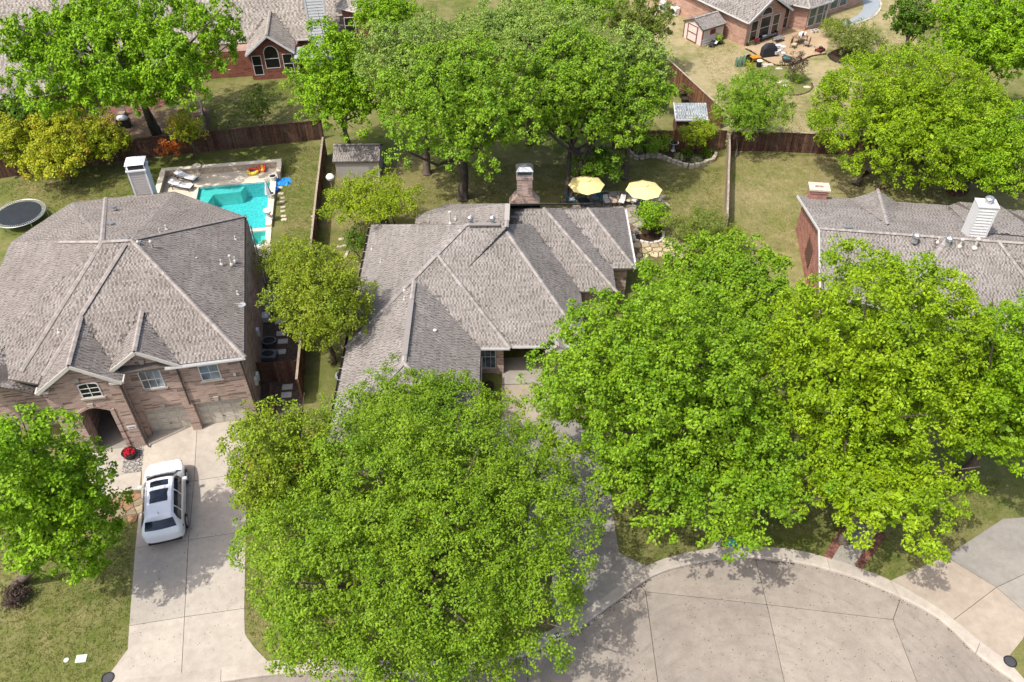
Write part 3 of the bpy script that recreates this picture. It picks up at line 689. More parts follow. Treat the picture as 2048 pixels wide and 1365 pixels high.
# turbine vents, plumbing pipes, box vents on the roof
def turbine(house, p, r=.19):
    b_ = MB(); b_.lathe((p.x, p.y, p.z - .15), [(r * .9, 0), (r * .75, .16), (r * .7, .3)], 12); tv = b_.build('roof_vent', m_metal, house)
    f = MB()
    for k in range(18):
        a = k * 6.28318 / 18
        path = [(p.x + r * math.cos(a + .5 * s_) * math.sin(.25 + s_ * 2.5), p.y + r * math.sin(a + .5 * s_) * math.sin(.25 + s_ * 2.5), p.z + .32 - .19 * math.cos(.25 + s_ * 2.5) * 1.0) for s_ in (0, .25, .5, .75, 1)]
        f.tube(path, .022, 4)
    f.lathe((p.x, p.y, p.z + .12), [(.02, 0), (r * .86, .1), (r * .92, .2), (r * .8, .3), (.02, .38)], 12); f.build('turbine_fins', m_metal, tv); return tv
def pipe(house, p, h=.45, r=.045, m=None, hat=False):
    b_ = MB(); b_.lathe((p.x, p.y, p.z - .1), [(r * 2.6, 0), (r * 2.4, .1), (r, .2), (r, .1 + h)], 10)
    if hat: b_.lathe((p.x, p.y, p.z + h + .03), [(r * 1.2, 0), (r * 2, .02), (r * 2, .1), (r * .4, .17)], 10)
    return b_.build('vent_pipe', m or m_trim, house)
def boxvent(house, p, t=(0, -1, 0), w=.3):
    t = Vector(t).normalized(); sd = t.cross(Vector((0, 0, 1))); b_ = MB()
    b_.extrude([p - sd * w / 2 - t * w / 2 + Vector((0, 0, .02)), p + sd * w / 2 - t * w / 2 + Vector((0, 0, .02)), p + sd * w / 2 + t * w / 2 - Vector((0, 0, .08)), p - sd * w / 2 + t * w / 2 - Vector((0, 0, .08))], (0, 0, .14))
    return b_.build('box_vent', m_metal, house)
def onroof(u, v, z): return G(u, v, z)
for u in (941, 985): turbine(ch, G(u, 446, 7.15))
MB().bar(cw(-2.1, 6.9, 7.16), cw(-.15, 6.9, 7.16), .3, .1).build('ridge_vent', sh_cap['grey'], ch)
MB().bar(cw(.27, 7.2, 7.2), cw(.32, 9.0, 7.2), .32, .11).build('ridge_vent', sh_cap['grey'], ch)
MB().bar(cw(-5.4, -2.9, 5.32), cw(-5.4, 1.8, 5.32), .3, .1).build('ridge_vent', sh_cap['grey'], ch)
pipe(ch, G(901, 446, 5.6), .75, .05, hat=True); pipe(ch, G(871, 672, 3.95), .35, .06, hat=True); boxvent(ch, G(998, 424, 6.5), (-1, 0, 0), .3)
pipe(ch, G(809, 580, 4.95), .2); pipe(ch, G(809, 599, 4.9), .2); pipe(ch, G(744, 498, 3.1), .22, .04); pipe(ch, G(762, 524, 3.6), .22, .04); pipe(ch, G(911, 438, 5.0), .2, .04)

# ================================================================== left house, two storeys
LF = Frame(G(520, 833), 10.5); lw = LF.w
lh = thing('house', 'two-storey brick house with taupe hipped roof and two garage doors', 'house', lw(-7, 7, 0))
E2 = 5.6
AP = lw(-5.55, 6.6, 9.0); RP = lw(-7.2, 6.75, 9.0)
C1, C2, C3, C4, C5, C6 = lw(.3, -.75, E2), lw(-.2, 13.0, E2), lw(-5.1, 17.0, E2), lw(-9.6, 17.0, E2), lw(-11.85, 16.9, E2), lw(-14.8, 12.9, E2)
C7 = lw(-14.9, 1.2, E2); C0 = lw(-10.4, -.75, E2)
faces = [[C1, C2, AP], [C2, C3, AP], [C3, C4, RP, AP], [C4, C5, C6, RP], [C6, C7, RP], [C7, C0, RP], [C0, C1, AP, RP]]
faces[3] = [C4, C5, RP]; faces.insert(4, [C5, C6, RP])
def gable(fr, xc, hw, yf, zr, ze, yback):
    """gable roof whose ridge runs back into the main roof"""
    return [[fr.w(xc - hw, yf, ze), fr.w(xc, yf, zr), fr.w(xc, yback, zr), fr.w(xc - hw, yback, ze)], [fr.w(xc, yf, zr), fr.w(xc + hw, yf, ze), fr.w(xc + hw, yback, ze), fr.w(xc, yback, zr)]]
faces += gable(LF, -8.25, 2.15, -1.35, 7.1, 5.5, 3.4) + gable(LF, -5.05, 1.95, -.8, 7.05, 5.65, 3.6)
# small cross gable low on the left slope
faces += [[lw(-12.0, 2.9, 6.25), lw(-13.2, -.6, 6.15), lw(-10.6, -.6, 4.6), lw(-10.5, 1.6, 5.2)], [lw(-12.0, 2.9, 6.25), lw(-13.2, -.6, 6.15), lw(-15.4, -.4, 4.6), lw(-15.2, 3.0, 5.2)]]
make_roof(lh, faces, 'taupe', [(AP, C1), (AP, C2), (RP, lw(-11.3, .2, 5.83)), (lw(-5.9, 6.35, 8.9), lw(-10.1, -.35, 5.80)), (RP, AP), (RP, C4), (lw(-8.25, -1.3, 7.1), lw(-8.25, 3.4, 7.1)), (lw(-5.05, -.8, 7.05), lw(-5.05, 3.6, 7.05)), (lw(-12, 2.9, 6.0), lw(-13.2, -.6, 6.15)), (RP, C6)], seed=5)
blm = brick_mat('brick_left', 10.5, (.44, .315, .265), (.33, .215, .175), (.48, .43, .38), w=.26, h=.085, dark=.42)
def lwall(x0, x1, y0, y1, z0, z1): return ((x0, y0, z0), (x1, y1, z1))
wb = MB(LF.M)
YB = -1.05; AX0, AX1 = -9.1, -7.4; zs = E2 - .12; D0, D1 = -6.15, -3.8; D2, D3 = -3.3, -.62; HD = 2.2; YF = -.42
wb.box((D3, YF, 0), (0, 0, HD)); wb.box((D1, YF, 0), (D2, 0, HD)); wb.box((-6.4, YF, 0), (D0, 0, HD)); wb.box((-6.4, YF, HD), (0, 0, zs))
wb.box((-6.4, .0, HD - .01), (-.005, .4, zs - .01)); wb.prism([(-14.4, 1.6), (-10.3, 1.6), (-10.3, .01), (AX0 - .3, .01), (AX0 - .3, 2.3), (AX1 + .3, 2.3), (AX1 + .3, .01), (-6.41, .01), (-6.41, .41), (-.01, .41), (-.01, 12.7), (-5.3, 16.6), (-11.7, 16.6), (-14.4, 12.7)], 0.0, zs - .02)
# bay with the arched entry
wb.box((-10.25, YB, 0), (AX0, .0, 3.7)); wb.box((AX1, YB, 0), (-6.42, .0, 3.7)); wb.box((-10.25, YB, 3.7), (-6.42, .0, zs + .03))
n = 8; arch_pts = [(AX0, 3.71), (AX0, 3.25)] + [(AX0 + (AX1 - AX0) * k / n, 3.25 + .36 * math.sin(math.pi * k / n)) for k in range(1, n)] + [(AX1, 3.25), (AX1, 3.71)]
wb.extrude([(x, YB, z) for x, z in arch_pts], (0, .4, 0))
# gable triangles
wb.extrude([(-10.25, YB + .02, zs + .03), (-6.45, YB + .02, zs + .03), (-8.25, YB + .02, 6.95)], (0, .3, 0)); wb.extrude([(-6.8, YF + .02, zs - .05), (-3.35, YF + .02, zs - .05), (-5.05, YF + .02, 6.87)], (0, .3, 0))
wb.build('wall', blm, lh)
en = MB(LF.M); en.box((AX0 - .29, -1.0, .0), (AX1 + .29, 2.29, .03)); en.build('entry_floor', m_drive2, lh)
en = MB(LF.M); en.box((-8.8, 2.2, .03), (-7.8, 2.28, 2.3)); en.build('front_door', mat('walnut_door', (.06, .03, .018), .5), lh)
tr = MB(LF.M)   # brick trim round the arch
for k in range(len(arch_pts) - 3): a, c = arch_pts[k + 1], arch_pts[k + 2]; tr.bar((a[0], YB - .025, a[1] + .07), (c[0], YB - .025, c[1] + .07), .05, .16, up=(0, 0, 1))
tr.box((AX1 - .02, YB - .05, 0), (AX1 + .2, YB + .01, 3.32)); tr.box((AX0 - .2, YB - .05, 0), (AX0 + .02, YB + .01, 3.32)); tr.build('arch_trim', blm, lh)
for x, z, y in ((-8.25, 3.78, YB), (-4.9, 2.42, YF), (-1.95, 2.42, YF), (-8.35, 5.75, YB), (-5.05, 5.92, YF)):
    MB(LF.M).extrude([(x - .1, y - .06, z - .16), (x + .1, y - .06, z - .16), (x + .15, y - .06, z + .16), (x - .15, y - .06, z + .16)], (0, .1, 0)).build('keystone', m_kerb, lh)
def garage_door(x0, x1):
    d = MB(LF.M); d.box((x0 - .02, -.06, 0.025), (x1 + .02, -.01, HD + .02)); gd = d.build('garage_door', m_garage, lh)
    nx = 4
    for r_ in range(4):
        for k in range(nx):
            a = x0 + (x1 - x0) * (k + .08) / nx; c = x0 + (x1 - x0) * (k + .92) / nx; z = .08 + r_ * .53
            f = MB(LF.M)
            for q in (((a, -.085, z), (c, -.06, z + .035)), ((a, -.085, z + .405), (c, -.06, z + .44)), ((a, -.085, z + .035), (a + .035, -.06, z + .405)), ((c - .035, -.085, z + .035), (c, -.06, z + .405))): f.box(*q)
            f.box((a + .06, -.078, z + .06), (c - .06, -.06, z + .38)); f.build('door_panel', m_garage, gd)
    MB(LF.M).box(((x0 + x1) / 2 - .06, -.11, .55), ((x0 + x1) / 2 + .06, -.085, .6)).build('handle', m_dark, gd)
garage_door(D0, D1); garage_door(D2, D3)
def wz(u0, v0, u1, v1, y):
    a = LF.wall(u0, v0, y); c = LF.wall(u1, v1, y); return a[0], c[0], a[1], c[1]
xa, xb, za, zb = wz(168, 797, 190, 767, YB); window(lh, LF, xa - .05, xb + .12, za, zb + .1, YB, nx=2, nz=3, glass=m_glassd, arch=.14, sill=m_kerb, name='arched_window')
xa, xb, za, zb = wz(289, 779, 308, 741, YF); window(lh, LF, xa - .02, xb + .28, za, zb + .12, YF, nx=3, nz=2, arch=.14, sill=m_kerb, name='arched_window', bars=.012)
xa, xb, za, zb = wz(404, 762, 431, 729, YF); window(lh, LF, xa + .02, xb + .1, za, zb + .05, YF, nx=2, nz=2, sill=m_kerb, bars=.012)
# rakes, fascia, gutters, downspouts
rk = MB(LF.M)
for xc, hw, yf, zr, ze in ((-8.25, 2.15, -1.37, 7.1, 5.5), (-5.05, 1.95, -.82, 7.05, 5.65)):
    for s_ in (-1, 1): rk.bar((xc, yf, zr - .1), (xc + s_ * hw, yf, ze - .1), .05, .2, up=(0, 0, 1))
rk.box((-10.5, -1.35, 5.34), (-9.85, -.9, 5.48)); rk.box((-6.75, -1.35, 5.34), (-6.0, -.6, 5.48)); rk.build('rake_trim', m_trim, lh)
sf = MB(LF.M); sf.box((-3.3, -.73, 5.43), (.28, .3, 5.5)); sf.prism([(-.2, -.73), (.26, -.73), (-.24, 12.9), (-.6, 12.9)], 5.43, 5.49); sf.build('soffit', m_trim, lh)
gutter(lh, lw(-3.9, -.82, E2 - .02), lw(.36, -.82, E2 - .02), m_white); gutter(lh, lw(.36, -.7, E2), lw(-.14, 13.0, E2), m_bronze)
for pth in ([(-6.3, -1.12, 5.0), (-6.3, -1.12, .3), (-6.2, -1.3, .1)], [(-3.42, -.5, 5.1), (-3.42, -.5, 2.3)], [(-.02, -.5, 5.1), (.06, -.5, .2)], [(.1, 12.6, 5.1), (.08, 12.6, .2)]):
    d = MB(LF.M); d.tube(pth, .05, 6); d.build('downspout', m_bronze if pth[0][0] != .1 else m_white, lh)
# address plaque: white plate, dark numeral strip
xa, za = LF.wall(264, 855, YB); pq = MB(LF.M); pq.box((xa - .24, YB - .03, za - .09), (xa + .24, YB - .005, za + .14)); pq = pq.build('address_plaque', m_white, lh)
MB(LF.M).box((xa - .17, YB - .04, za - .01), (xa + .17, YB - .03, za + .08)).build('numeral_plate', mat('plaque_grey', (.2, .2, .19)), pq)
MB(LF.M).box((-.62, YF - .1, 4.05), (-.48, YF, 4.2)).build('wall_lamp', m_white, lh)
# electric boxes and window on the side wall
for y, z in ((1.2, 1.4), (1.9, 1.1), (5.5, 1.5)): MB(LF.M).box((0.0, y, z), (.16, y + .32, z + .5)).build('meter_box', m_whitec, lh)
# siding-clad chimney with metal cap behind
p = LF.pz(292, 396, 5.6); x, y = p.x - .1, 17.0
cb = MB(LF.M); cb.box((x - .55, y - .2, 0), (x + .55, y + .75, 7.55)); lc = cb.build('chimney', m_shsiding, lh)
for k in range(12):
    z = 5.2 + k * .195; MB(LF.M).add([(x - .5, y - .2, z + .19), (x + .5, y - .2, z + .19), (x + .5, y - .235, z), (x - .5, y - .235, z)], [(0, 1, 2, 3)]).build('siding_board', m_shsiding, lc)
tb = MB(LF.M)
for q in (-.55, .55): tb.box((x + q - .05, y - .25, 4.5), (x + q + .05, y + .8, 7.56))
tb.box((x - .66, y - .31, 7.56), (x + .66, y + .86, 7.66)); tb.build('corner_board', m_siding, lc)
cp = MB(LF.M)
for a in (-.6, .56):
    for d_ in (-.26, .78): cp.box((x + a, y + d_, 7.66), (x + a + .05, y + d_ + .05, 8.05))
tapered(cp, x - .64, x + .64, y - .3, y + .86, 8.05, x - .12, x + .12, y + .2, y + .36, 8.35); cp.build('chimney_cap', m_siding, lc); MB(LF.M).box((x - .5, y - .15, 7.66), (x + .5, y + .7, 7.9)).build('flue', m_dark, lc)
# roof furniture
boxvent(lh, G(226, 416, 7.0), (.4, 1, 0), .34); boxvent(lh, G(222, 449, 7.9), (.4, 1, 0), .34); boxvent(lh, G(254, 479, 9.0), (0, 1, 0), .3); boxvent(lh, G(240, 494, 8.75), (-1, 0, 0), .34); boxvent(lh, G(275, 486, 8.75), (1, 0, 0), .36)
for u, v, z, h, hat in ((282, 502, 8.35, .55, True), (309, 507, 8.0, .75, True), (395, 523, 6.9, .3, False), (443, 528, 6.4, .3, False), (463, 528, 6.15, .5, True), (470, 521, 6.1, .25, False), (471, 479, 5.9, .25, False), (476, 589, 5.8, .25, False), (333, 459, 7.9, .3, False), (320, 466, 8.1, .3, False), (123, 479, 6.6, .2, False), (118, 664, 6.8, .2, False)):
    pipe(lh, G(u, v, z), h, .045, hat=hat)
dp = G(482, 616, 6.0)
ds = MB(); ds.tube([dp + Vector((-.35, 0, -.1)), dp + Vector((-.3, 0, .35)), dp + Vector((.05, 0, .3))], .025, 5); ds.lathe((dp.x + .1, dp.y, dp.z + .15), [(.02, 0), (.2, .05), (.22, .08), (.08, .05)], 14); ds.build('satellite_dish', mat('dish_grey', (.3, .3, .3), .6), lh)
# ================================================================== right house
RF = Frame(G(1610, 515), -8.0); rw = RF.w
rh = thing('house', 'red brick house with low grey shingle roof, white chimney and brick chimney, right', 'house', rw(6, -2, 0))
RZ, RE = 5.3, 2.75
faces = [[rw(-.7, -4.0, RZ), rw(16, -4.0, RZ), rw(16, 3.9, RE), rw(-.7, 3.9, RE)], [rw(-.7, -4.0, RZ), rw(16, -4.0, RZ), rw(16, -9.6, RE), rw(-.7, -9.6, RE)]]
hb = hipblock(RF, 3.2, 14.0, -10.2, 2.0, RE, (7.2, -4.3, 5.5), (10.3, -4.3, 5.5)); faces += [hb[0], hb[1], hb[3]]
P_ = RF.pz(1756, 381, 3.5); L_ = RF.pz(1701, 399, 2.85); Q_ = RF.pz(1797, 407, 2.85); T_ = RF.pz(1776, 450, 4.75)
wv = lambda v: rw(v.x, v.y, v.z)
bx_ = Vector((T_.x - 3.2, T_.y + .3, 4.7)); by_ = Vector((T_.x + 2.6, T_.y + .3, 4.7))
T_.z = 5.3 - (T_.y + 4.0) * .3228 + .03
faces += [[wv(P_), wv(L_), wv(T_)], [wv(P_), wv(T_), wv(Q_)]]
a1 = RF.pz(1897, 414, 2.85); a2 = RF.pz(1917, 404, 3.0); a3 = RF.pz(2000, 412, 3.0); a4 = RF.pz(2060, 445, 2.85)
faces += [[wv(a1), wv(a2), rw(a2.x + 1.0, -2.6, 4.95), rw(a1.x - .2, -2.4, 4.83)], [wv(a2), wv(a3), rw(a3.x + .2, -2.6, 4.96), rw(a2.x + 1.0, -2.6, 4.95)], [wv(a3), wv(a4), rw(a4.x, -2.4, 4.83), rw(a3.x + .2, -2.6, 4.96)]]
make_roof(rh, faces, 'grey', [(rw(-.7, -4, RZ), rw(7.2, -4, RZ)), (rw(7.2, -4.3, 5.5), rw(10.3, -4.3, 5.5)), (rw(10.3, -4.3, 5.5), rw(14, -10.2, RE)), (rw(7.2, -4.3, 5.5), rw(3.2, -10.2, RE)), (wv(P_), wv(T_)), (rw(10.3, -4, RZ), rw(16, -4, RZ))], seed=9)
brm = brick_mat('brick_right', -8, (.36, .12, .085), (.24, .075, .055), (.50, .44, .38), dark=.5)
wb = MB(RF.M); wb.prism([(-.3, -9.2), (15.6, -9.2), (15.6, 3.5), (-.3, 3.5)], 0, RE - .1); wb.extrude([(-.3, -9.2, RE - .1), (-.3, 3.5, RE - .1), (-.3, -4.0, 5.1)], (.3, 0, 0))
wb.prism([(L_.x + .5, 3.0), (Q_.x - .4, 3.0), (P_.x + .4, P_.y - .5), (P_.x - .4, P_.y - .5)], 0, 2.75); wb.build('wall', brm, rh)
rk = MB(RF.M); rk.bar((-.74, -4.0, 5.2), (-.74, 3.9, 2.67), .05, .18); rk.bar((-.74, -4.0, 5.2), (-.74, -9.6, 2.67), .06, .22); rk.build('rake_trim', m_white, rh)
MB(RF.M).extrude([(-.36, -2.6, 1.0), (-.36, -.9, 1.0), (-.36, -.9, 2.5), (-.36, -2.6, 2.5)], (.04, 0, 0)).build('side_shutter', m_wood2, rh)
# brick chimney at the eave
x, y = RF.pz(1640, 400, 3.4).x, 3.55
cb = MB(RF.M); cb.box((x - .62, y - .42, 0), (x + .62, y + .4, 3.5)); cb.box((x - .68, y - .48, 3.5), (x + .68, y + .46, 3.72)); rc = cb.build('brick_chimney', brm, rh)
cp = MB(RF.M); cp.box((x - .74, y - .54, 3.72), (x - .3, y + .52, 3.84)); cp.box((x + .3, y - .54, 3.72), (x + .74, y + .52, 3.84)); cp.box((x - .3, y - .54, 3.721), (x + .3, y - .14, 3.841)); cp.box((x - .3, y + .12, 3.721), (x + .3, y + .52, 3.841)); cp.build('chimney_crown', m_stone, rc)
# white clapboard chimney
p = RF.pz(1950, 478, 4.9); x, y = p.x, p.y
cb = MB(RF.M); cb.box((x - .56, y, 2.8), (x + .56, y + .9, 7.3)); wc = cb.build('siding_chimney', m_white, rh)
for k in range(11):
    z = 4.85 + k * .218; MB(RF.M).add([(x - .5, y - .002, z + .215), (x + .5, y - .002, z + .215), (x + .5, y - .06, z), (x - .5, y - .06, z)], [(0, 1, 2, 3)]).build('siding_board', m_white, wc)
tb = MB(RF.M); tb.box((x - .61, y - .05, 4.5), (x - .5, y + .95, 7.3)); tb.box((x + .5, y - .05, 4.5), (x + .61, y + .95, 7.3)); tb.box((x - .64, y - .08, 7.3), (x + .64, y + .953, 7.38)); tb.build('corner_board', m_white, wc)
fl = MB(RF.M); fl.lathe((x + .05, y + .45, 7.38), [(.2, 0), (.2, .22), (.28, .24), (.28, .36), (.22, .42)], 16); fl.build('flue_cap', m_metal, wc)
turbine(rh, G(1830, 481, 5.35), .22); turbine(rh, G(1895, 487, 5.4), .22)
pipe(rh, G(1876, 484, 5.3), .3); pipe(rh, G(1920, 492, 5.35), .4, .06, hat=True); pipe(rh, G(1950, 495, 5.35), .55, .07, hat=True); boxvent(rh, G(1697, 456, 5.25), (0, 1, 0), .4)

# ================================================================== house beyond the back fence, upper left
BF = Frame((-27.56, 77.41, 0), 8.0); bw = BF.w
bh = thing('house', 'red brick house with tan roof and pale siding chimney behind the back fence', 'house', bw(2, 6, 0))
faces = [[bw(-24, 3.0, 2.75), bw(16, 3.0, 2.75), bw(14, 12, 8.1), bw(-22, 12, 8.1)], [bw(2.4, .2, 2.7), bw(4.72, .2, 4.5), bw(4.72, 6.3, 4.5), bw(2.4, 6.3, 2.7)], [bw(4.72, .2, 4.5), bw(7.0, .2, 2.7), bw(7.0, 6.3, 2.7), bw(4.72, 6.3, 4.5)]]
faces += [[bw(-26, -5.2, 2.75), bw(-14.2, -5.2, 2.75), bw(-17.5, 2.0, 6.2), bw(-22, 2.0, 6.2)], [bw(-14.2, -5.2, 2.75), bw(-12.2, -3.6, 2.75), bw(-12.2, 8, 2.75), bw(-17.5, 2.0, 6.2)], [bw(-12.0, -1.2, 2.7), bw(-4.5, -1.2, 2.7), bw(-4.5, 4.5, 3.9), bw(-12.0, 4.5, 3.9)]]
t2 = [bw(11.4, 3.7, 5.35), bw(13.3, 2.2, 5.35), bw(15.6, 2.4, 5.35), bw(15.8, 10, 5.35), bw(11.4, 10, 5.35)]; tp = bw(13.7, 6.6, 7.4)
faces += [[t2[0], t2[1], tp], [t2[1], t2[2], tp], [t2[2], t2[3], tp], [t2[4], t2[0], tp]]
make_roof(bh, faces, 'tan', [(bw(4.72, .2, 4.5), bw(4.72, 5.9, 4.5)), (t2[0], tp), (t2[1], tp), (bw(-14.2, -5.2, 2.75), bw(-17.5, 2, 6.2))], exposure=.2, seed=11, tk=1.8)
bbm = brick_mat('brick_back', 8, (.26, .065, .04), (.17, .045, .03), (.30, .2, .16), dark=.5)
wb = MB(BF.M); wb.prism([(-23, 3.5), (-12.7, 3.5), (-12.7, -3.2), (-14.4, -4.7), (-25, -4.7), (-25, 12), (11.8, 12), (11.8, 3.6), (7.3, 3.6), (6.9, .55), (2.6, .55), (2.6, 1.5), (-4, 1.5), (-4, 3.5)], 0, 2.62)
wb.extrude([(2.65, .57, 2.62), (6.85, .57, 2.62), (4.72, .57, 4.35)], (0, .3, 0)); wb.prism([(11.8, 3.8), (13.4, 2.6), (15.3, 2.8), (15.4, 9.5), (11.8, 9.5)], 0, 5.25); wb.build('wall', bbm, bh)
window(bh, BF, 4.05, 5.45, 1.1, 3.35, .55, glass=m_glassd, nz=2, arch=.75, name='arched_window'); window(bh, BF, 2.85, 3.75, .5, 2.45, .55, glass=m_glassd); window(bh, BF, 5.75, 6.7, .5, 2.45, .55, glass=m_glassd)
rk = MB(BF.M); rk.bar((4.72, .16, 4.42), (2.4, .16, 2.62), .05, .18); rk.bar((4.72, .16, 4.42), (7.0, .16, 2.62), .05, .18); rk.build('rake_trim', m_siding, bh)
gutter(bh, bw(7, 2.9, 2.75), bw(11.4, 2.9, 2.75), m_siding); gutter(bh, bw(-26, -5.3, 2.75), bw(-14.2, -5.3, 2.75), m_siding); gutter(bh, bw(-14.1, -5.3, 2.75), bw(-12.1, -3.7, 2.75), m_siding); gutter(bh, t2[0], t2[1], m_siding); gutter(bh, t2[1], t2[2], m_siding)
cb = MB(BF.M); cb.box((8.6, 2.1, 0), (10.3, 3.4, 9.6)); bc = cb.build('siding_chimney', m_siding, bh)
for k in range(24): MB(BF.M).add([(8.68, 2.095, 2.75 + k * .28 + .275), (10.22, 2.095, 2.75 + k * .28 + .275), (10.22, 2.06, 2.75 + k * .28), (8.68, 2.06, 2.75 + k * .28)], [(0, 1, 2, 3)]).build('siding_board', m_siding, bc)
tb = MB(BF.M)
for q in (8.6, 10.3): tb.box((q - .08, 2.04, 2.6), (q + .08, 2.2, 9.6))
tb.box((8.5, 2.0, 9.6), (10.4, 3.5, 9.75)); tb.build('corner_board', m_siding, bc)
pc = MB(BF.M); pc.box((6.95, -.6, 2.3), (10.6, 2.0, 2.42)); pc.build('patio_cover', mat('grey_sheet', (.32, .34, .36), .5, .4), bh)
for q in (7.2, 10.4): MB(BF.M).box((q - .06, -.5, 0), (q + .06, -.38, 2.3)).build('patio_post', m_siding, bh)
window(bh, BF, 11.95, 13.0, 3.1, 4.7, 2.75, glass=m_glassd); window(bh, BF, 13.6, 15.0, 3.1, 4.7, 2.72, glass=m_glassd); window(bh, BF, -17.4, -16.2, .6, 2.2, -4.7, glass=m_teal_glass)
window(bh, BF, -11.4, -9.8, .3, 2.3, 1.4, glass=m_teal_glass); window(bh, BF, -8.6, -7.0, .3, 2.3, 1.4, glass=m_teal_glass)
MB(BF.M).box((-12.5, 1.5, 0), (-4.2, 2.2, 2.55)).build('wall_recess', bbm, bh)

# ================================================================== house in the top right corner
TF = Frame(G(1340 + 720 * .205, 460 * .205), 33.0); tw = TF.w
th = thing('house', 'salmon brick house with bay windows beside the dry lawn and patio', 'house', tw(6, 4, 0))
pk = 4.75
faces = [[tw(-.4, -.45, 2.75), tw(2.75, -.45, pk), tw(2.75, 9, pk), tw(-.4, 16, 2.75)], [tw(2.75, -.45, pk), tw(5.9, -.45, 2.75), tw(5.9, 9, 2.75), tw(2.75, 9, pk)]]
faces += [[tw(-.4, 16, 2.75), tw(2.75, 9, pk), tw(3, 18, 6.2), tw(-.4, 22, 2.75)]]
faces += [[tw(5.4, .4, 2.75), tw(7.8, .4, 2.75), tw(8.0, -.9, 2.75), tw(10.9, -.9, 2.75), tw(11.4, .4, 2.75), tw(19, .4, 2.75), tw(17, 7, 6.2), tw(4, 7, 6.0)]]
faces[-1] = [tw(5.4, .4, 2.75), tw(19, .4, 2.75), tw(17, 7, 6.2), tw(4, 7, 6.2)]
faces += [[tw(7.7, -1.15, 2.72), tw(11.1, -1.15, 2.72), tw(9.4, 1.9, 4.1)], [tw(6.9, .5, 2.72), tw(7.7, -1.15, 2.72), tw(9.4, 1.9, 4.1)], [tw(11.1, -1.15, 2.72), tw(12.0, .5, 2.72), tw(9.4, 1.9, 4.1)]]
make_roof(th, faces, 'grey', [(tw(2.75, -.45, pk), tw(2.75, 9, pk)), (tw(7.7, -1.15, 2.72), tw(9.4, 1.9, 4.1)), (tw(11.1, -1.15, 2.72), tw(9.4, 1.9, 4.1))], exposure=.2, seed=13, tk=1.8)
btm = brick_mat('brick_corner', 33, (.46, .27, .20), (.36, .19, .14), (.50, .42, .36), dark=.6)
wb = MB(TF.M); wb.prism([(0, 0), (5.4, 0), (5.4, .9), (7.4, .9), (8.1, -.75), (10.7, -.75), (11.5, .9), (18.6, .9), (18.6, 12), (3, 22), (0, 22)], 0, 2.65); wb.extrude([(.02, 0.02, 2.65), (5.38, 0.02, 2.65), (2.75, 0.02, pk - .15)], (0, .3, 0)); wb.build('wall', btm, th)
for x0, x1, z1 in ((.55, 1.55, 2.5), (1.85, 3.35, 2.6), (3.65, 4.65, 2.5)): window(th, TF, x0, x1, .35, z1, 0, glass=m_glassd, frame=m_white, nz=2, name='tall_window')
window(th, TF, 1.85, 3.35, 2.78, 3.6, 0, glass=m_glassd, nz=1, arch=.74, name='half_round_window'); window(th, TF, 6.1, 7.1, .1, 2.35, .9, glass=m_glassd, name='patio_door'); window(th, TF, 8.35, 9.4, .4, 2.4, -.75, glass=m_teal_glass, name='bay_window'); window(th, TF, 9.55, 10.55, .4, 2.4, -.75, glass=m_teal_glass, name='bay_window')
for x0 in (12.2, 13.7, 15.2): window(th, TF, x0, x0 + 1.2, .5, 2.4, .9, glass=m_teal_glass)
SW = Frame(tw(0, 0), 33 - 90)
window(th, SW, -15.3, -13.6, .6, 2.3, 0, glass=m_dark_brown, name='side_window')
rk = MB(TF.M); rk.bar((2.75, -.5, pk - .08), (-.42, -.5, 2.66), .06, .2); rk.bar((2.75, -.5, pk - .08), (5.92, -.5, 2.66), .06, .2); rk.build('rake_trim', m_siding, th)
gutter(th, tw(-.46, -.4, 2.75), tw(-.46, 16, 2.75), m_white); gutter(th, tw(7.7, -1.22, 2.72), tw(11.1, -1.22, 2.72), m_siding); gutter(th, tw(6.9, .42, 2.72), tw(7.66, -1.18, 2.72), m_siding)
MB(TF.M).box((10.95, -.9, 0), (11.05, -.8, 2.65)).build('downspout', m_white, th)

# ================================================================== sheds
def shed(fr, label, w, d, h, hr, mwall, mtrim, tone, door=True):
    t_ = thing('garden_shed', label, 'shed', fr.w(w / 2, d / 2))
    b_ = MB(fr.M); b_.box((0, 0, 0), (w, d, h)); b_.extrude([(.01, .01, h), (w - .01, .01, h), (w / 2, .01, hr - .06)], (0, d - .02, 0)); b_.build('wall', mwall, t_)
    make_roof(t_, [[fr.w(-.15, -.15, h - .05), fr.w(w / 2, -.15, hr), fr.w(w / 2, d + .15, hr), fr.w(-.15, d + .15, h - .05)], [fr.w(w / 2, -.15, hr), fr.w(w + .15, -.15, h - .05), fr.w(w + .15, d + .15, h - .05), fr.w(w / 2, d + .15, hr)]], tone, [(fr.w(w / 2, -.1, hr), fr.w(w / 2, d + .1, hr))], exposure=.2, seed=int(w * 100))
    tr_ = MB(fr.M)
    for q in (0, w): tr_.box((q - .06, -.02, 0), (q + .06, .06, h))
    tr_.box((w - .04, d - .06, 0), (w + .02, d + .02, h)); tr_.build('corner_trim', mtrim, t_)
    if door:
        dd = MB(fr.M); dd.box((w * .2, -.05, .08), (w * .74, -.01, h - .05)); dd = dd.build('door', mwall, t_)
        f = MB(fr.M)
        for q in (((w * .2, -.075, .08), (w * .24, -.05, h - .05)), ((w * .7, -.075, .08), (w * .74, -.05, h - .05)), ((w * .24, -.075, h - .13), (w * .7, -.05, h - .05)), ((w * .24, -.075, .08), (w * .7, -.05, .16)), ((w * .24, -.075, h * .5), (w * .7, -.05, h * .5 + .08))): f.box(*q)
        f.build('door_trim', mtrim, dd)
        wn2 = MB(fr.M); wn2.box((w + .0, d * .35, 1.0), (w + .03, d * .6, 1.5)); wn2.build('window', mtrim, t_)
    return t_
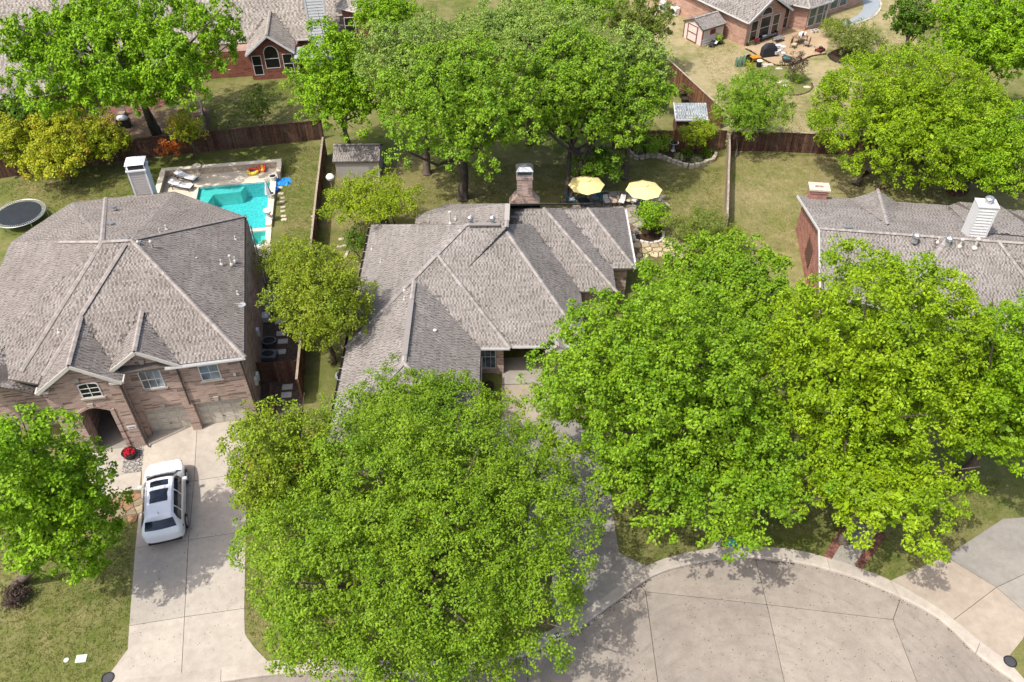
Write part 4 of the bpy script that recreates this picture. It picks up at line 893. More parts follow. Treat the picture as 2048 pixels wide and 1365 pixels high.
m_shed = mat('shed_pink', (.62, .53, .49), .7, .2, var=.05); m_shedt = mat('shed_red_trim', (.18, .035, .03), .7)
shed(Frame(G(1366, 75), 33 - 90), 'pale pink shed with dark red trim beside the salmon brick house', 2.75, 3.0, 1.85, 2.5, m_shed, m_shedt, 'grey')
shed(Frame(G(760, 356), 90), 'small grey shingled shed behind the crape myrtle', 2.5, 3.5, 1.7, 2.35, m_shsiding, m_trim, 'grey', False)
# lean-to with blue-grey shingles at the fence
bsf = Frame(G(1350, 272), -1); bs = thing('lean_to_shed', 'low lean-to with blue-grey shingle roof against the brown fence', 'shed', bsf.w(1.3, .8))
MB(bsf.M).box((0, .15, 0), (2.55, 1.7, 1.55)).build('wall', m_wood2, bs)
sh_base['blue'] = shingle_mat('shingle_blue', (.27, .30, .32), (.44, .47, .48)); sh_tab['blue'] = shingle_mat('shingle_tab_blue', (.14, .16, .17), (.27, .30, .31)); CAPM['blue'] = CAPM['grey']
make_roof(bs, [[bsf.w(-.12, 0, 1.55), bsf.w(2.7, 0, 1.55), bsf.w(2.7, 1.9, 2.15), bsf.w(-.12, 1.9, 2.15)]], 'blue', [], exposure=.2)
tr_ = MB(bsf.M); tr_.bar((-.15, 0, 1.56), (-.15, 1.9, 2.16), .05, .16); tr_.bar((-.15, -.03, 1.52), (2.75, -.03, 1.52), .05, .14); tr_.build('fascia', m_siding, bs)

# ================================================================== fences
def fence(label, pts, h=1.8, m=m_wood, cap=None, seed=0, pw=.14, rails_front=False):
    rng = random.Random(seed); pts = [Vector((p[0], p[1], 0)) for p in pts]
    t_ = thing('wooden_fence', label, 'fence', pts[len(pts) // 2])
    pk_ = MB()
    for a, c in zip(pts[:-1], pts[1:]):
        d = c - a; L = d.length; d.normalize(); sd = Vector((-d.y, d.x, 0)); k = int(L / pw)
        for i in range(k):
            p = a + d * ((i + .5) * L / k); hh = h + rng.uniform(-.02, .02); w_ = L / k * .47; o = sd * rng.uniform(-.006, .006)
            pk_.add([p - d * w_ - sd * .01 + o, p + d * w_ - sd * .01 + o, p + d * w_ + sd * .01 + o, p - d * w_ + sd * .01 + o] + [q + Vector((0, 0, hh)) for q in (p - d * w_ - sd * .01 + o, p + d * w_ - sd * .01 + o, p + d * w_ + sd * .01 + o, p - d * w_ + sd * .01 + o)],
                    [(4, 5, 6, 7), (0, 1, 5, 4), (1, 2, 6, 5), (2, 3, 7, 6), (3, 0, 4, 7)])
        n = max(1, round(L / 2.4))
        for i in range(n + 1):
            p = a + d * (L * i / n) + sd * .075; MB().bar(p, p + Vector((0, 0, h - .05)), .09, .09, up=(d.x, d.y, 0)).build('post', m, t_)
        for z in (.3, h / 2, h - .25): MB().bar(a + sd * .035 + Vector((0, 0, z)), c + sd * .035 + Vector((0, 0, z)), .04, .09).build('rail', m, t_)
        if cap: MB().bar(a + Vector((0, 0, h + .035)), c + Vector((0, 0, h + .035)), .15, .035).build('cap_rail', cap, t_)
    o = pk_.build('pickets', m, t_); o['kind'] = 'stuff'; return t_
gp = lambda *a: [G(*p) for p in a]
fence('long dark brown board fence behind the pool lawn', gp((-60, 366), (120, 340), (255, 320), (450, 300), (648, 279)), 1.85, m_wood2, m_wood2, 1)
fence('brown board fence between the pool lawn and the crape myrtle garden', gp((652, 312), (640, 420), (628, 540), (612, 700), (603, 800)), 1.75, m_wood, m_wood3, 2)
fence('sunlit red-brown fence running diagonally beside the dry lawn', gp((1290, 118), (1337, 160), (1413, 233), (1440, 258)), 1.85, m_wood, m_wood3, 3)
fence('dark brown fence between the dry lawn and the side lawn', gp((1458, 303), (1560, 304), (1640, 308), (1800, 316), (2060, 388)), 1.85, m_wood2, m_wood3, 4)
fence('brown fence behind the stone-edged flower bed', gp((1225, 299), (1345, 300), (1447, 300)), 1.85, m_wood, None, 5)
fence('weathered fence seen end-on between the umbrella lawn and the side lawn', gp((1452, 302), (1452, 340), (1450, 380), (1449, 418), (1447, 470)), 1.8, m_wood3, m_wood3, 6)
fence('short brown gate fence beside the two stepping slabs', gp((524, 766), (600, 762)), 1.75, m_wood2, None, 7)
# ------------------------------------------------------------------ trees: trunk and limbs, crown of leaf sprays on many boughs
def LM(name, mid, **k):
    mid = tuple(x * q for x, q in zip(mid, (1.03, 1.10, .68)))
    return leaf_mat(name, tuple(x * .5 for x in mid), mid, tuple(x * 1.6 for x in mid), **k)
L_oak = LM('leaf_oak', (.158, .25, .022))
L_oak2 = LM('leaf_oak_olive', (.178, .24, .022), tip=(.30, .19, .03), tipf=-.6)
L_elm = LM('leaf_elm', (.155, .262, .018))
L_pist = LM('leaf_yellow_green', (.198, .295, .013))
L_pist2 = LM('leaf_fresh_green', (.178, .295, .014))
L_maple = LM('leaf_maple', (.165, .275, .026))
L_silver = LM('leaf_silver', (.20, .285, .085))
L_bright = LM('leaf_bright', (.175, .305, .014))
L_phot = LM('leaf_photinia', (.32, .34, .03), tip=(.55, .25, .04), tipf=-.5)
L_orange = leaf_mat('leaf_orange', (.28, .06, .015), (.45, .13, .025), (.6, .22, .04))
L_myrt = LM('leaf_crape', (.215, .285, .018))
L_jun = LM('leaf_feathery', (.20, .25, .028))
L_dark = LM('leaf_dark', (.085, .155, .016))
L_grey = LM('leaf_grey_green', (.15, .19, .05))
L_pur = leaf_mat('leaf_purple', (.03, .02, .02), (.07, .045, .04), (.12, .09, .07))

def crown_mesh(name, parent, lobes, m, rng, dens=15.0, k=6, ll=.2, lw=.12, up=.5, droop=0.0, sprig=.34, low=.22, core=None):
    """lobes: (x, y, z, r, squash) are boughs; their surface carries leaf clumps, each a small dome of leaves"""
    P, D = [], []; cd = dens / 6.4; kk = int(round(k * 6.6)); rc0 = sprig * 1.18
    for (x, y, z, r, sq) in lobes:
        n = max(5, int(cd * 12.57 * r * r))
        d = rng.normal(size=(n, 3)); d /= np.linalg.norm(d, axis=1)[:, None]
        d = d[(d[:, 2] > -.2) | (rng.random(n) < low)]
        ph = rng.random(6) * 6.28; fr = rng.uniform(2.2, 4.5, 6)
        lump = 1 + .12 * np.sin(fr[0] * d[:, 0] * 2 + ph[0]) * np.sin(fr[1] * d[:, 1] * 2 + ph[1]) + .12 * np.sin(fr[2] * d[:, 2] * 2 + ph[2] + fr[3] * d[:, 0])
        rf = (1 - .32 * rng.random(len(d)) ** 2) * lump + .16 * rng.random(len(d)) ** 7
        p = np.stack([x + d[:, 0] * r * rf, y + d[:, 1] * r * rf, z + d[:, 2] * r * rf * sq - droop * (d[:, 0] ** 2 + d[:, 1] ** 2) * r * rng.random(len(d))], 1)
        P.append(p); D.append(d)
    P = np.concatenate(P); D = np.concatenate(D)
    keep = np.ones(len(P), bool)
    for (x, y, z, r, sq) in lobes:
        q = ((P[:, 0] - x) ** 2 + (P[:, 1] - y) ** 2 + ((P[:, 2] - z) / sq) ** 2) / (r * r)
        keep &= (q > .45) | (rng.random(len(P)) < .08)
    keep &= P[:, 2] > .12
    P, D = P[keep], D[keep]; n = len(P)
    ax = D * .8 + np.array([0, 0, up]) + rng.normal(size=(n, 3)) * .3; ax[:, 2] -= droop * .6
    ax /= np.linalg.norm(ax, axis=1)[:, None]
    rc = rc0 * rng.uniform(.6, 1.35, n)
    N = n * kk; pi = np.repeat(P, kk, 0); ai = np.repeat(ax, kk, 0); ri = np.repeat(rc, kk)
    e = ai * .6 + rng.normal(size=(N, 3)) * .55; e /= np.linalg.norm(e, axis=1)[:, None]
    e[:, 2] *= .8
    rr = ri * rng.random(N) ** .33
    base = pi + e * rr[:, None]; base[:, 2] -= droop * rng.random(N) * .5
    ld = e * .55 + rng.normal(size=(N, 3)) * .6; ld[:, 2] -= .22 + droop * .8; ld /= np.linalg.norm(ld, axis=1)[:, None]
    nn = e * .75 + np.array([0, 0, .6]) + rng.normal(size=(N, 3)) * .26
    sd = np.cross(ld, nn); sd /= np.linalg.norm(sd, axis=1)[:, None] + 1e-9
    L = ll * rng.uniform(.6, 1.25, N); Wd = lw * rng.uniform(.7, 1.25, N) * .5
    V = np.empty((N, 4, 3)); V[:, 0] = base - ld * (L * .5)[:, None]; V[:, 2] = base + ld * (L * .5)[:, None]; mid = base - ld * (L * .04)[:, None]
    V[:, 1] = mid + sd * Wd[:, None]; V[:, 3] = mid - sd * Wd[:, None]
    V[:, 2, 2] -= .02
    if core:   # larger leaves added inside the crown block light and hide the ground behind
        cx, cy, cz, a, b, h = core; n2 = int(26.0 * (a * b + a * h + b * h)); d = rng.normal(size=(n2, 3)); d /= np.linalg.norm(d, axis=1)[:, None]
        d = d[(d[:, 2] > -.7)]; n2 = len(d); rr = rng.uniform(.32, .66, n2)[:, None]
        c0 = np.array([cx, cy, cz]) + d * rr * np.array([a, b, h]); nn = d * .5 + np.array([0, 0, .7]) + rng.normal(size=(n2, 3)) * .4
        t1 = np.cross(nn, rng.normal(size=(n2, 3))); t1 /= np.linalg.norm(t1, axis=1)[:, None]; t2 = np.cross(nn, t1); t2 /= np.linalg.norm(t2, axis=1)[:, None]
        ls = (ll * 1.1 * rng.uniform(.7, 1.3, n2))[:, None]
        V2 = np.stack([c0 - t1 * ls, c0 + t2 * ls * .62, c0 + t1 * ls, c0 - t2 * ls * .62], 1); V = np.concatenate([V, V2]); N += n2
    return np_mesh(name, V.reshape(-1, 3), np.arange(N * 4).reshape(-1, 4), m, parent), N
LEAVES = 0
def tree(label, u, v, zc, rx, ry, m, base=None, nl=40, lr=.3, seed=1, dens=15, k=6, ll=.2, lw=.12, tr=.22, bark=m_bark, name='tree', cat='tree', sq=.85, droop=0.0, up=.5, lift=.0, hmin=.3, stems=1, group=None, inner=.25, sprig=.34, extra=None, cut=-.35, deep=1.0, limbs=12, jit=.74, core=True):
    """crown centred on photo pixel (u, v) at height zc, rx/ry its half extents in photo pixels"""
    global LEAVES
    rng = np.random.default_rng(seed); c = G(u, v, zc); s = pxm(c); a = rx / s; e = ry / s
    dd = math.atan2(CAM_H - zc, math.hypot(c.x, c.y)); b = a * deep
    h = math.sqrt(max(e * e - (b * math.sin(dd)) ** 2, (hmin * a * math.cos(dd)) ** 2)) / math.cos(dd); h = min(h, max(zc - .3, .3) * 1.0 if zc < 2 else zc * .92)
    B = G(*base) if base else Vector((c.x, c.y, 0)); B.z = 0
    t_ = thing(name, label, cat, B, group)
    lobes = []; ga = 2.399963
    for i in range(nl):
        zz = 1 - (i + .5) / nl * (1 - cut); w = math.sqrt(max(0, 1 - zz * zz)); an = i * ga + rng.normal() * .25
        r = lr * .92 * min(a, b, max(h, a * .5)) * rng.uniform(.7, 1.3); q = rng.uniform(jit, 1.08 if jit < .9 else 1.02)
        lobes.append((c.x + math.cos(an) * w * max(.1, a - r * .75) * q, c.y + math.sin(an) * w * max(.1, b - r * .75) * q, c.z + zz * max(.1, h - r * .6) * q, r, sq))
    for i in range(int(nl * inner)):
        d = rng.normal(size=3); d /= np.linalg.norm(d); r = lr * min(a, b) * 1.0; q = rng.uniform(.25, .6)
        lobes.append((c.x + d[0] * a * q, c.y + d[1] * b * q, c.z + d[2] * h * q * .7, r, sq))
    if extra:
        for (eu, ev, ez, er) in extra: p = G(eu, ev, ez); lobes.append((p.x, p.y, p.z, er / pxm(p), sq))
    _, n = crown_mesh('crown', t_, lobes, m, rng, dens, k, ll, lw, up, droop, sprig, core=(c.x, c.y, c.z, a, b, h) if core and a > 1.2 else None); LEAVES += n
    # trunk, fork, limbs
    tb = MB(); top = Vector((c.x, c.y, max(.3, zc - h * .35)))
    forks = []
    for q in range(stems):
        off = Vector((rng.normal(), rng.normal(), 0)) * (.12 * tr if stems == 1 else .25 + tr)
        p0 = B + off * (.5 if stems > 1 else 0); tp = top + Vector((rng.normal() * .3, rng.normal() * .3, 0)) * (1 if stems == 1 else a * .6)
        path = [p0 + (tp - p0) * s_ + Vector((math.sin(s_ * 5 + q) * .12, math.cos(s_ * 4 + q) * .1, 0)) * (s_ > 0) for s_ in (0, .04, .3, .6, .85, 1)]
        k_ = 1 if stems == 1 else .55
        tb.tube(path, [tr * 1.5 * k_, tr * 1.1 * k_, tr * .9 * k_, tr * .75 * k_, tr * .6 * k_, tr * .45 * k_], 9); forks.append((path[3], path[4], path[5]))
    order = rng.permutation(len(lobes))[:limbs]
    for i in order:
        lo = Vector(lobes[i][:3]); f = forks[i % len(forks)]; st = f[int(rng.integers(0, 3))]
        mid = st.lerp(lo, .5) + Vector((0, 0, -.12 * (lo - st).length * rng.random()))
        tb.tube([st, mid, lo, lo + (lo - mid) * .4], [tr * .42 * (1 if stems == 1 else .6), tr * .28, tr * .12, .012], 5)
    smooth_by_angle(tb.build('trunk', bark, t_), 60)
    return t_

# front garden
tree('huge round live oak over the kerb in front of the centre house', 836, 1088, 6.0, 338, 298, L_oak, cut=-.6, nl=125, lr=.33, extra=[(1000, 835, 4.2, 52), (1080, 850, 4.4, 50), (1050, 910, 5, 55), (1115, 940, 5, 44), (930, 810, 4.5, 55), (700, 840, 4.6, 60), (560, 1180, 3.5, 55), (640, 1290, 3, 55), (520, 1080, 4, 50)], seed=11, ll=0.136, lw=0.085, dens=16, tr=.38, inner=.3, limbs=22)
tree('olive-tinged oak crown between the left driveway and the big oak', 575, 955, 5.0, 112, 155, L_oak2, nl=52, lr=.27, seed=12, ll=0.145, lw=0.085, dens=17, tr=.25)
tree('grey-green young oak crown against the garage wing roof', 820, 832, 4.4, 150, 60, L_oak, nl=34, lr=.36, seed=13, ll=0.145, lw=0.085, dens=16, tr=.18)
tree('broad dark green elm right of the entry porch', 1300, 800, 6.5, 232, 250, L_elm, extra=[(1120, 790, 5.5, 48), (1135, 860, 5, 50), (1170, 930, 5, 48), (1195, 1000, 4.5, 42)], nl=66, lr=.23, seed=14, ll=0.162, lw=0.119, dens=13, tr=.32, limbs=18)
tree('dark green elm leaning over the kerb by the turquoise cushion', 1440, 912, 6.0, 235, 166, L_elm, nl=60, lr=.24, seed=15, ll=0.162, lw=0.119, dens=13, tr=.3, limbs=18)
tree('rounded green tree hiding the gap between the two right houses', 1450, 600, 5.6, 200, 122, L_elm, nl=52, lr=.28, seed=16, ll=0.187, lw=0.128, dens=13, tr=.25)
tree('tall yellow-green pistache in front of the right house', 1730, 750, 7.5, 225, 280, L_pist, nl=72, lr=.22, seed=17, ll=0.187, lw=0.102, dens=12.5, tr=.32, limbs=18)
tree('yellow-green pistache spilling towards the brick-edged walk', 1745, 952, 5.5, 190, 146, L_pist, nl=46, lr=.27, seed=18, ll=0.187, lw=0.102, dens=12.5, tr=.26)
tree('bright green pistache at the right picture edge beside the driveway apron', 2010, 800, 6.5, 170, 225, L_pist2, nl=60, lr=.25, seed=19, ll=0.178, lw=0.102, dens=12.5, tr=.3)
tree('bright green pear tree at the arched entry of the left house', 90, 1000, 7.0, 132, 205, L_bright, base=(35, 1170), cut=-.75, nl=62, lr=.27, seed=20, ll=0.170, lw=0.119, dens=15, tr=.22)
tree('small green tree tip at the left picture edge beside the roof', -16, 650, 5.0, 26, 40, L_bright, nl=10, lr=.45, seed=21, tr=.12)
# side yard
tree('feathery yellow-green tree between the two roofs', 645, 618, 4.6, 100, 122, L_jun, nl=46, lr=.3, seed=22, ll=0.153, lw=0.076, dens=18, tr=.16, up=.35)
tree('dim feathery cedar beside the spa', 570, 520, 3.6, 62, 45, L_jun, nl=26, lr=.34, seed=23, ll=0.128, lw=0.060, dens=20, tr=.14, up=.3)
tree('spreading crape myrtle with many stems left of the centre roof', 742, 402, 3.4, 100, 62, L_myrt, base=(790, 462), nl=44, lr=.27, seed=24, ll=0.128, lw=0.085, dens=20, tr=.13, stems=6, cut=-.1)
tree('dark glossy shrub at the back corner of the centre roof', 712, 487, 1.6, 26, 36, L_dark, nl=14, lr=.42, seed=25, ll=0.119, lw=0.085, dens=22, tr=.05, name='shrub', cat='shrub')
# back gardens, centre
tree('big maple behind the brick chimney, trunk bare below', 915, 215, 8.5, 188, 140, L_maple, base=(925, 398), nl=66, lr=.24, seed=26, ll=0.170, lw=0.128, dens=12, tr=.4, bark=m_bark_d, limbs=18)
tree('big forked maple beside the yellow umbrellas', 1165, 205, 7.0, 172, 138, L_maple, deep=.8, base=(1122, 408), nl=62, lr=.24, seed=27, ll=0.170, lw=0.128, dens=12, tr=.36, bark=m_bark_d, stems=3, limbs=18)
tree('silvery green tree rising behind the big maple', 835, 130, 9.5, 130, 95, L_silver, nl=44, lr=.28, seed=28, ll=0.170, lw=0.111, dens=12, tr=.3, up=.8, limbs=14)
tree('silvery maple crown at the top of the garden', 1060, 75, 9.5, 170, 80, L_silver, nl=48, lr=.28, seed=29, ll=0.170, lw=0.111, dens=12, tr=.3, up=.8)
tree('silver-tipped tree leaning towards the diagonal fence', 1265, 175, 8.0, 75, 110, L_silver, nl=34, lr=.32, seed=30, ll=0.204, lw=0.119, dens=12, tr=.25, up=.8)
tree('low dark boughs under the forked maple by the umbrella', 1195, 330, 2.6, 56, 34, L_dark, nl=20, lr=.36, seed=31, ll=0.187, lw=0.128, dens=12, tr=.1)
tree('bright green maple left of the small shingled shed', 682, 188, 6.2, 97, 126, L_bright, nl=46, lr=.29, seed=32, ll=0.170, lw=0.128, dens=13, tr=.25)
tree('feathery tree at the top edge above the bright maple', 770, 25, 7.0, 75, 50, L_bright, nl=26, lr=.34, seed=33, ll=0.204, lw=0.102, dens=12, droop=.3)
tree('dark feathery tree at the top edge, middle', 1150, 2, 7.0, 105, 42, L_maple, nl=30, lr=.34, seed=34, ll=0.221, lw=0.102, dens=11, droop=.3)
tree('olive evergreen behind the diagonal fence', 1282, 52, 5.0, 62, 56, L_grey, nl=28, lr=.36, seed=35, ll=0.187, lw=0.102, dens=13)
# upper left
tree('tall drooping elm over the back house, thick forked trunk', 245, 95, 9.5, 245, 125, L_bright, base=(312, 272), nl=84, lr=.22, seed=36, ll=0.255, lw=0.153, dens=13, tr=.42, droop=.5, sq=1.15, inner=.25, core=False, limbs=30, stems=3, cut=-.5)
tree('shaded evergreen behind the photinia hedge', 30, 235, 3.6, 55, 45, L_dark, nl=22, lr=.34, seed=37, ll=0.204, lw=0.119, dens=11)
for i, (u, v, rx, ry, lab) in enumerate(((30, 290, 60, 78, 'golden photinia bush at the left picture edge'), (120, 270, 66, 72, 'tall middle bush of the photinia hedge'), (118, 318, 72, 48, 'low orange-tipped photinia in front of the hedge'), (205, 285, 52, 70, 'photinia bush nearest the siding chimney'))):
    tree(lab, u, v, 2.4, rx, ry, L_phot, nl=34, lr=.32, seed=40 + i, ll=0.170, lw=0.111, dens=16, tr=.1, name='photinia_bush', cat='bush', group='photinia hedge')
rt = tree('small tree with orange lower leaves at the back fence', 372, 262, 2.9, 34, 44, L_phot, base=(385, 318), nl=16, lr=.36, seed=46, ll=0.162, lw=0.102, dens=13, tr=.09)
pp = G(340, 298, 1.5); crown_mesh('orange_leaves', rt, [(pp.x + dx, pp.y, pp.z + dz, .55, .8) for dx, dz in ((-.5, .2), (.2, -.1), (.8, -.2), (-.1, .5))], L_orange, np.random.default_rng(3), 16, 6, .18, .12)
tree('thin grey-green sapling on the lawn of the back house', 515, 212, 2.4, 48, 42, L_grey, base=(525, 252), nl=16, lr=.32, seed=47, ll=0.145, lw=0.068, dens=7, tr=.07, stems=2)
# right side
tree('broad dome-shaped golden green locust on the side lawn', 1815, 240, 5.4, 188, 142, L_pist, base=(1712, 372), nl=120, lr=.17, seed=48, ll=0.170, lw=0.093, dens=19, jit=.93, tr=.28, cut=-.5, hmin=.45, inner=.35)
tree('fresh green locust right of the dome-shaped one, ringed trunk', 1975, 300, 5.2, 125, 95, L_pist2, base=(1916, 384), nl=70, lr=.22, seed=49, ll=0.170, lw=0.093, dens=18, jit=.9, tr=.26, cut=-.5)
tree('tall pale green tree in the top right corner', 1985, 85, 8.0, 130, 110, L_bright, nl=52, lr=.26, seed=50, ll=0.204, lw=0.145, dens=11, tr=.3)
tree('dark tree beside the gravel path', 1822, 45, 4.5, 48, 48, L_dark, nl=24, lr=.36, seed=51, ll=0.221, lw=0.136, dens=11)
tree('small feathery tree at the corner of the two fences', 1500, 222, 3.6, 78, 78, L_maple, base=(1476, 318), nl=36, lr=.3, seed=52, ll=0.170, lw=0.076, dens=14, tr=.1, stems=2)
bpy.data.objects  # keep order
tree('light green bush beside the lean-to', 1396, 272, 1.9, 36, 32, L_myrt, nl=18, lr=.38, seed=53, ll=0.153, lw=0.076, dens=15, tr=.06, name='bush', cat='bush')
tree('round glossy green shrub inside the white stone ring', 1302, 438, 1.5, 33, 40, L_bright, nl=20, lr=.38, seed=54, ll=0.145, lw=0.093, dens=20, tr=.06, name='shrub', cat='shrub')
tree('sprawling olive juniper beside the end-on fence', 1400, 462, 1.5, 68, 48, L_grey, nl=34, lr=.3, seed=55, ll=0.136, lw=0.068, dens=18, tr=.07, name='juniper', cat='shrub')
tree('yellow-green juniper bough beside the round shrub', 1465, 480, 1.3, 30, 26, L_jun, nl=14, lr=.4, seed=56, ll=0.128, lw=0.068, dens=18, tr=.05, name='juniper', cat='shrub')
tree('grey-green weeping shrub in the mulch ring', 1708, 78, 1.9, 62, 38, L_grey, base=(1705, 108), nl=30, lr=.32, seed=57, ll=0.153, lw=0.076, dens=14, tr=.08, name='shrub', cat='shrub')
tree('light green shrub beside the patio and the bay window', 1662, 55, 1.1, 22, 18, L_jun, nl=12, lr=.4, seed=58, ll=0.170, lw=0.085, dens=13, tr=.04, name='shrub', cat='shrub')
tree('thin purple-leaved plum in the island bed', 1590, 132, 1.7, 24, 34, L_pur, base=(1588, 168), nl=12, lr=.3, seed=59, ll=0.145, lw=0.068, dens=7, tr=.04)
tree('slender sapling on the shaded lawn by the diagonal fence', 1338, 190, 2.0, 13, 22, L_bright, base=(1331, 230), nl=8, lr=.42, seed=60, ll=0.170, lw=0.085, dens=9, tr=.03)
tree('green creeper along the brown gate beside the garage', 505, 760, .8, 12, 24, L_dark, nl=10, lr=.45, seed=61, ll=0.102, lw=0.068, dens=20, tr=.03, name='shrub', cat='shrub')
tree('purple-leaved shrub on the front lawn under the pear tree', 32, 1192, .4, 20, 12, L_pur, nl=10, lr=.42, seed=62, ll=0.111, lw=0.068, dens=22, tr=.03, name='shrub', cat='shrub')
tree('bushy juniper over the back wall of the flower bed', 1300, 285, 1.2, 40, 18, L_maple, nl=16, lr=.4, seed=63, ll=0.136, lw=0.076, dens=15, tr=.04, name='shrub', cat='shrub')

# ------------------------------------------------------------------ pool garden of the left house
m_deck = concrete('pool_deck_concrete', (.58, .52, .43), (.52, .46, .37)); m_coping = mat('pool_coping', (.66, .58, .45), .8, .2, var=.12, vs=4)
t = NT('pool_water'); gl = t.new('BsdfGlossy'); gl.inputs['Roughness'].default_value = .03
tp_ = t.new('BsdfTransparent'); tp_.inputs[0].default_value = (.32, .84, .85, 1)
fr_ = t.new('Fresnel'); fr_.inputs[0].default_value = 1.33; mx = t.new('MixShader'); t.link(fr_.outputs[0], mx.inputs[0]); t.link(tp_.outputs[0], mx.inputs[1]); t.link(gl.outputs[0], mx.inputs[2]); t.link(mx.outputs[0], t.out.inputs[0])
bp = t.new('Bump'); bp.inputs['Strength'].default_value = .5; bp.inputs['Distance'].default_value = .03; t.link(t.noise(3.2, detail=3), bp.inputs['Height']); t.link(bp.outputs[0], gl.inputs['Normal']); t.link(bp.outputs[0], fr_.inputs['Normal']); m_water = t.m
t = NT('pool_plaster_caustics'); vo = t.new('TexVoronoi', feature='DISTANCE_TO_EDGE'); vo.inputs['Scale'].default_value = 3.6
nz_ = t.new('TexNoise'); nz_.inputs['Scale'].default_value = 1.4; t.link(t.pos(), nz_.inputs['Vector']); t.link(t.mix(.35, t.pos(), nz_.outputs['Color'], 'ADD'), vo.inputs['Vector'])
m_plaster = t.done(t.ramp(vo.outputs['Distance'], [(0, (.62, .78, .76)), (.08, (.40, .60, .61)), (.5, (.33, .52, .54))]), .8, .2)  # bright caustic light net painted into the plaster colour along the cell edges
m_plaster_l = mat('pool_plaster_pale', (.62, .72, .66), .8, .2, var=.1)
DZ = .07
pool = thing('swimming_pool', 'turquoise swimming pool with pale coping behind the left house', 'pool', PF.w((px0 + px1) / 2, py0 / 2))
def basin(rect, depth, m, parent, name='basin'):
    (ax, ay), (bx2, _), (_, cy), _ = rect; mb = MB(PF.M); x0, x1, y0, y1 = ax, bx2, ay, cy
    mb.add([(x0, y0, -depth), (x1, y0, -depth), (x1, y1, -depth), (x0, y1, -depth), (x0, y0, DZ - .01), (x1, y0, DZ - .01), (x1, y1, DZ - .01), (x0, y1, DZ - .01)], [(0, 1, 2, 3), (0, 1, 5, 4), (1, 2, 6, 5), (2, 3, 7, 6), (3, 0, 4, 7)])
    return mb.build(name, m, parent)
basin(pool_rect, 1.35, m_plaster, pool)
# ledge and steps in the far left corner
xl = px0 + .05
sg = MB(PF.M); sg.prism([(xl + .01, -.01), (xl + 3.6, -.01), (xl + 3.3, -.75), (xl + 1.15, -.85), (xl + .75, -2.3), (xl + .01, -2.5)], -1.34, -.24); sg.build('tanning_ledge', m_plaster_l, pool)
MB(PF.M).poly([(x, y, -.06) for x, y in pool_rect]).build('water', m_water, pool)
spa = thing('spa', 'small square pale green spa joined to the pool end', 'spa', PF.w((spa_rect[0][0] + spa_rect[1][0]) / 2, spa_rect[0][1] + .8))
basin(spa_rect, .9, m_plaster_l, spa)
(sx0, sy0), (sx1, _), (_, sy1), _ = spa_rect
sg = MB(PF.M); sg.box((sx0 + .01, sy0 + .01, -.89), (sx0 + 1.5, sy1 - .01, -.4)); sg.box((sx1 - .45, sy0 + .01, -.89), (sx1 - .01, sy1 - .01, -.4)); sg.build('spa_bench', m_plaster_l, spa)
MB(PF.M).poly([(x, y, -.03) for x, y in spa_rect]).build('water', m_water, spa)
DX0, DY1 = pl(331, 345).x, pl(331, 345).y + .0
DX0 = -2.75; DY1 = 2.0
dk = thing('pool_deck', 'tan concrete deck round the pool', 'deck', PF.w(0, 0)); dk['kind'] = 'structure'; del dk['category']
for (a, c) in (((DX0, py0 - 2.6), (px0 + .0, DY1)), ((px0 + .0, .06), (px1 + .5, DY1)), ((px0 + .0, py0 - .36), (spa_rect[0][0] - .002, py0 - .02)), ((px0, py0 - 2.6), (sx0 - .002, py0 - .36)), ((sx0, sy0 - 1.6), (px1 + .5, sy0 - .02))): MB(PF.M).box((a[0], a[1], -.02), (c[0], c[1], DZ - .012)).build('deck_slab', m_deck, dk)
# coping stones
def coping(x0, y0, x1, y1, z=DZ, parent=pool, L=.62, h=.07):
    horiz = abs(x1 - x0) > abs(y1 - y0); n = max(1, round((abs(x1 - x0) if horiz else abs(y1 - y0)) / L))
    for i in range(n):
        if horiz: a = (x0 + (x1 - x0) * i / n + .006, y0, z - h); c = (x0 + (x1 - x0) * (i + 1) / n - .006, y1, z)
        else: a = (x0, y0 + (y1 - y0) * i / n + .006, z - h); c = (x1, y0 + (y1 - y0) * (i + 1) / n - .006, z)
        MB(PF.M).box(a, c).build('coping_stone', m_coping, parent)
coping(px0 - .34, py1 + .0, px1 + .02, py1 + .36); coping(px0 - .34, py0, px0 + .05, py1 - .004); coping(sx0 - .3, py0 - .375, px1 + .42, py0 - .01, .085)
coping(px1 + .0, py0 + .01, px1 + .46, py1 + .36, .30, h=.36); coping(sx1 + .01, sy0 - .3, sx1 + .42, sy1 + .02, .085); coping(sx0 - .3, sy0 - .34, sx1 + .004, sy0 - .005, .086)
# low stone-faced garden walls round the deck
gw = thing('garden_wall', 'low stone-faced wall with pale coping round the pool deck', 'wall', PF.w(DX0, DY1))
MB(PF.M).box((DX0 - .25, DY1, 0), (px1 + .5, DY1 + .3, .62)).build('wall', mat('stacked_stone', (.40, .33, .25), .9, .15, var=.45, vs=7, bump=.8, bs=9), gw)
MB(PF.M).box((DX0 - .3, py0 - 2, 0), (DX0 - .02, DY1, .62)).build('wall', MATS['stacked_stone'], gw); MB(PF.M).box((px1 + .52, 0.4, 0), (px1 + .8, DY1 + .3, .62)).build('wall', MATS['stacked_stone'], gw)
coping(DX0 - .32, DY1 - .05, px1 + .82, DY1 + .36, .7, gw, .9); coping(DX0 - .36, py0 - 2, DX0 + .06, DY1 - .06, .7, gw, .9); coping(px1 + .46, .4, px1 + .86, DY1 - .06, .7, gw, .9)

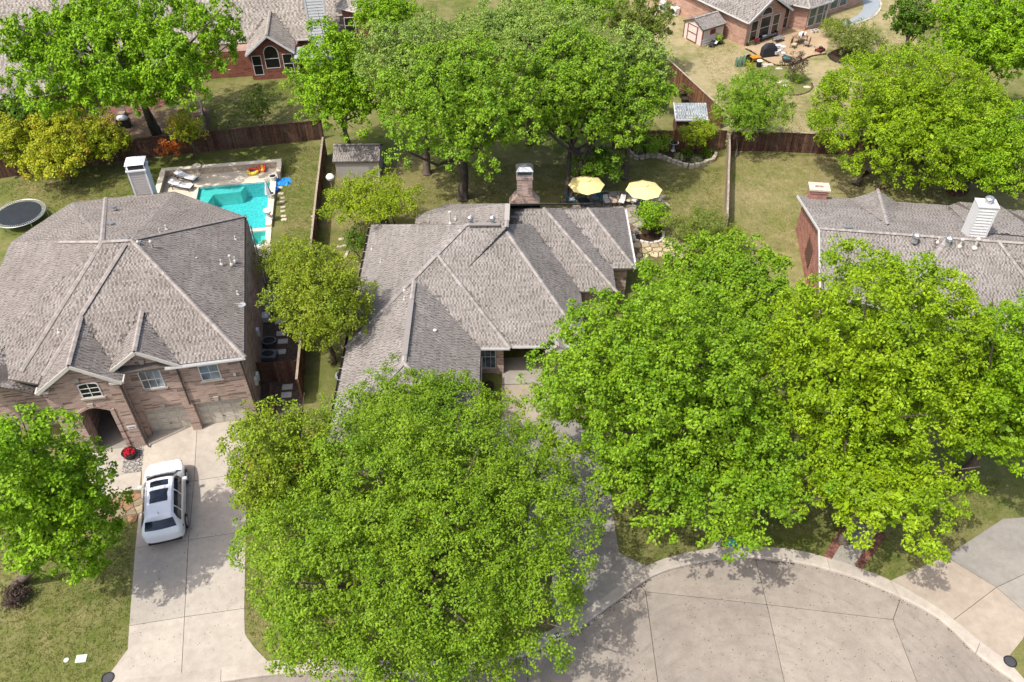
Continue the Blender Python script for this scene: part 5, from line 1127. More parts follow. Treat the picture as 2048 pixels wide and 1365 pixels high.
def lounger(x, y, rz, label):
    T = PF.M @ Matrix.Translation((x, y, DZ)) @ Matrix.Rotation(rz, 4, 'Z'); o = T @ Vector((0, 0, 0))
    t_ = thing('sun_lounger', label, 'sun lounger', o, 'sun loungers on the pool deck')
    f = MB(T)
    for s_ in (-.31, .31): f.bar((-.95, s_, .3), (.95, s_, .3), .04, .05)
    f.bar((-.95, -.31, .3), (-.95, .31, .3), .04, .05); f.bar((.95, -.31, .3), (.95, .31, .3), .04, .05)
    for xx in (-.7, .75):
        for s_ in (-.31, .31): MB(T).bar((xx, s_, 0), (xx, s_, .29), .04, .04).build('leg', m_dark, t_)
    f.build('frame', m_dark, t_)
    for s_ in (-.36, .36): a = MB(T); a.tube([(-.45, s_, .32), (-.45, s_, .52), (.0, s_, .52), (.05, s_, .32)], .02, 5); a.build('armrest', m_dark, t_)
    c = MB(T); c.box((-.1, -.3, .33), (.95, .3, .43)); c.build('seat_cushion', m_whitec, t_, bevel=.03)
    c = MB(T); c.add([(-.12, -.3, .33), (-.12, .3, .33), (-.12, .3, .43), (-.12, -.3, .43), (-.95, -.3, .58), (-.95, .3, .58), (-.98, .3, .68), (-.98, -.3, .68)], [(0, 1, 2, 3), (7, 6, 5, 4), (0, 4, 5, 1), (1, 5, 6, 2), (2, 6, 7, 3), (3, 7, 4, 0)]); c.build('back_cushion', m_whitec, t_, bevel=.03)
    return t_
q = PF.l(G(373, 361)); lounger(q.x + .1, q.y - .1, R(-30), 'white cushioned lounger nearer the garden wall on the pool deck'); q = PF.l(G(366, 378)); lounger(q.x, q.y - .1, R(-22), 'white cushioned lounger nearer the roof edge on the pool deck')
p = PF.l(G(398, 350)); b = MB(); c = PF.w(p.x, p.y, DZ); b.lathe(c, [(.26, 0), (.26, .08), (.12, .16), (.1, .5), (.2, .62), (.34, .72), (.36, .8), (.3, .78)], 16)
tag(smooth_by_angle(b.build('stone_urn', m_coping)), 'pale stone pedestal urn on the pool deck by the wall', 'urn')
m_fr = mat('float_red', (.62, .07, .05), .35, .5); m_fy = mat('float_yellow', (.72, .52, .05), .35, .5)
def ring(name, c, R0, r, m, n=20, k=8, arc=(0, 6.28318), sz=1):
    b = MB(); full = arc[1] - arc[0] > 6.2; cnt = n if full else n + 1; vs = []; fs = []
    for i in range(cnt):
        a = arc[0] + (arc[1] - arc[0]) * i / n
        for j in range(k): q = 6.28318 * j / k; vs.append((c[0] + (R0 + r * math.cos(q)) * math.cos(a), c[1] + (R0 + r * math.cos(q)) * math.sin(a), c[2] + r * sz * math.sin(q)))
    for i in range(n if full else n):
        for j in range(k): fs.append((i * k + j, i * k + (j + 1) % k, ((i + 1) % cnt) * k + (j + 1) % k, ((i + 1) % cnt) * k + j))
    b.add(vs, fs); return b
c = G(506, 343, .2); fl = thing('pool_float', 'red and yellow ring float at the end of the pool deck', 'pool float', (c.x, c.y, DZ))
smooth_by_angle(ring('', (c.x, c.y, DZ + .14), .38, .14, m_fr, arc=(0, 3.2)).build('red_half', m_fr, fl), 80); smooth_by_angle(ring('', (c.x, c.y, DZ + .14), .38, .14, m_fy, arc=(3.2, 6.2)).build('yellow_half', m_fy, fl), 80)
c = G(524, 336, .3); fl = thing('pool_float', 'striped red and yellow float leaning in the deck corner', 'pool float', (c.x, c.y, DZ))
for k in range(3): b = MB(); b.tube([(c.x - .3 + k * .2, c.y + .45, DZ + .45), (c.x - .1 + k * .2, c.y - .4, DZ + .14)], .11, 8); b.build('air_tube', (m_fr, m_fy, m_fr)[k], fl)
def pot(c, r, h, label, m, fill=m_mulch, name='planter_pot', cat='planter', sx=1, sy=1):
    t_ = thing(name, label, cat, c); b = MB(); b.lathe(c, [(r * .68, 0), (r * .85, h * .3), (r * 1.0, h * .85), (r * 1.06, h), (r * .88, h), (r * .85, h * .86)], 18, sx, sy); smooth_by_angle(b.build('pot', m, t_)); b = MB(); b.lathe((c[0], c[1], c[2] + h * .8), [(r * .86, 0), (r * .86, h * .08)], 18, sx, sy); b.build('soil', fill, t_); return t_
for (u, v), lab in (((541, 357), 'white round planter at the far pool corner'), ((545, 391), 'white round planter halfway along the pool edge')):
    q = PF.l(G(u, v, .5)); pot(PF.w(px1 + .24, q.y, .3), .3, .42, lab, m_whitec)
q = PF.l(G(547, 434, .4)); c = PF.w(px1 + .24, q.y, .3); b = MB(); b.lathe(c, [(.3, 0), (.3, .06), (.16, .14), (.14, .45), (.26, .55), (.34, .75), (.3, .75)], 16); tag(smooth_by_angle(b.build('stone_urn', m_whitec)), 'white pedestal urn beside the folded striped parasol', 'urn')
c = PF.w(px1 + .24, PF.l(G(546, 415)).y, .3); um = thing('folded_parasol', 'folded pale grey striped parasol standing beside the pool', 'parasol', c)
b = MB(); b.tube([c, c + Vector((0, 0, 2.3))], .025, 6); b.build('pole', m_siding, um)
for k in range(10):
    a, a2 = k * .62832, (k + 1) * .62832; b = MB(); zt, zb = c.z + 2.35, c.z + 1.0
    b.extrude([(c.x, c.y, zt), (c.x + .27 * math.cos(a), c.y + .27 * math.sin(a), zb), (c.x + .27 * math.cos(a2), c.y + .27 * math.sin(a2), zb)], (0, 0, -.015)); b.build('canopy_panel', (m_whitec, mat('stripe_grey', (.32, .36, .42), .8))[k % 2], um)
c = G(564, 362, .15); tb_ = thing('blue_tarp', 'crumpled blue tarp and bucket on the grass beside the pool', 'tarp', (c.x, c.y, 0)); b = MB(); rn = random.Random(4); g_ = 7
vs = [(c.x - .7 + 1.4 * i / g_ + rn.uniform(-.06, .06), c.y - .5 + .9 * j / g_ + rn.uniform(-.06, .06), .02 + rn.random() * .3 * (0 < i < g_ and 0 < j < g_)) for i in range(g_ + 1) for j in range(g_ + 1)]
b.add(vs, [(i * (g_ + 1) + j, (i + 1) * (g_ + 1) + j, (i + 1) * (g_ + 1) + j + 1, i * (g_ + 1) + j + 1) for i in range(g_) for j in range(g_)]); b.build('tarp', mat('light_blue', (.03, .28, .7), .5), tb_)
b = MB(); b.lathe((c.x - .35, c.y - 1.3, 0), [(.3, 0), (.34, .28), (.36, .3), (.3, .28), (.28, .06)], 14); b.build('bucket', m_blue, tb_)
for i, (u, v) in enumerate(((556, 346), (560, 366), (560, 376), (562, 388), (564, 397), (564, 405), (566, 415), (566, 423), (567, 433), (568, 440))):
    c = G(u, v); b = MB(Matrix.Translation(c) @ Matrix.Rotation(R(8 + rn.uniform(-9, 9)), 4, 'Z')); b.box((-.2, -.14, -.01), (.2, .14, .045)); tag(b.build('stepping_stone', m_stone, bevel=.015), 'pale stepping stone in the row beside the pool', 'stepping stone', 'stepping stones beside the pool')
# loose pale edging stones on the lawn along the fence
for i, (u, v) in enumerate(((634, 412), (633, 420), (636, 427), (628, 434), (629, 441))):
    c = G(u, v); b = MB(); b.lathe((c.x, c.y, -.02), [(.16, 0), (.2, .06), (.12, .13)], 7, 1.3, .8); tag(b.build('loose_stone', m_stone), 'pale loose stone on the lawn along the garden fence', 'stone', 'loose stones along the fence')
# trampoline
c = G(38, 427, .85); rT = 50 / pxm(c); tm = thing('trampoline', 'round black trampoline on the lawn left of the chimney', 'trampoline', (c.x, c.y, 0))
b = MB(); b.lathe((c.x, c.y, .845), [(rT - .28, 0), (rT - .28, .012)], 44); b.build('mat', mat('trampoline_mat', (.022, .027, .032), .7, .25, var=.2), tm)
smooth_by_angle(ring('', (c.x, c.y, .85), rT, .035, m_metal, 44, 6).build('rim', m_metal, tm), 80)
b = MB()
for k in range(72): a = k * 6.28318 / 72; b.bar((c.x + (rT - .3) * math.cos(a), c.y + (rT - .3) * math.sin(a), .855), (c.x + rT * math.cos(a), c.y + rT * math.sin(a), .86), .022, .022)
o = b.build('springs', m_siding, tm); o['kind'] = 'stuff'
for k in range(6): a = k * 1.0472 + .3; b = MB(); b.tube([(c.x + rT * math.cos(a), c.y + rT * math.sin(a), .85), (c.x + rT * math.cos(a), c.y + rT * math.sin(a), 0.0)], .025, 6); b.build('leg', m_metal, tm)

# ------------------------------------------------------------------ side passage beside the left house
sheet('side_passage_soil', [(505, 520), (560, 520), (610, 640), (606, 830), (522, 838), (505, 700)], .014, mat('dark_soil', (.075, .06, .048), .95, .1, var=.4, vs=4, bump=.6, bs=20))
m_paver = mat('grey_paver', (.40, .40, .385), .9, .2, var=.12, vs=5)
for i, (u, v, lab) in enumerate(((575, 775, 'nearer to the gate'), (573, 791, 'at the front end of the passage'), (566, 684, 'beside the round tub'), (563, 668, 'half under the feathery tree'), (562, 705, 'beside the square tub'), (560, 645, 'beside the pump pad'), (557, 525, 'next to the spa'), (556, 545, 'furthest under the cedar'))):
    c = G(u, v); b = MB(Matrix.Translation(c) @ Matrix.Rotation(R(6), 4, 'Z')); b.box((-.32, -.22, 0), (.32, .22, .06)); tag(b.build('paving_slab', m_paver, bevel=.012), 'square grey paving slab in the side passage, ' + lab, 'paving slab', 'paving slabs in the side passage')
pot(G(540, 690), .46, .42, 'oval dark tub in the side passage, farther one', mat('tub_grey', (.12, .13, .135), .5), mat('tub_water', (.02, .025, .03), .2), 'planter_tub', 'tub', 1.0, .8)
tq = G(538, 716); sq_ = thing('planter_tub', 'square dark tub in the side passage, nearer one', 'tub', tq); b = MB(); b.prism(shrink([(tq.x - .55, tq.y - .4), (tq.x + .55, tq.y - .4), (tq.x + .55, tq.y + .4), (tq.x - .55, tq.y + .4)], 0), 0, .4); b.build('tub', MATS['tub_grey'], sq_, bevel=.06); b = MB(); b.lathe((tq.x, tq.y, .39), [(.34, 0), (.34, .02)], 16, 1.15, .8); b.build('opening', MATS['tub_water'], sq_)
c = G(527, 605); pe = thing('pool_pump', 'pool filter tank with white pipes beside the left house wall', 'pool equipment', c)
b = MB(); b.box((c.x - .6, c.y - .9, 0), (c.x + .9, c.y + .9, .08)); b.build('pad', m_drive2, pe); b = MB(); b.lathe((c.x + .1, c.y + .1, .08), [(.3, 0), (.32, .5), (.31, .62), (.2, .78), (.05, .82)], 16); smooth_by_angle(b.build('filter_tank', mat('tank_grey', (.3, .29, .27), .5), pe))
for k in range(3): b = MB(); b.tube([(c.x - .4, c.y - .6 + k * .5, .1), (c.x - .4, c.y - .6 + k * .5, .5 + .1 * k), (c.x + .6, c.y - .6 + k * .5, .5 + .1 * k), (c.x + .6, c.y + .3, .4)], .04, 6); b.build('pipe', m_whitec, pe)
c = G(528, 640); b = MB(Matrix.Translation(c)); b.box((-.4, -.3, 0), (.4, .3, .45)); tag(b.build('equipment_box', m_siding, bevel=.03), 'white equipment box in front of the filter tank', 'equipment box')
ed = thing('brick_edging', 'row of red bricks edging the bed by the garage corner', 'edging', G(543, 800))
for i in range(14): piece('brick', bkm, ed, Matrix.Translation(G(542, 772) + (G(547, 826) - G(542, 772)) * (i / 13) + Vector((0, 0, .03))) @ Matrix.Scale(1.5, 4))
c = G(505, 848); hr = thing('charcoal_grill', 'small dark round grill stand at the garage corner', 'grill', c); b = MB(); b.lathe((c.x, c.y, .35), [(.1, 0), (.24, .1), (.26, .18), (.2, .2)], 14); b.build('bowl', m_dark, hr)
for k in range(3): a = k * 2.1; b = MB(); b.tube([(c.x + .08 * math.cos(a), c.y + .08 * math.sin(a), .4), (c.x + .22 * math.cos(a), c.y + .22 * math.sin(a), 0)], .014, 5); b.build('leg', m_dark, hr)
# flower pot in the gravel
c = G(262, 914); fp = pot((c.x, c.y, .02), .4, .42, 'dark bowl planter full of red flowers on the gravel', m_dark, name='flower_pot', cat='planter')
crown_mesh('flowers', fp, [(c.x + dx, c.y + dy, .45, .13, .8) for dx, dy in ((0, 0), (.16, .05), (-.16, .06), (.04, -.17), (-.05, .18))], mat('petal_red', (.5, .012, .035), .7, .2, var=.5, vs=25), np.random.default_rng(2), 110, 4, .08, .07, sprig=.1)
# white patio chair under the pear tree
c = G(150, 893); wcch = thing('white_chair', 'white plastic chair half hidden behind the pear tree', 'chair', c); b = MB(); b.box((c.x - .25, c.y - .25, .4), (c.x + .25, c.y + .25, .45)); b.build('seat', m_whitec, wcch); b = MB(); b.box((c.x - .25, c.y + .2, .45), (c.x + .25, c.y + .25, .95)); b.build('backrest', m_whitec, wcch)
for dx in (-.22, .22):
    for dy in (-.22, .22): b = MB(); b.box((c.x + dx - .02, c.y + dy - .02, 0), (c.x + dx + .02, c.y + dy + .02, .4)); b.build('leg', m_whitec, wcch)
# utility covers, manhole, kerb number
m_util = mat('utility_lid', (.55, .58, .52), .7)
c = G(163, 1318); b = MB(Matrix.Translation(c) @ Matrix.Rotation(.1, 4, 'Z')); b.box((-.25, -.19, -.02), (.25, .19, .05)); tag(b.build('utility_box', m_util, bevel=.02), 'pale green rectangular utility lid on the front lawn', 'utility lid')
c = G(133, 1321); b = MB(); b.lathe((c.x, c.y, -.01), [(.12, 0), (.12, .04), (.09, .05)], 12); tag(b.build('utility_cover', m_util), 'small round utility lid on the front lawn', 'utility lid')
for (u, v), lab in (((216, 1357), 'dark round iron cover beside the left driveway'), ((2020, 1324), 'dark round iron cover beside the right driveway')):
    c = G(u, v); t_ = thing('manhole_cover', lab, 'iron cover', (c.x, c.y, 0)); b = MB(); b.lathe((c.x, c.y, -.01), [(.25, 0), (.25, .04)], 20); b.build('cover', mat('cast_iron', (.05, .05, .055), .6, .4), t_); smooth_by_angle(ring('', (c.x, c.y, .035), .27, .03, m_dark, 20, 6).build('rim', m_dark, t_))
c = G(1463, 1086); b = MB(Matrix.Translation(c) @ Matrix.Rotation(.15, 4, 'Z')); b.box((-.25, -.18, .0), (.25, .18, .1)); tag(b.build('cushion', mat('turquoise', (.02, .42, .5), .8), bevel=.04), 'turquoise cushion lying on the lawn by the kerb', 'cushion')
c = G(1913, 1061); b = MB(); b.lathe((c.x, c.y, -.01), [(.09, 0), (.09, .05)], 10); tag(b.build('sprinkler_lid', m_dark), 'small black valve lid on the lawn by the right driveway', 'valve lid')
a, b2 = G(1100, 1279, .02), G(1117, 1270, .02); d = (b2 - a).normalized(); n = Vector((-d.y, d.x, 0)); kn = thing('kerb_number', 'black painted kerb plate with white house number 104', 'number plate', a.lerp(b2, .5))
az = math.atan2(d.y, d.x); mid = a.lerp(b2, .5); T = Matrix.Translation((mid.x, mid.y, .026)) @ Matrix.Rotation(az, 4, 'Z')
MB(T).box((-.28, -.12, 0), (.28, .12, .004)).build('plate', m_dark, kn); MB(T).box((-.42, -.1, 0), (-.30, .1, .004)).build('white_end', m_white, kn)
def digit(x, segs):
    b = MB(T)
    for (x0, y0, x1, y1) in segs: b.box((x + x0, y0, .004), (x + x1, y1, .007))
    b.build('numeral', m_whitec, kn)
digit(-.17, [(-.016, -.08, .016, .08), (-.045, .05, -.016, .08)])
digit(0, [(-.055, -.08, -.025, .08), (.025, -.08, .055, .08), (-.025, .052, .025, .08), (-.025, -.08, .025, -.052)])
digit(.16, [(.02, -.08, .05, .08), (-.06, -.02, .02, .012), (-.06, .012, -.03, .08)])

# ------------------------------------------------------------------ white sport utility car
ca = G(316.6, 1032, 1.76); cb_ = G(319.2, 956, 1.76); d = Vector((cb_.x - ca.x, cb_.y - ca.y, 0)).normalized(); mid = Vector(((ca.x + cb_.x) / 2, (ca.y + cb_.y) / 2, .022)) + d * .62
CT = Matrix.Translation(mid) @ Matrix.Rotation(math.atan2(d.y, d.x), 4, 'Z') @ Matrix.Diagonal((1.03, 1.07, 1.02, 1))   # local +x is the nose
car = thing('parked_car', 'white sport utility car parked on the left driveway', 'car', mid)
t = NT('car_paint'); t.b.inputs['Coat Weight'].default_value = 1.0; t.b.inputs['Coat Roughness'].default_value = .04; m_car = t.done(t.ramp(t.noise(2), [(.3, (.74, .76, .79)), (.7, (.80, .82, .84))]), .35, .5)
t = NT('car_glass'); m_cg = t.done(t.ramp(t.noise(1.6, detail=2), [(.35, (.006, .009, .014)), (.7, (.03, .045, .07))]), .06, .45)
# stations: x, half width low, half width at belt, belt z, roof half width, roof z, bottom z
st = [(-2.52, .56, .62, .82, .58, .90, .42), (-2.44, .86, .88, .97, .72, 1.06, .32), (-2.25, .95, .97, 1.07, .71, 1.33, .27), (-1.95, .96, .98, 1.10, .655, 1.66, .25), (-1.6, .97, .985, 1.12, .655, 1.73, .24), (-.9, .97, .985, 1.12, .66, 1.77, .24), (-.1, .97, .985, 1.11, .66, 1.78, .24), (.55, .97, .98, 1.10, .645, 1.72, .24), (.95, .97, .98, 1.09, .64, 1.52, .24), (1.35, .97, .975, 1.08, .70, 1.17, .24), (1.75, .965, .96, 1.04, .72, 1.08, .24), (2.15, .92, .90, .99, .66, 1.04, .25), (2.40, .78, .74, .90, .52, .95, .28), (2.54, .46, .44, .74, .32, .78, .36)]
sec = []
for (x, wl, wbt, zb, wr, zr, z0) in st:
    h = [(wl * .9, z0), (wl, z0 + .12), (wl * 1.005, (z0 + zb) / 2), (wbt, zb - .06), (wbt * .965, zb), ((wbt * .965 + wr) / 2 + .02, (zb + zr) / 2 + .02), (wr, zr - .05), (wr * .86, zr), (wr * .4, zr + .015)]
    sec.append([(x, y, z) for y, z in h] + [(x, -y, z) for y, z in h[::-1]])
b = MB(CT); m_ = len(sec[0]); b.add([p for s_ in sec for p in s_], [(i * m_ + k, i * m_ + (k + 1) % m_, (i + 1) * m_ + (k + 1) % m_, (i + 1) * m_ + k) for i in range(len(sec) - 1) for k in range(m_)] + [tuple(range(m_)), tuple(range((len(sec) - 1) * m_, len(sec) * m_))[::-1]])
body = b.build('body', m_car, car, smooth=True); sb = body.modifiers.new('round', 'SUBSURF'); sb.levels = 2; sb.render_levels = 2
def lerp_sec(x):
    for s0, s1 in zip(st[:-1], st[1:]):
        if s0[0] <= x <= s1[0]: f = (x - s0[0]) / (s1[0] - s0[0]); return [a + (c - a) * f for a, c in zip(s0, s1)]
def side_pt(x, f, s_, off=.006):
    """point on the glasshouse side between belt (f=0) and roof rail (f=1)"""
    q = lerp_sec(x); y0, z0_, y1, z1 = q[2] * .965, q[3], q[4], q[5] - .05; ym, zm = (y0 + y1) / 2 + .02, (z0_ + q[5]) / 2 + .02
    y, z = (y0 + (ym - y0) * f * 2, z0_ + (zm - z0_) * f * 2) if f < .5 else (ym + (y1 - ym) * (f - .5) * 2, zm + (z1 - zm) * (f - .5) * 2)
    return (x, s_ * (y + off), z + off * .5)
for s_ in (-1, 1):
    for xs in ((-1.95, -1.75, -1.38), (-1.30, -.9, -.36), (-.28, .1, .52, .80)):
        b = MB(CT); lo, hi = .1, .93; vs = []
        for k_, x in enumerate(xs):
            h2 = hi
            if xs[0] < -1.9 and k_ == 0: h2 = .55
            if xs[-1] > .7 and k_ == len(xs) - 1: h2 = .72
            vs += [side_pt(x, lo, s_), side_pt(x, (lo + h2) / 2, s_), side_pt(x, h2, s_)]
        b.add(vs, [(i * 3 + k, i * 3 + k + 1, (i + 1) * 3 + k + 1, (i + 1) * 3 + k) for i in range(len(xs) - 1) for k in range(2)]); b.build('side_window', m_cg, car)
def top_patch(x0, x1, f0, f1, m, name, n=4, off=.012, bow=0.0):
    b = MB(CT); vs = []; xs = [x0 + (x1 - x0) * i / n for i in range(n + 1)]; ys = [-1, -.5, 0, .5, 1]
    for x in xs:
        for y in ys:
            xx = x + bow * (1 - y * y); q = lerp_sec(max(-2.48, min(2.48, xx))); w = q[4] * (f0 + (f1 - f0) * (x - x0) / (x1 - x0)); vs.append((xx, y * w, q[5] + (.015 if abs(y) < .9 else 0) - .02 * abs(y) ** 3 + off))
    b.add(vs, [(i * 5 + k, i * 5 + k + 1, (i + 1) * 5 + k + 1, (i + 1) * 5 + k) for i in range(n) for k in range(4)]); return b.build(name, m, car)
top_patch(.60, 1.26, .98, 1.08, m_cg, 'windscreen', bow=.10, off=.022); top_patch(-2.30, -2.0, 1.02, .96, m_cg, 'rear_window', bow=-.04, off=.02)
top_patch(.02, .42, .68, .66, m_cg, 'sunroof', off=.018); top_patch(-1.02, -.22, .68, .68, m_cg, 'sunroof', off=.018)
top_patch(1.22, 1.36, 1.2, 1.24, m_dark, 'cowl', bow=.10, off=.012)
for s_ in (-1, 1):
    b = MB(CT); b.tube([(-1.75, s_ * .6, 1.71), (-1.6, s_ * .6, 1.77), (.3, s_ * .6, 1.80), (.45, s_ * .6, 1.75)], .018, 5); b.build('roof_rail', m_siding, car)
    b = MB(CT); b.box((.62, s_ * 1.0 - .02 * s_ if s_ < 0 else .98, 1.08), (.78, -1.18 if s_ < 0 else 1.18, 1.24)); b.build('door_mirror', m_car, car, bevel=.03)
    for x in (.25, -.75): b = MB(CT); b.tube([(x - .1, s_ * .995, .98), (x - .05, s_ * 1.02, .98), (x + .05, s_ * 1.02, .98), (x + .1, s_ * .995, .98)], .014, 5); b.build('door_handle', m_metal, car)
    b = MB(CT); b.add([(-2.43, s_ * .60, 1.0), (-2.36, s_ * .88, 1.03), (-2.08, s_ * .985, 1.0), (-2.12, s_ * .98, .9), (-2.42, s_ * .87, .82), (-2.47, s_ * .62, .94)], [(0, 1, 2, 3, 4, 5)]); b.build('tail_light', mat('tail_lens', (.10, .012, .012), .15, .6), car)
    b = MB(CT); b.add([(2.36, s_ * .5, .82), (2.30, s_ * .84, .86), (2.02, s_ * .955, .92), (2.05, s_ * .95, .8), (2.34, s_ * .84, .72)], [(0, 1, 2, 3, 4)]); b.build('headlight', mat('lamp_clear', (.5, .52, .55), .1, .7), car)
    for x in (-1.48, 1.50):
        b = MB(CT); n = 22; w = [(x + .37 * math.cos(k * 6.28318 / n), .37 + .37 * math.sin(k * 6.28318 / n)) for k in range(n)]
        b.extrude([(a, s_ * .76, z) for a, z in w], (0, s_ * .24, 0)); wh = b.build('wheel', m_black_rubber, car, bevel=.03)
        b = MB(CT); b.extrude([(x + (a - x) * .66, s_ * 1.0, .37 + (z - .37) * .66) for a, z in w], (0, s_ * .008, 0)); b.build('rim', m_metal, wh)
        b = MB(CT); arc = [(x + .43 * math.cos(k * math.pi / 10), .34 + .43 * math.sin(k * math.pi / 10)) for k in range(11)]
        b.tube([(a, s_ * .972, z) for a, z in arc], .03, 5); b.build('arch_trim', m_dark, car)
b = MB(CT); b.box((-2.5, -.78, .30), (-2.36, .78, .5)); b.build('rear_bumper', m_dark, car, bevel=.04); b = MB(CT); b.box((-2.485, -.26, .66), (-2.465, .26, .80)); b.build('number_plate', m_siding, car); b = MB(CT); b.box((-2.49, -.17, .70), (-2.484, .17, .74)); b.build('plate_letters', m_dark, car)
b = MB(CT); b.add([(-1.72, -.03, 1.75), (-1.72, .03, 1.75), (-1.58, 0, 1.76), (-1.74, 0, 1.86)], [(0, 1, 3), (1, 2, 3), (2, 0, 3)]); b.build('aerial', m_siding, car)
# ------------------------------------------------------------------ patio behind the centre house
def umbrella(u, v, label, r=1.4, h=2.3, tilt=0):
    c = G(u, v, h + .1); t_ = thing('patio_umbrella', label, 'umbrella', (c.x, c.y, 0), 'yellow patio umbrellas')
    b = MB(); b.tube([(c.x, c.y, .0), (c.x, c.y, h + .5)], .025, 6); b.build('pole', m_dark, t_)
    b = MB(); b.lathe((c.x, c.y, 0), [(.28, 0), (.26, .06), (.06, .1), (.04, .3)], 14); b.build('base', m_dark, t_)
    for k in range(8):
        a, a2 = R(90 + k * 45), R(135 + k * 45); p = [(c.x, c.y, h + .5), (c.x + r * math.cos(a), c.y + r * math.sin(a), h), (c.x + r * math.cos(a2), c.y + r * math.sin(a2), h)]
        m_ = [tuple(Vector(p[0]).lerp(Vector(p[i]), .5) + Vector((0, 0, .03))) for i in (1, 2)]
        e = tuple(Vector(p[1]).lerp(Vector(p[2]), .5) * .985 + Vector(p[0]) * .015)
        b = MB(); b.add([p[0], m_[0], p[1], e, p[2], m_[1]], [(0, 1, 5), (1, 2, 3), (1, 3, 5), (5, 3, 4)]); o = b.build('canopy_panel', m_yellow, t_, smooth=True)
        b = MB(); b.tube([(c.x, c.y, h + .45), Vector(p[1]) - Vector((0, 0, .03))], .012, 4); b.build('rib', m_dark, t_)
    b = MB(); b.lathe((c.x, c.y, h + .46), [(.30, 0), (.28, .03), (.05, .08), (.02, .14)], 12); b.build('vent_cap', m_yellow, t_)
    return t_
umbrella(1173, 368, 'yellow umbrella dappled by the forked maple'); umbrella(1288, 378, 'fully sunlit yellow umbrella nearer the round shrub')
def chair(u, v, rz, label, frame, seat, pillow=None):
    T = Matrix.Translation(G(u, v)) @ Matrix.Rotation(R(rz), 4, 'Z'); t_ = thing('patio_chair', label, 'chair', G(u, v), 'patio chairs behind the centre house')
    for dx in (-.27, .27):
        b = MB(T); b.tube([(dx, -.28, 0), (dx, -.28, .6), (dx, .1, .62)], .02, 5); b.build('leg', frame, t_)
        b = MB(T); b.tube([(dx, .3, 0), (dx, .28, .42), (dx, .40, .98)], .02, 5); b.build('leg', frame, t_)
    b = MB(T); b.box((-.26, -.28, .38), (.26, .28, .42)); b.build('seat', frame, t_); b = MB(T); b.box((-.25, -.27, .42), (.25, .24, .5)); b.build('seat_cushion', seat, t_, bevel=.03)
    b = MB(T); b.extrude([(-.27, .29, .45), (.27, .29, .45), (.27, .41, .98), (.0, .43, 1.04), (-.27, .41, .98)], (0, .03, 0)); b.build('backrest', frame, t_)
    if pillow: b = MB(T); b.extrude([(-.22, .19, .52), (.22, .19, .52), (.2, .31, .82), (-.2, .31, .82)], (0, .09, 0)); b.build('pillow', pillow, t_, bevel=.03)
    return t_
m_wick = mat('dark_wicker', (.04, .042, .04), .7)
chair(1142, 408, 95, 'teal chair left of the dappled umbrella pole', m_teal, m_cushion, m_teal); chair(1189, 405, -60, 'teal chair right of the dappled umbrella pole', m_teal, m_flag, m_teal)
chair(1212, 412, 15, 'grey cushioned chair left of the round side table', m_wick, m_cushion, m_cushion); chair(1243, 412, -22, 'grey cushioned chair right of the round side table', m_wick, m_cushion, m_cushion); chair(1270, 410, -35, 'grey cushioned chair under the sunlit umbrella', m_wick, m_cushion, m_cushion)
def small_table(u, v, r, h, label, m):
    c = G(u, v, h); t_ = thing('side_table', label, 'table', (c.x, c.y, 0)); b = MB(); b.lathe((c.x, c.y, h - .03), [(r, 0), (r, .03)], 18); b.build('top', m, t_)
    for k in range(3): a = k * 2.094; b = MB(); b.tube([(c.x + r * .7 * math.cos(a), c.y + r * .7 * math.sin(a), h - .03), (c.x + r * .8 * math.cos(a), c.y + r * .8 * math.sin(a), 0)], .015, 5); b.build('leg', m_dark, t_)
    return t_
small_table(1228, 402, .28, .5, 'small round pinkish side table between two grey chairs', mat('table_pink', (.40, .27, .21), .7)); small_table(1257, 401, .18, .45, 'tiny side table beside the chair under the umbrella', m_flagw); small_table(1167, 402, .5, .6, 'low round table under the dappled umbrella', m_dark)
# ring of white stones round the glossy shrub
def stone_row(name, label, px, m=m_stone, L=.42, w=.24, h=.2, z=0, closed=False, two=False):
    pts = spl([G(*p) for p in px], 6); t_ = thing(name, label, 'edging', G(*px[len(px) // 2])); rn = random.Random(len(px)); acc = 0; prev = pts[0]; items = []
    for p in pts[1:]:
        seg_ = (p - prev).length; k = 0
        while acc + L <= seg_: 
            q = prev.lerp(p, (acc + L) / seg_) if seg_ else p; items.append((q, math.atan2(p.y - prev.y, p.x - prev.x))); acc += L
        acc -= seg_; prev = p
    for q, a in items:
        for lay in range(2 if two else 1):
            l_, w_, h_ = L * rn.uniform(.8, 1.0) / 2, w * rn.uniform(.8, 1.2) / 2, h * rn.uniform(.8, 1.15)
            b = MB(Matrix.Translation((q.x, q.y, z - .02 + lay * h * .95)) @ Matrix.Rotation(a + rn.uniform(-.12, .12), 4, 'Z')); b.prism([(-l_, -w_ * .9), (l_ * .9, -w_), (l_, w_ * .8), (-l_ * .85, w_)], 0, h_); b.build('stone', m, t_, bevel=.02)
    return t_
stone_row('stone_edging', 'white stones ringing the round glossy shrub', [(1268, 462), (1269, 480), (1283, 486), (1300, 489), (1318, 485), (1326, 476), (1326, 468)], mat('white_stone', (.62, .59, .53), .9, .15, var=.15, rnd=.2), .36, .2, .22)
sheet('shrub_bed', [(1269, 462), (1270, 482), (1300, 489), (1325, 478), (1326, 455), (1300, 445), (1275, 450)], .014, m_mulch)
sheet('flower_bed', [(1256, 298), (1262, 312), (1275, 318), (1300, 313), (1330, 318), (1355, 327), (1380, 335), (1405, 330), (1428, 322), (1432, 312), (1425, 302), (1340, 298)], .016, m_mulch, 3)
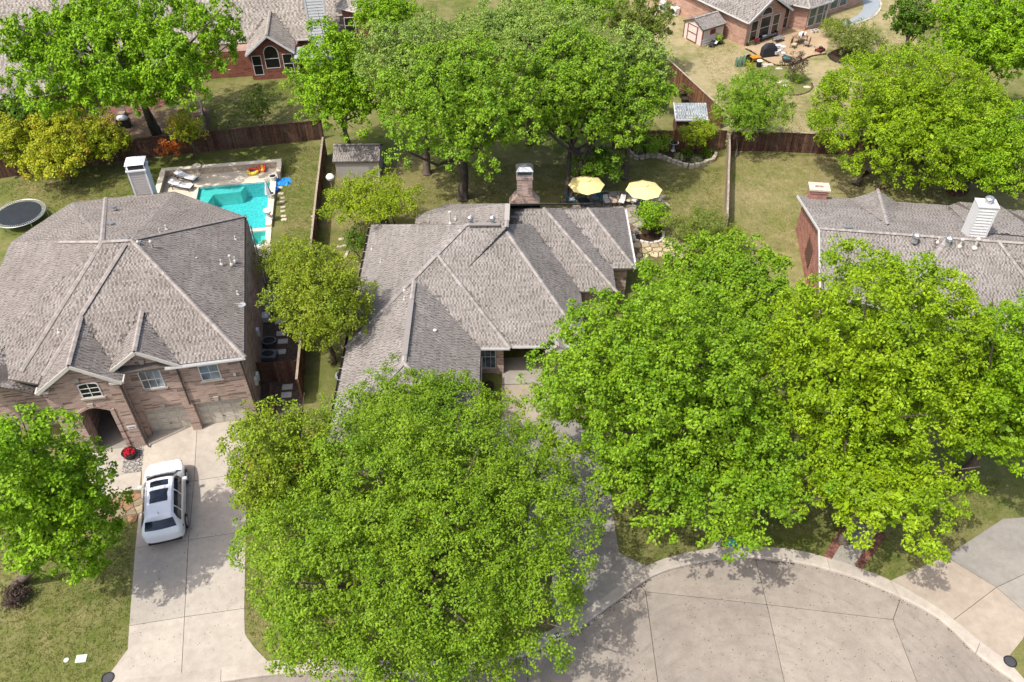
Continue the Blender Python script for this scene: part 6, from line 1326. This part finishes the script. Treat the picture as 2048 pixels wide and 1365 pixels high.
stone_row('stone_edging', 'curving tan stone border of the flower bed by the brown fence', [(1256, 296), (1259, 308), (1268, 316), (1278, 319), (1300, 315), (1322, 317), (1340, 324), (1360, 331), (1382, 336), (1405, 331), (1425, 323), (1431, 313)], m_stone, .5, .28, .2, two=True)
stone_row('stone_edging', 'ring of stones round the locust trunk behind the right house', [(1896, 380), (1902, 390), (1918, 393), (1932, 387), (1934, 378), (1925, 371), (1908, 370), (1897, 376)], m_brickp, .4, .26, .2); stone_row('stone_edging', 'ring of stones at the golden locust trunk', [(1744, 376), (1752, 379), (1765, 379), (1774, 374)], m_brickp, .4, .26, .2)
sheet('trunk_bed', [(1897, 380), (1905, 390), (1925, 390), (1933, 381), (1922, 372), (1905, 372)], .014, m_mulch)
c = G(1346, 302); bb = thing('bird_bath', 'grey pedestal bird bath in the flower bed', 'bird bath', c); b = MB(); b.lathe(c, [(.22, 0), (.2, .06), (.1, .14), (.09, .55), (.16, .66)], 14); smooth_by_angle(b.build('pedestal', m_siding, bb)); b = MB(); b.lathe((c.x, c.y, .66), [(.16, 0), (.36, .09), (.42, .16), (.36, .15), (.3, .1)], 20); smooth_by_angle(b.build('bowl', m_whitec, bb)); b = MB(); b.lathe((c.x, c.y, .775), [(.32, 0), (.32, .01)], 18); b.build('water', MATS['tub_water'], bb)
def plant(u, v, r, m, label, seed, name='low_plant', cat='plant', group=None, h=None, dens=26):
    c = G(u, v); t_ = thing(name, label, cat, c, group); rn = np.random.default_rng(seed); h = h or r
    crown_mesh('leaves', t_, [(c.x + dx * r, c.y + dy * r, h * .55 + .05, r * .6, h / r * .9) for dx, dy in ((0, 0), (-.5, .2), (.45, -.2), (.1, .5))], m, rn, dens, 5, .14, .08)
    b = MB(); b.tube([(c.x, c.y, 0), (c.x, c.y, h * .6)], .015, 4); b.build('stem', m_bark, t_); return t_
L_pale = leaf_mat('leaf_pale', (.16, .2, .09), (.28, .32, .16), (.4, .44, .26))
for i, (u, v, lab) in enumerate(((1306, 312, 'middle'), (1358, 322, 'beside the bird bath'), (1392, 328, 'at the right end'), (1276, 311, 'at the left end'))): plant(u, v, .3, L_pale, 'pale low plant in the flower bed, ' + lab, 70 + i, group='pale plants in the flower bed')
for i, (u, v, lab) in enumerate(((1370, 314, 'behind the pale plants'), (1290, 303, 'near the left stones'), (1413, 313, 'under the light green bush'))): plant(u, v, .4, L_dark, 'dark green plant in the flower bed, ' + lab, 80 + i, group='dark plants in the flower bed')
for i, (u, v, r, lab) in enumerate(((1363, 195, .34, 'black tub planter at the diagonal fence, farther one'), (1369, 206, .38, 'black tub planter at the diagonal fence, nearer one'))):
    c = G(u, v); pt = pot(c, r, .5, lab, m_dark, name='tub_planter', cat='planter'); crown_mesh('foliage', pt, [(c.x, c.y, .75, r * 1.2, .9)], L_grey, np.random.default_rng(90 + i), 18, 5, .16, .08)
c = G(1384, 218); b = MB(); b.lathe(c, [(.38, 0), (.4, .4), (.3, .6), (.05, .7)], 14); tag(smooth_by_angle(b.build('compost_bin', mat('bin_black', (.03, .033, .04), .5))), 'rounded black bin behind the lean-to', 'bin')
sw = thing('swing_seat', 'blue swing seat hanging under the maple near the diagonal fence', 'swing', G(1272, 215)); c = G(1272, 196, 1.2)
for dx, dz in ((.1, .35), (-.35, -.1), (-1.4, -.4)): b = MB(Matrix.Translation((c.x + dx, c.y, c.z + dz))); b.box((-.22, -.2, 0), (.22, .2, .22)); b.build('seat', m_blue, sw, bevel=.05)
for dx in (.1, -.35, -1.4): b = MB(); b.tube([(c.x + dx, c.y, c.z + .1), (c.x + dx, c.y, c.z + 4.5)], .012, 4); b.build('rope', m_dark, sw)
# ------------------------------------------------------------------ round the centre house
c = G(689, 772); ac = thing('air_conditioner', 'round grey air conditioning unit beside the left eave of the centre house', 'air conditioner', c); b = MB(); b.lathe(c, [(.4, 0), (.42, .85), (.46, .87), (.46, .97), (.34, .99)], 18); b.build('casing', mat('ac_grey', (.22, .235, .24), .5, .4), ac); b = MB(); b.lathe((c.x, c.y, .97), [(.33, 0), (.33, .03)], 18); b.build('fan_grille', m_dark, ac)
b = MB()
for k in range(36): a = k * 6.28318 / 36; b.bar((c.x + .43 * math.cos(a), c.y + .43 * math.sin(a), .05), (c.x + .44 * math.cos(a), c.y + .44 * math.sin(a), .85), .02, .03, up=(math.cos(a), math.sin(a), 0))
o = b.build('fins', m_metal, ac); o['kind'] = 'stuff'
c = G(978, 778); pt = pot(c, .3, .38, 'dark round pot below the front window of the centre house', m_dark, name='porch_pot', cat='planter')
b = MB(CF.M); b.box((1.0, 3.1, .05), (2.0, 3.6, .075)); tag(b.build('door_mat', mat('mat_dark', (.045, .035, .03), .95)), 'dark door mat before the front door of the centre house', 'door mat')
c = G(658, 356, 1.6); t_ = thing('gate_post', 'white ball-topped post beside the small shingled shed', 'post', (c.x + .1, c.y, 0)); b = MB(); b.tube([(c.x + .1, c.y, 0), (c.x + .1, c.y, 1.5)], .06, 6); b.build('post', m_wood3, t_); b = MB(); b.lathe((c.x + .1, c.y, 1.4), [(.05, 0), (.3, .12), (.34, .3), (.22, .48), (.03, .55)], 12); smooth_by_angle(b.build('ball', m_whitec, t_))
for (a, b2, lab) in (((672, 482), (690, 478), 'pale stone edging beside the dark shrub, farther one'), ((668, 497), (690, 494), 'pale stone edging beside the dark shrub, nearer one'), ((697, 500), (691, 518), 'curved pale stone edging near the roof corner')): stone_row('stone_edging', lab, [a, b2], m_stone, .4, .2, .15)
# ------------------------------------------------------------------ patio of the top right house
m_patio = concrete('patio_tan', (.44, .335, .215), (.38, .28, .17))
pt_ = [(1487, 95), (1500, 86), (1560, 60), (1600, 56), (1640, 64), (1660, 84), (1650, 107), (1622, 112), (1594, 124), (1572, 130), (1550, 129), (1530, 120), (1505, 104)]
P2 = [G(*p) for p in pt_]; b = MB(); b.prism([(p.x, p.y) for p in P2], -.05, .04); structure(b.build('corner_patio', m_patio))
stone_row('stone_edging', 'dark edging round the tan patio of the salmon brick house', [(1487, 97), (1505, 106), (1530, 122), (1550, 131), (1575, 132), (1597, 126), (1622, 114), (1652, 109)], m_mulch, .5, .14, .14)
stone_row('stone_edging', 'dark edging curve round the mulch ring', [(1655, 108), (1660, 118), (1675, 126), (1705, 130), (1732, 125), (1741, 112), (1735, 98), (1725, 92)], m_dark, .5, .14, .14)
sheet('mulch_ring', [(1655, 108), (1660, 117), (1680, 126), (1712, 128), (1736, 120), (1740, 108), (1728, 94), (1690, 92)], .014, m_mulch, 3)
sheet('island_bed', [(1485, 128), (1500, 116), (1540, 132), (1580, 136), (1612, 150), (1624, 172), (1615, 185), (1590, 191), (1560, 190), (1520, 170)], .014, grass_mat('bed_weeds', (.10, .13, .03), (.2, .19, .08), .5, (.06, .05, .03)), 3)
stone_row('stone_edging', 'low edging curve of the weedy island bed', [(1622, 165), (1625, 176), (1616, 185), (1595, 191), (1570, 191)], m_wood2, .4, .12, .12)
sheet('gravel_path', [(1640, 50), (1660, 40), (1690, 42), (1716, 30), (1728, 12), (1722, -10), (1745, -14), (1760, 8), (1748, 30), (1722, 44), (1690, 52)], .018, mat('blue_gravel', (.26, .29, .31), .9, .2, var=.25, vs=18), 2)
stone_row('stone_edging', 'pale stone border of the blue gravel path', [(1700, 52), (1725, 44), (1750, 32), (1762, 10), (1750, -10)], m_stone, .5, .2, .12)
TA = Matrix.Rotation(R(33), 4, 'Z')
def TT(u, v, rz=0): return Matrix.Translation(G(u, v, .04) * 1.0) @ Matrix.Rotation(R(33 + rz), 4, 'Z')
m_sofa = mat('sofa_grey', (.17, .165, .16), .85); T = TT(1533, 77); sofa = thing('garden_sofa', 'long grey garden sofa under the windows of the salmon house', 'sofa', T.translation)
b = MB(T); b.box((-1.1, -.35, .12), (1.1, .35, .3)); b.build('frame', m_dark, sofa)
for k in range(3): b = MB(T); b.box((-1.06 + k * .71, -.36, .3), (-.37 + k * .71, .22, .44)); b.build('seat_cushion', m_sofa, sofa, bevel=.03); b = MB(T); b.box((-1.06 + k * .71, .2, .44), (-.37 + k * .71, .36, .86)); b.build('back_cushion', m_sofa, sofa, bevel=.03)
for s_ in (-1.14, 1.14): b = MB(T); b.box((s_ - .05, -.36, 0), (s_ + .05, .36, .62)); b.build('armrest', m_dark, sofa)
T = TT(1556, 83); tb2 = thing('coffee_table', 'dark coffee table in front of the grey sofa', 'table', T.translation); b = MB(T); b.box((-.55, -.35, .36), (.55, .35, .41)); b.build('top', m_sofa, tb2)
for dx in (-.5, .5):
    for dy in (-.3, .3): b = MB(T); b.box((dx - .025, dy - .025, 0), (dx + .025, dy + .025, .36)); b.build('leg', m_dark, tb2)
T = TT(1524, 80); b = MB(T); b.box((-.3, -.3, .47), (.3, .1, .55)); tag(b.build('white_cushion', m_whitec, bevel=.04), 'white cushion on the left end of the grey sofa', 'cushion')
T = TT(1511, 88); rc_ = thing('folding_chair', 'dark chair with red cover left of the sofa', 'chair', T.translation); b = MB(T); b.box((-.28, -.28, .4), (.28, .28, .5)); b.build('seat', mat('red_cloth', (.3, .03, .035), .8), rc_, bevel=.03); b = MB(T); b.box((-.28, .24, .5), (.28, .3, .95)); b.build('backrest', m_dark, rc_)
for dx in (-.25, .25):
    for dy in (-.25, .25): b = MB(T); b.box((dx - .02, dy - .02, 0), (dx + .02, dy + .02, .4)); b.build('leg', m_dark, rc_)
T = TT(1558, 56); b = MB(T); b.box((-.28, -.22, 0), (.28, .22, .5)); bc_ = b.build('storage_box', m_siding, bevel=.03); tag(bc_, 'pale grey storage box by the patio door', 'box'); T = TT(1555, 58); T.translation.z = .54; T.translation += Vector((-.2, .2, 0)); b = MB(T); b.box((-.25, -.2, 0), (.25, .2, .6)); bl_ = b.build('blue_bag', m_blue, bevel=.06); tag(bl_, 'blue bag standing on the grey storage box', 'bag')
# covered grill
T = TT(1536, 112, -20); gr = thing('covered_grill', 'gas grill under a black cover at the patio edge', 'grill', T.translation)
b = MB(T); tapered(b, -.78, .78, -.36, .36, 0, -.76, .76, -.33, .33, .85); tapered(b, -.76, .76, -.33, .33, .85, -.38, .38, -.2, .22, 1.28); b.build('cover', mat('cover_black', (.022, .024, .03), .6, .3, var=.3, vs=2, bump=.6, bs=4), gr, bevel=.06)
b = MB(T); b.box((-.7, -.3, -.04), (.7, .3, .05)); b.build('base', m_dark, gr)
# pile of galvanised garden ware, dining set
c = G(1562, 108); pile = thing('garden_ware', 'heap of white and galvanised pots on the patio corner', 'pots', c); rn = random.Random(8)
for k in range(11): p = Vector((c.x + rn.uniform(-.8, .8), c.y + rn.uniform(-.9, .9), .04 + (k % 3) * .22)); b = MB(); r_ = rn.uniform(.14, .24); b.lathe(p, [(r_ * .7, 0), (r_, .3), (r_ * 1.08, .32), (r_ * .85, .3)], 10); b.build('pot', rn.choice((m_metal, m_whitec, m_siding)), pile)
c = G(1572, 124); pt = pot((c.x, c.y, .04), .48, .4, 'black round planter with turquoise lid on the patio corner', m_dark, mat('teal_lid', (.06, .17, .16), .5), name='lidded_planter', cat='planter')
T = TT(1598, 86); dt = thing('dining_table', 'cluttered garden dining table on the patio', 'table', T.translation); b = MB(T); b.box((-.75, -.45, .68), (.75, .45, .73)); b.build('top', mat('table_wood', (.20, .13, .08), .7), dt)
for dx in (-.65, .65):
    for dy in (-.38, .38): b = MB(T); b.box((dx - .03, dy - .03, 0), (dx + .03, dy + .03, .68)); b.build('leg', m_dark, dt)
for k in range(7): b = MB(T); x, y = -.6 + k * .2, rn.uniform(-.3, .3); r_ = rn.uniform(.07, .13); b.lathe((x, y, .73), [(r_, 0), (r_, rn.uniform(.08, .3)), (r_ * .6, .3)], 9); tag(b.build('table_pot', rn.choice((m_dark, m_whitec, m_siding, m_flagw))), 'small pot among the clutter on the garden dining table', 'pot', 'pots on the dining table')
for i, (u, v, rz, lab) in enumerate(((1586, 96, 20, 'beige chair at the near left corner of the cluttered table'), (1612, 93, -150, 'brown chair at the near right side of the cluttered table'))):
    T = TT(u, v, rz); cc = thing('dining_chair', lab, 'chair', T.translation); b = MB(T); b.box((-.27, -.27, .38), (.27, .27, .46)); b.build('seat', m_flagw if i == 0 else m_wood3, cc, bevel=.02); b = MB(T); b.box((-.27, .23, .46), (.27, .29, .95)); b.build('backrest', m_wood, cc)
    for dx in (-.24, .24):
        for dy in (-.24, .24): b = MB(T); b.box((dx - .02, dy - .02, 0), (dx + .02, dy + .02, .38)); b.build('leg', m_dark, cc)
for (u, v, lab) in ((1624, 66, 'white round pot by the bay window, left one'), (1631, 65, 'white round pot by the bay window, right one')): pot(G(u, v, .04), .22, .3, lab, m_whitec, name='white_pot', cat='pot')
c = G(1438, 88); pot(c, .4, .5, 'dark tub with leafy plant beside the pink shed', m_dark, name='leafy_tub', cat='planter'); crown_mesh('leaves', COL.objects['leafy_tub'], [(c.x, c.y, .65, .36, .7)], L_bright, np.random.default_rng(5), 30, 5, .2, .08)
c = G(1494, 92); pot(c, .25, .4, 'small green potted plant at the house corner', m_dark, name='corner_pot', cat='planter'); crown_mesh('leaves', COL.objects['corner_pot'], [(c.x, c.y, .55, .26, .8)], L_maple, np.random.default_rng(6), 30, 5, .16, .07)
T = TT(1424, 92, 30); wb_ = thing('wheelbarrow', 'upturned wheelbarrow with white sheet beside the pink shed', 'wheelbarrow', T.translation); b = MB(T); tapered(b, -.5, .5, -.3, .3, .15, -.35, .35, -.2, .2, .5); b.build('tray', m_dark, wb_, bevel=.03); b = MB(T); b.box((-.1, -.45, .3), (.6, .1, .36)); b.build('sheet', m_whitec, wb_, bevel=.02); b = MB(T); b.tube([(-.9, -.25, .2), (.4, -.25, .12)], .02, 5); b.tube([(-.9, .25, .2), (.4, .25, .12)], .02, 5); b.build('handle', m_wood3, wb_)
T = Matrix.Translation(G(1417, 91)) @ Matrix.Rotation(R(33), 4, 'Z'); trl = thing('garden_trellis', 'white lattice trellis leaning on the pink shed', 'trellis', T.translation)
for k in range(8): b = MB(T); b.bar((-.9 + k * .24, 0, 0.02), (-.9 + k * .24, .15, .75), .03, .02); b.build('slat', m_white, trl)
for z in (.15, .4, .65): b = MB(T); b.bar((-.95, z * .2 - .02, z), (.85, z * .2 - .02, z), .03, .02); b.build('slat', m_white, trl)
for i, (u, v, lab) in enumerate(((1349, 30, 'grey box air conditioner at the top right house'), (1326, 22, 'taller grey air conditioner beside it at the top edge'))):
    T = Matrix.Translation(G(u, v)) @ Matrix.Rotation(R(123), 4, 'Z'); a_ = thing('air_conditioner', lab, 'air conditioner', T.translation); b = MB(T); b.box((-.45, -.3, 0), (.45, .3, .85 + .15 * i)); b.build('casing', (m_whitec, m_siding)[i], a_, bevel=.03); b = MB(T); n = 16; b.extrude([(.28 * math.cos(k * 6.2832 / n), .3, .43 + .28 * math.sin(k * 6.2832 / n)) for k in range(n)], (0, .012, 0)); b.build('fan_grille', m_dark, a_)
# cacti, orange planter, stools, rocks in the island bed
ct = thing('cactus_clump', 'clump of blue-green columnar cacti at the bed end', 'cactus', G(1479, 134)); c = G(1479, 134)
for k in range(6): x, y = c.x + (k % 3) * .35 - .3, c.y + (k // 3) * .4; b = MB(); b.lathe((x, y, 0), [(.09, 0), (.11, .4), (.1, .7 + .1 * (k % 3)), (.03, .85 + .1 * (k % 3))], 8); smooth_by_angle(b.build('column', mat('cactus_green', (.10, .18, .12), .7), ct), 80)
c = G(1508, 124); om = thing('garden_cart', 'orange garden cart with black wheels in the island bed', 'cart', c); b = MB(Matrix.Translation(c) @ Matrix.Rotation(.3, 4, 'Z')); tapered(b, -.35, .5, -.28, .28, .25, -.42, .55, -.33, .33, .55); b.build('tray', mat('orange_paint', (.5, .19, .02), .5), om, bevel=.03)
for dy in (-.36, .36): b = MB(); b.extrude([(c.x - .5 + .3 * math.cos(k * .3927), c.y + dy, .3 + .3 * math.sin(k * .3927)) for k in range(16)], (0, .08, 0)); b.build('wheel', m_black_rubber, om)
c = G(1517, 134); st_ = thing('drum', 'black drum with white lid in the island bed', 'drum', c); b = MB(); b.lathe(c, [(.24, 0), (.26, .3), (.24, .6)], 14); b.build('drum', m_dark, st_); b = MB(); b.lathe((c.x, c.y, .6), [(.27, 0), (.27, .05)], 14); b.build('lid', m_whitec, st_)
for i, (u, v) in enumerate(((1528, 133), (1541, 130), (1530, 130), (1558, 138), (1560, 165), (1570, 163), (1572, 172), (1580, 147), (1614, 175))):
    c = G(u, v); b = MB(); b.lathe((c.x, c.y, -.02), [(.28, 0), (.3, .06), (.18, .12)], 7, 1.3, .8); tag(b.build('flat_rock', m_stone), 'flat pale rock lying in the weedy island bed', 'rock', 'flat rocks in the island bed')
for i, (u, v, r, m__, lab) in enumerate(((1579, 158, .4, L_bright, 'bright green clump in the island bed'), (1597, 165, .5, L_maple, 'dark green clump at the island bed end'), (1500, 140, .5, L_phot, 'yellowish clump behind the cacti'), (1490, 128, .35, L_dark, 'dark clump beside the orange cart'))): plant(u, v, r, m__, lab, 100 + i, 'garden_clump')
T = TT(1640, 103, 10); mw = thing('lawn_mower', 'dark red lawn mower at the patio end', 'lawn mower', T.translation); b = MB(T); b.box((-.4, -.28, .1), (.4, .28, .3)); b.build('deck', mat('mower_red', (.16, .02, .02), .5), mw, bevel=.05); b = MB(T); b.lathe((0, 0, .3), [(.2, 0), (.2, .15), (.1, .2)], 10); b.build('engine', m_dark, mw); b = MB(T); b.tube([(-.4, -.25, .25), (-1.1, -.25, .8), (-1.1, .25, .8), (-.4, .25, .25)], .02, 5); b.build('handle', m_dark, mw)
for dx in (-.35, .35):
    for dy in (-.32, .32): b = MB(T); b.extrude([(dx + .12 * math.cos(k * .5236), dy, .12 + .12 * math.sin(k * .5236)) for k in range(12)], (0, .05, 0)); b.build('wheel', m_black_rubber, mw)
# grill on the shaded patio of the back left house
sheet('brick_terrace', [(210, 232), (300, 220), (420, 190), (380, 175), (230, 200)], .02, mat('terrace_red', (.17, .085, .065), .9, .1, var=.3, vs=3))
c = G(250, 254); g2 = thing('patio_grill', 'grey lidded grill on the shaded terrace of the back house', 'grill', c); b = MB(Matrix.Translation(c)); b.box((-.55, -.3, 0), (.55, .3, .8)); b.build('cabinet', m_dark, g2, bevel=.03); b = MB(Matrix.Translation(c)); b.lathe((0, 0, .8), [(.42, 0), (.4, .15), (.25, .3), (.05, .34)], 14, 1.2, .8); smooth_by_angle(b.build('lid', m_siding, g2))
c = G(246, 233); ch2 = thing('patio_chair', 'tan wicker chair behind the grey grill', 'chair', c); b = MB(Matrix.Translation(c)); b.box((-.3, -.3, .2), (.3, .3, .42)); b.build('seat', m_wood3, ch2, bevel=.03); b = MB(Matrix.Translation(c)); b.box((-.3, .22, .42), (.3, .32, .95)); b.build('backrest', m_wood3, ch2, bevel=.03)
for dx in (-.26, .26):
    for dy in (-.26, .26): b = MB(Matrix.Translation(c)); b.box((dx - .03, dy - .03, 0), (dx + .03, dy + .03, .2)); b.build('leg', m_wood3, ch2)
fence('grey boards of a side fence ending at the long brown fence', gp((404, 226), (412, 250), (415, 292)), 1.7, m_wood3, m_wood3, 8)

# ------------------------------------------------------------------ grass tufts and gutter litter
def tufts(name, label, px, n, m, seed, hgt=.06):
    poly = [G(*p) for p in px]; rn = random.Random(seed); pts = np.array(scatter_in(poly, n, rn)); r = np.random.default_rng(seed); k = 4; N = len(pts) * k
    base = np.repeat(np.c_[pts, np.full(len(pts), .004)], k, 0) + np.c_[r.normal(size=(N, 2)) * .05, np.zeros(N)]; a = r.random(N) * 6.28; lean = r.normal(size=(N, 2)) * .05; h = hgt * r.uniform(.5, 1.3, N); w = .02
    V = np.empty((N, 3, 3)); V[:, 0] = base + np.c_[np.cos(a) * w, np.sin(a) * w, np.zeros(N)]; V[:, 1] = base - np.c_[np.cos(a) * w, np.sin(a) * w, np.zeros(N)]; V[:, 2] = base + np.c_[lean, h]
    o = np_mesh(name, V.reshape(-1, 3), np.arange(N * 3).reshape(-1, 3), m, loc=(poly[0].x, poly[0].y, 0), tri=True); return tag(o, label, 'grass', kind='stuff')
L_gr = leaf_mat('blade_green', (.09, .12, .024), (.15, .18, .04), (.25, .245, .10), trans=.2, gloss=.6, cl=.7); L_gd = leaf_mat('blade_dry', (.18, .175, .065), (.30, .26, .135), (.44, .37, .21), trans=.2, gloss=.6, cl=.7)
tufts('grass', 'short front lawn grass left of the wide driveway', [(-30, 1000), (195, 1042), (268, 1040), (255, 1295), (200, 1360), (-30, 1385)], 4500, L_gr, 1)
tufts('grass', 'grass strip right of the wide driveway', [(492, 860), (560, 860), (760, 1320), (545, 1318), (494, 1265)], 3500, L_gr, 2)
tufts('grass', 'grass round the turning circle', [(1225, 960), (1700, 960), (2000, 960), (2000, 1035), (1785, 1158), (1655, 1113), (1590, 1098), (1500, 1090), (1430, 1094), (1350, 1108), (1296, 1130), (1242, 1104)], 6000, L_gr, 3)
tufts('grass', 'grass of the pool garden', [(-20, 370), (250, 330), (650, 290), (632, 500), (575, 500), (545, 315), (330, 340), (340, 385), (90, 420), (-20, 390)], 8000, L_gr, 4)
tufts('grass', 'grass behind the centre house', [(850, 330), (1255, 330), (1440, 340), (1445, 440), (1340, 440), (1330, 395), (1190, 383), (1100, 400), (820, 410)], 6000, L_gr, 5)
tufts('grass', 'drying grass of the side lawn', [(1460, 312), (1800, 320), (1900, 400), (1600, 395), (1590, 510), (1490, 480)], 7000, L_gd, 6)
tufts('grass', 'straw-coloured grass of the dry lawn', [(1370, 60), (1485, 98), (1500, 118), (1600, 195), (1640, 190), (1740, 130), (1800, 10), (1900, 10), (1760, 240), (1640, 270), (1470, 250)], 10000, L_gd, 7)
tufts('grass', 'lawn grass of the back house', [(420, 180), (600, 160), (640, 235), (420, 262)], 2500, L_gr, 8)
rl = random.Random(9); V = []; F = []
for i in range(len(ki) - 1):
    p, q = ki[i], ki[i + 1]; u_, v_ = project(p, ROADZ)
    if not (560 < u_ < 2020 and v_ < 1420): continue
    heavy = 60 if 850 < u_ < 1000 else (26 if u_ < 1300 or 1480 < u_ < 1580 else 9)
    for _ in range(int(heavy * (q - p).length)):
        s_ = rl.random(); c = p.lerp(q, s_); n = Vector((-(q - p).y, (q - p).x)).normalized() * -1; c = c + n * abs(rl.gauss(0, .10 if heavy < 50 else .16)); a = rl.random() * 6.28; r_ = rl.uniform(.015, .05); o = len(V)
        V += [(c.x + r_ * math.cos(a + k * 2.094), c.y + r_ * math.sin(a + k * 2.094), ROADZ + .003 + rl.random() * .012) for k in range(3)]; F.append((o, o + 1, o + 2))
lt = np_mesh('leaf_litter', V, F, mat('litter_brown', (.05, .035, .022), .95, .1, var=.5, vs=20), loc=(G(1000, 1330).x, G(1000, 1330).y, ROADZ), tri=True); tag(lt, 'dark leaf litter along the gutter of the turning circle', 'litter', kind='stuff')

# fallen leaves and specks on the paving
rl = random.Random(21); V = []; F = []
for px, n, z in (([(1100, 1300), (1300, 1180), (1500, 1130), (1800, 1210), (1990, 1365), (1100, 1365)], 500, ROADZ), ([(1120, 1240), (1240, 1120), (1215, 960), (1100, 960), (1100, 1120)], 160, .022), ([(262, 1340), (262, 980), (490, 950), (488, 1300)], 220, .022)):
    poly = [G(*q, z) for q in px]
    for x, y in scatter_in(poly, n, rl):
        a = rl.random() * 6.28; r_ = rl.uniform(.012, .04); o = len(V); V += [(x + r_ * math.cos(a + k * 2.094), y + r_ * math.sin(a + k * 2.094), z + .004 + rl.random() * .008) for k in range(3)]; F.append((o, o + 1, o + 2))
lt = np_mesh('fallen_leaves', V, F, MATS['litter_brown'], loc=(G(1400, 1250).x, G(1400, 1250).y, ROADZ), tri=True); tag(lt, 'scattered fallen leaves and specks on the pale paving', 'litter', kind='stuff')
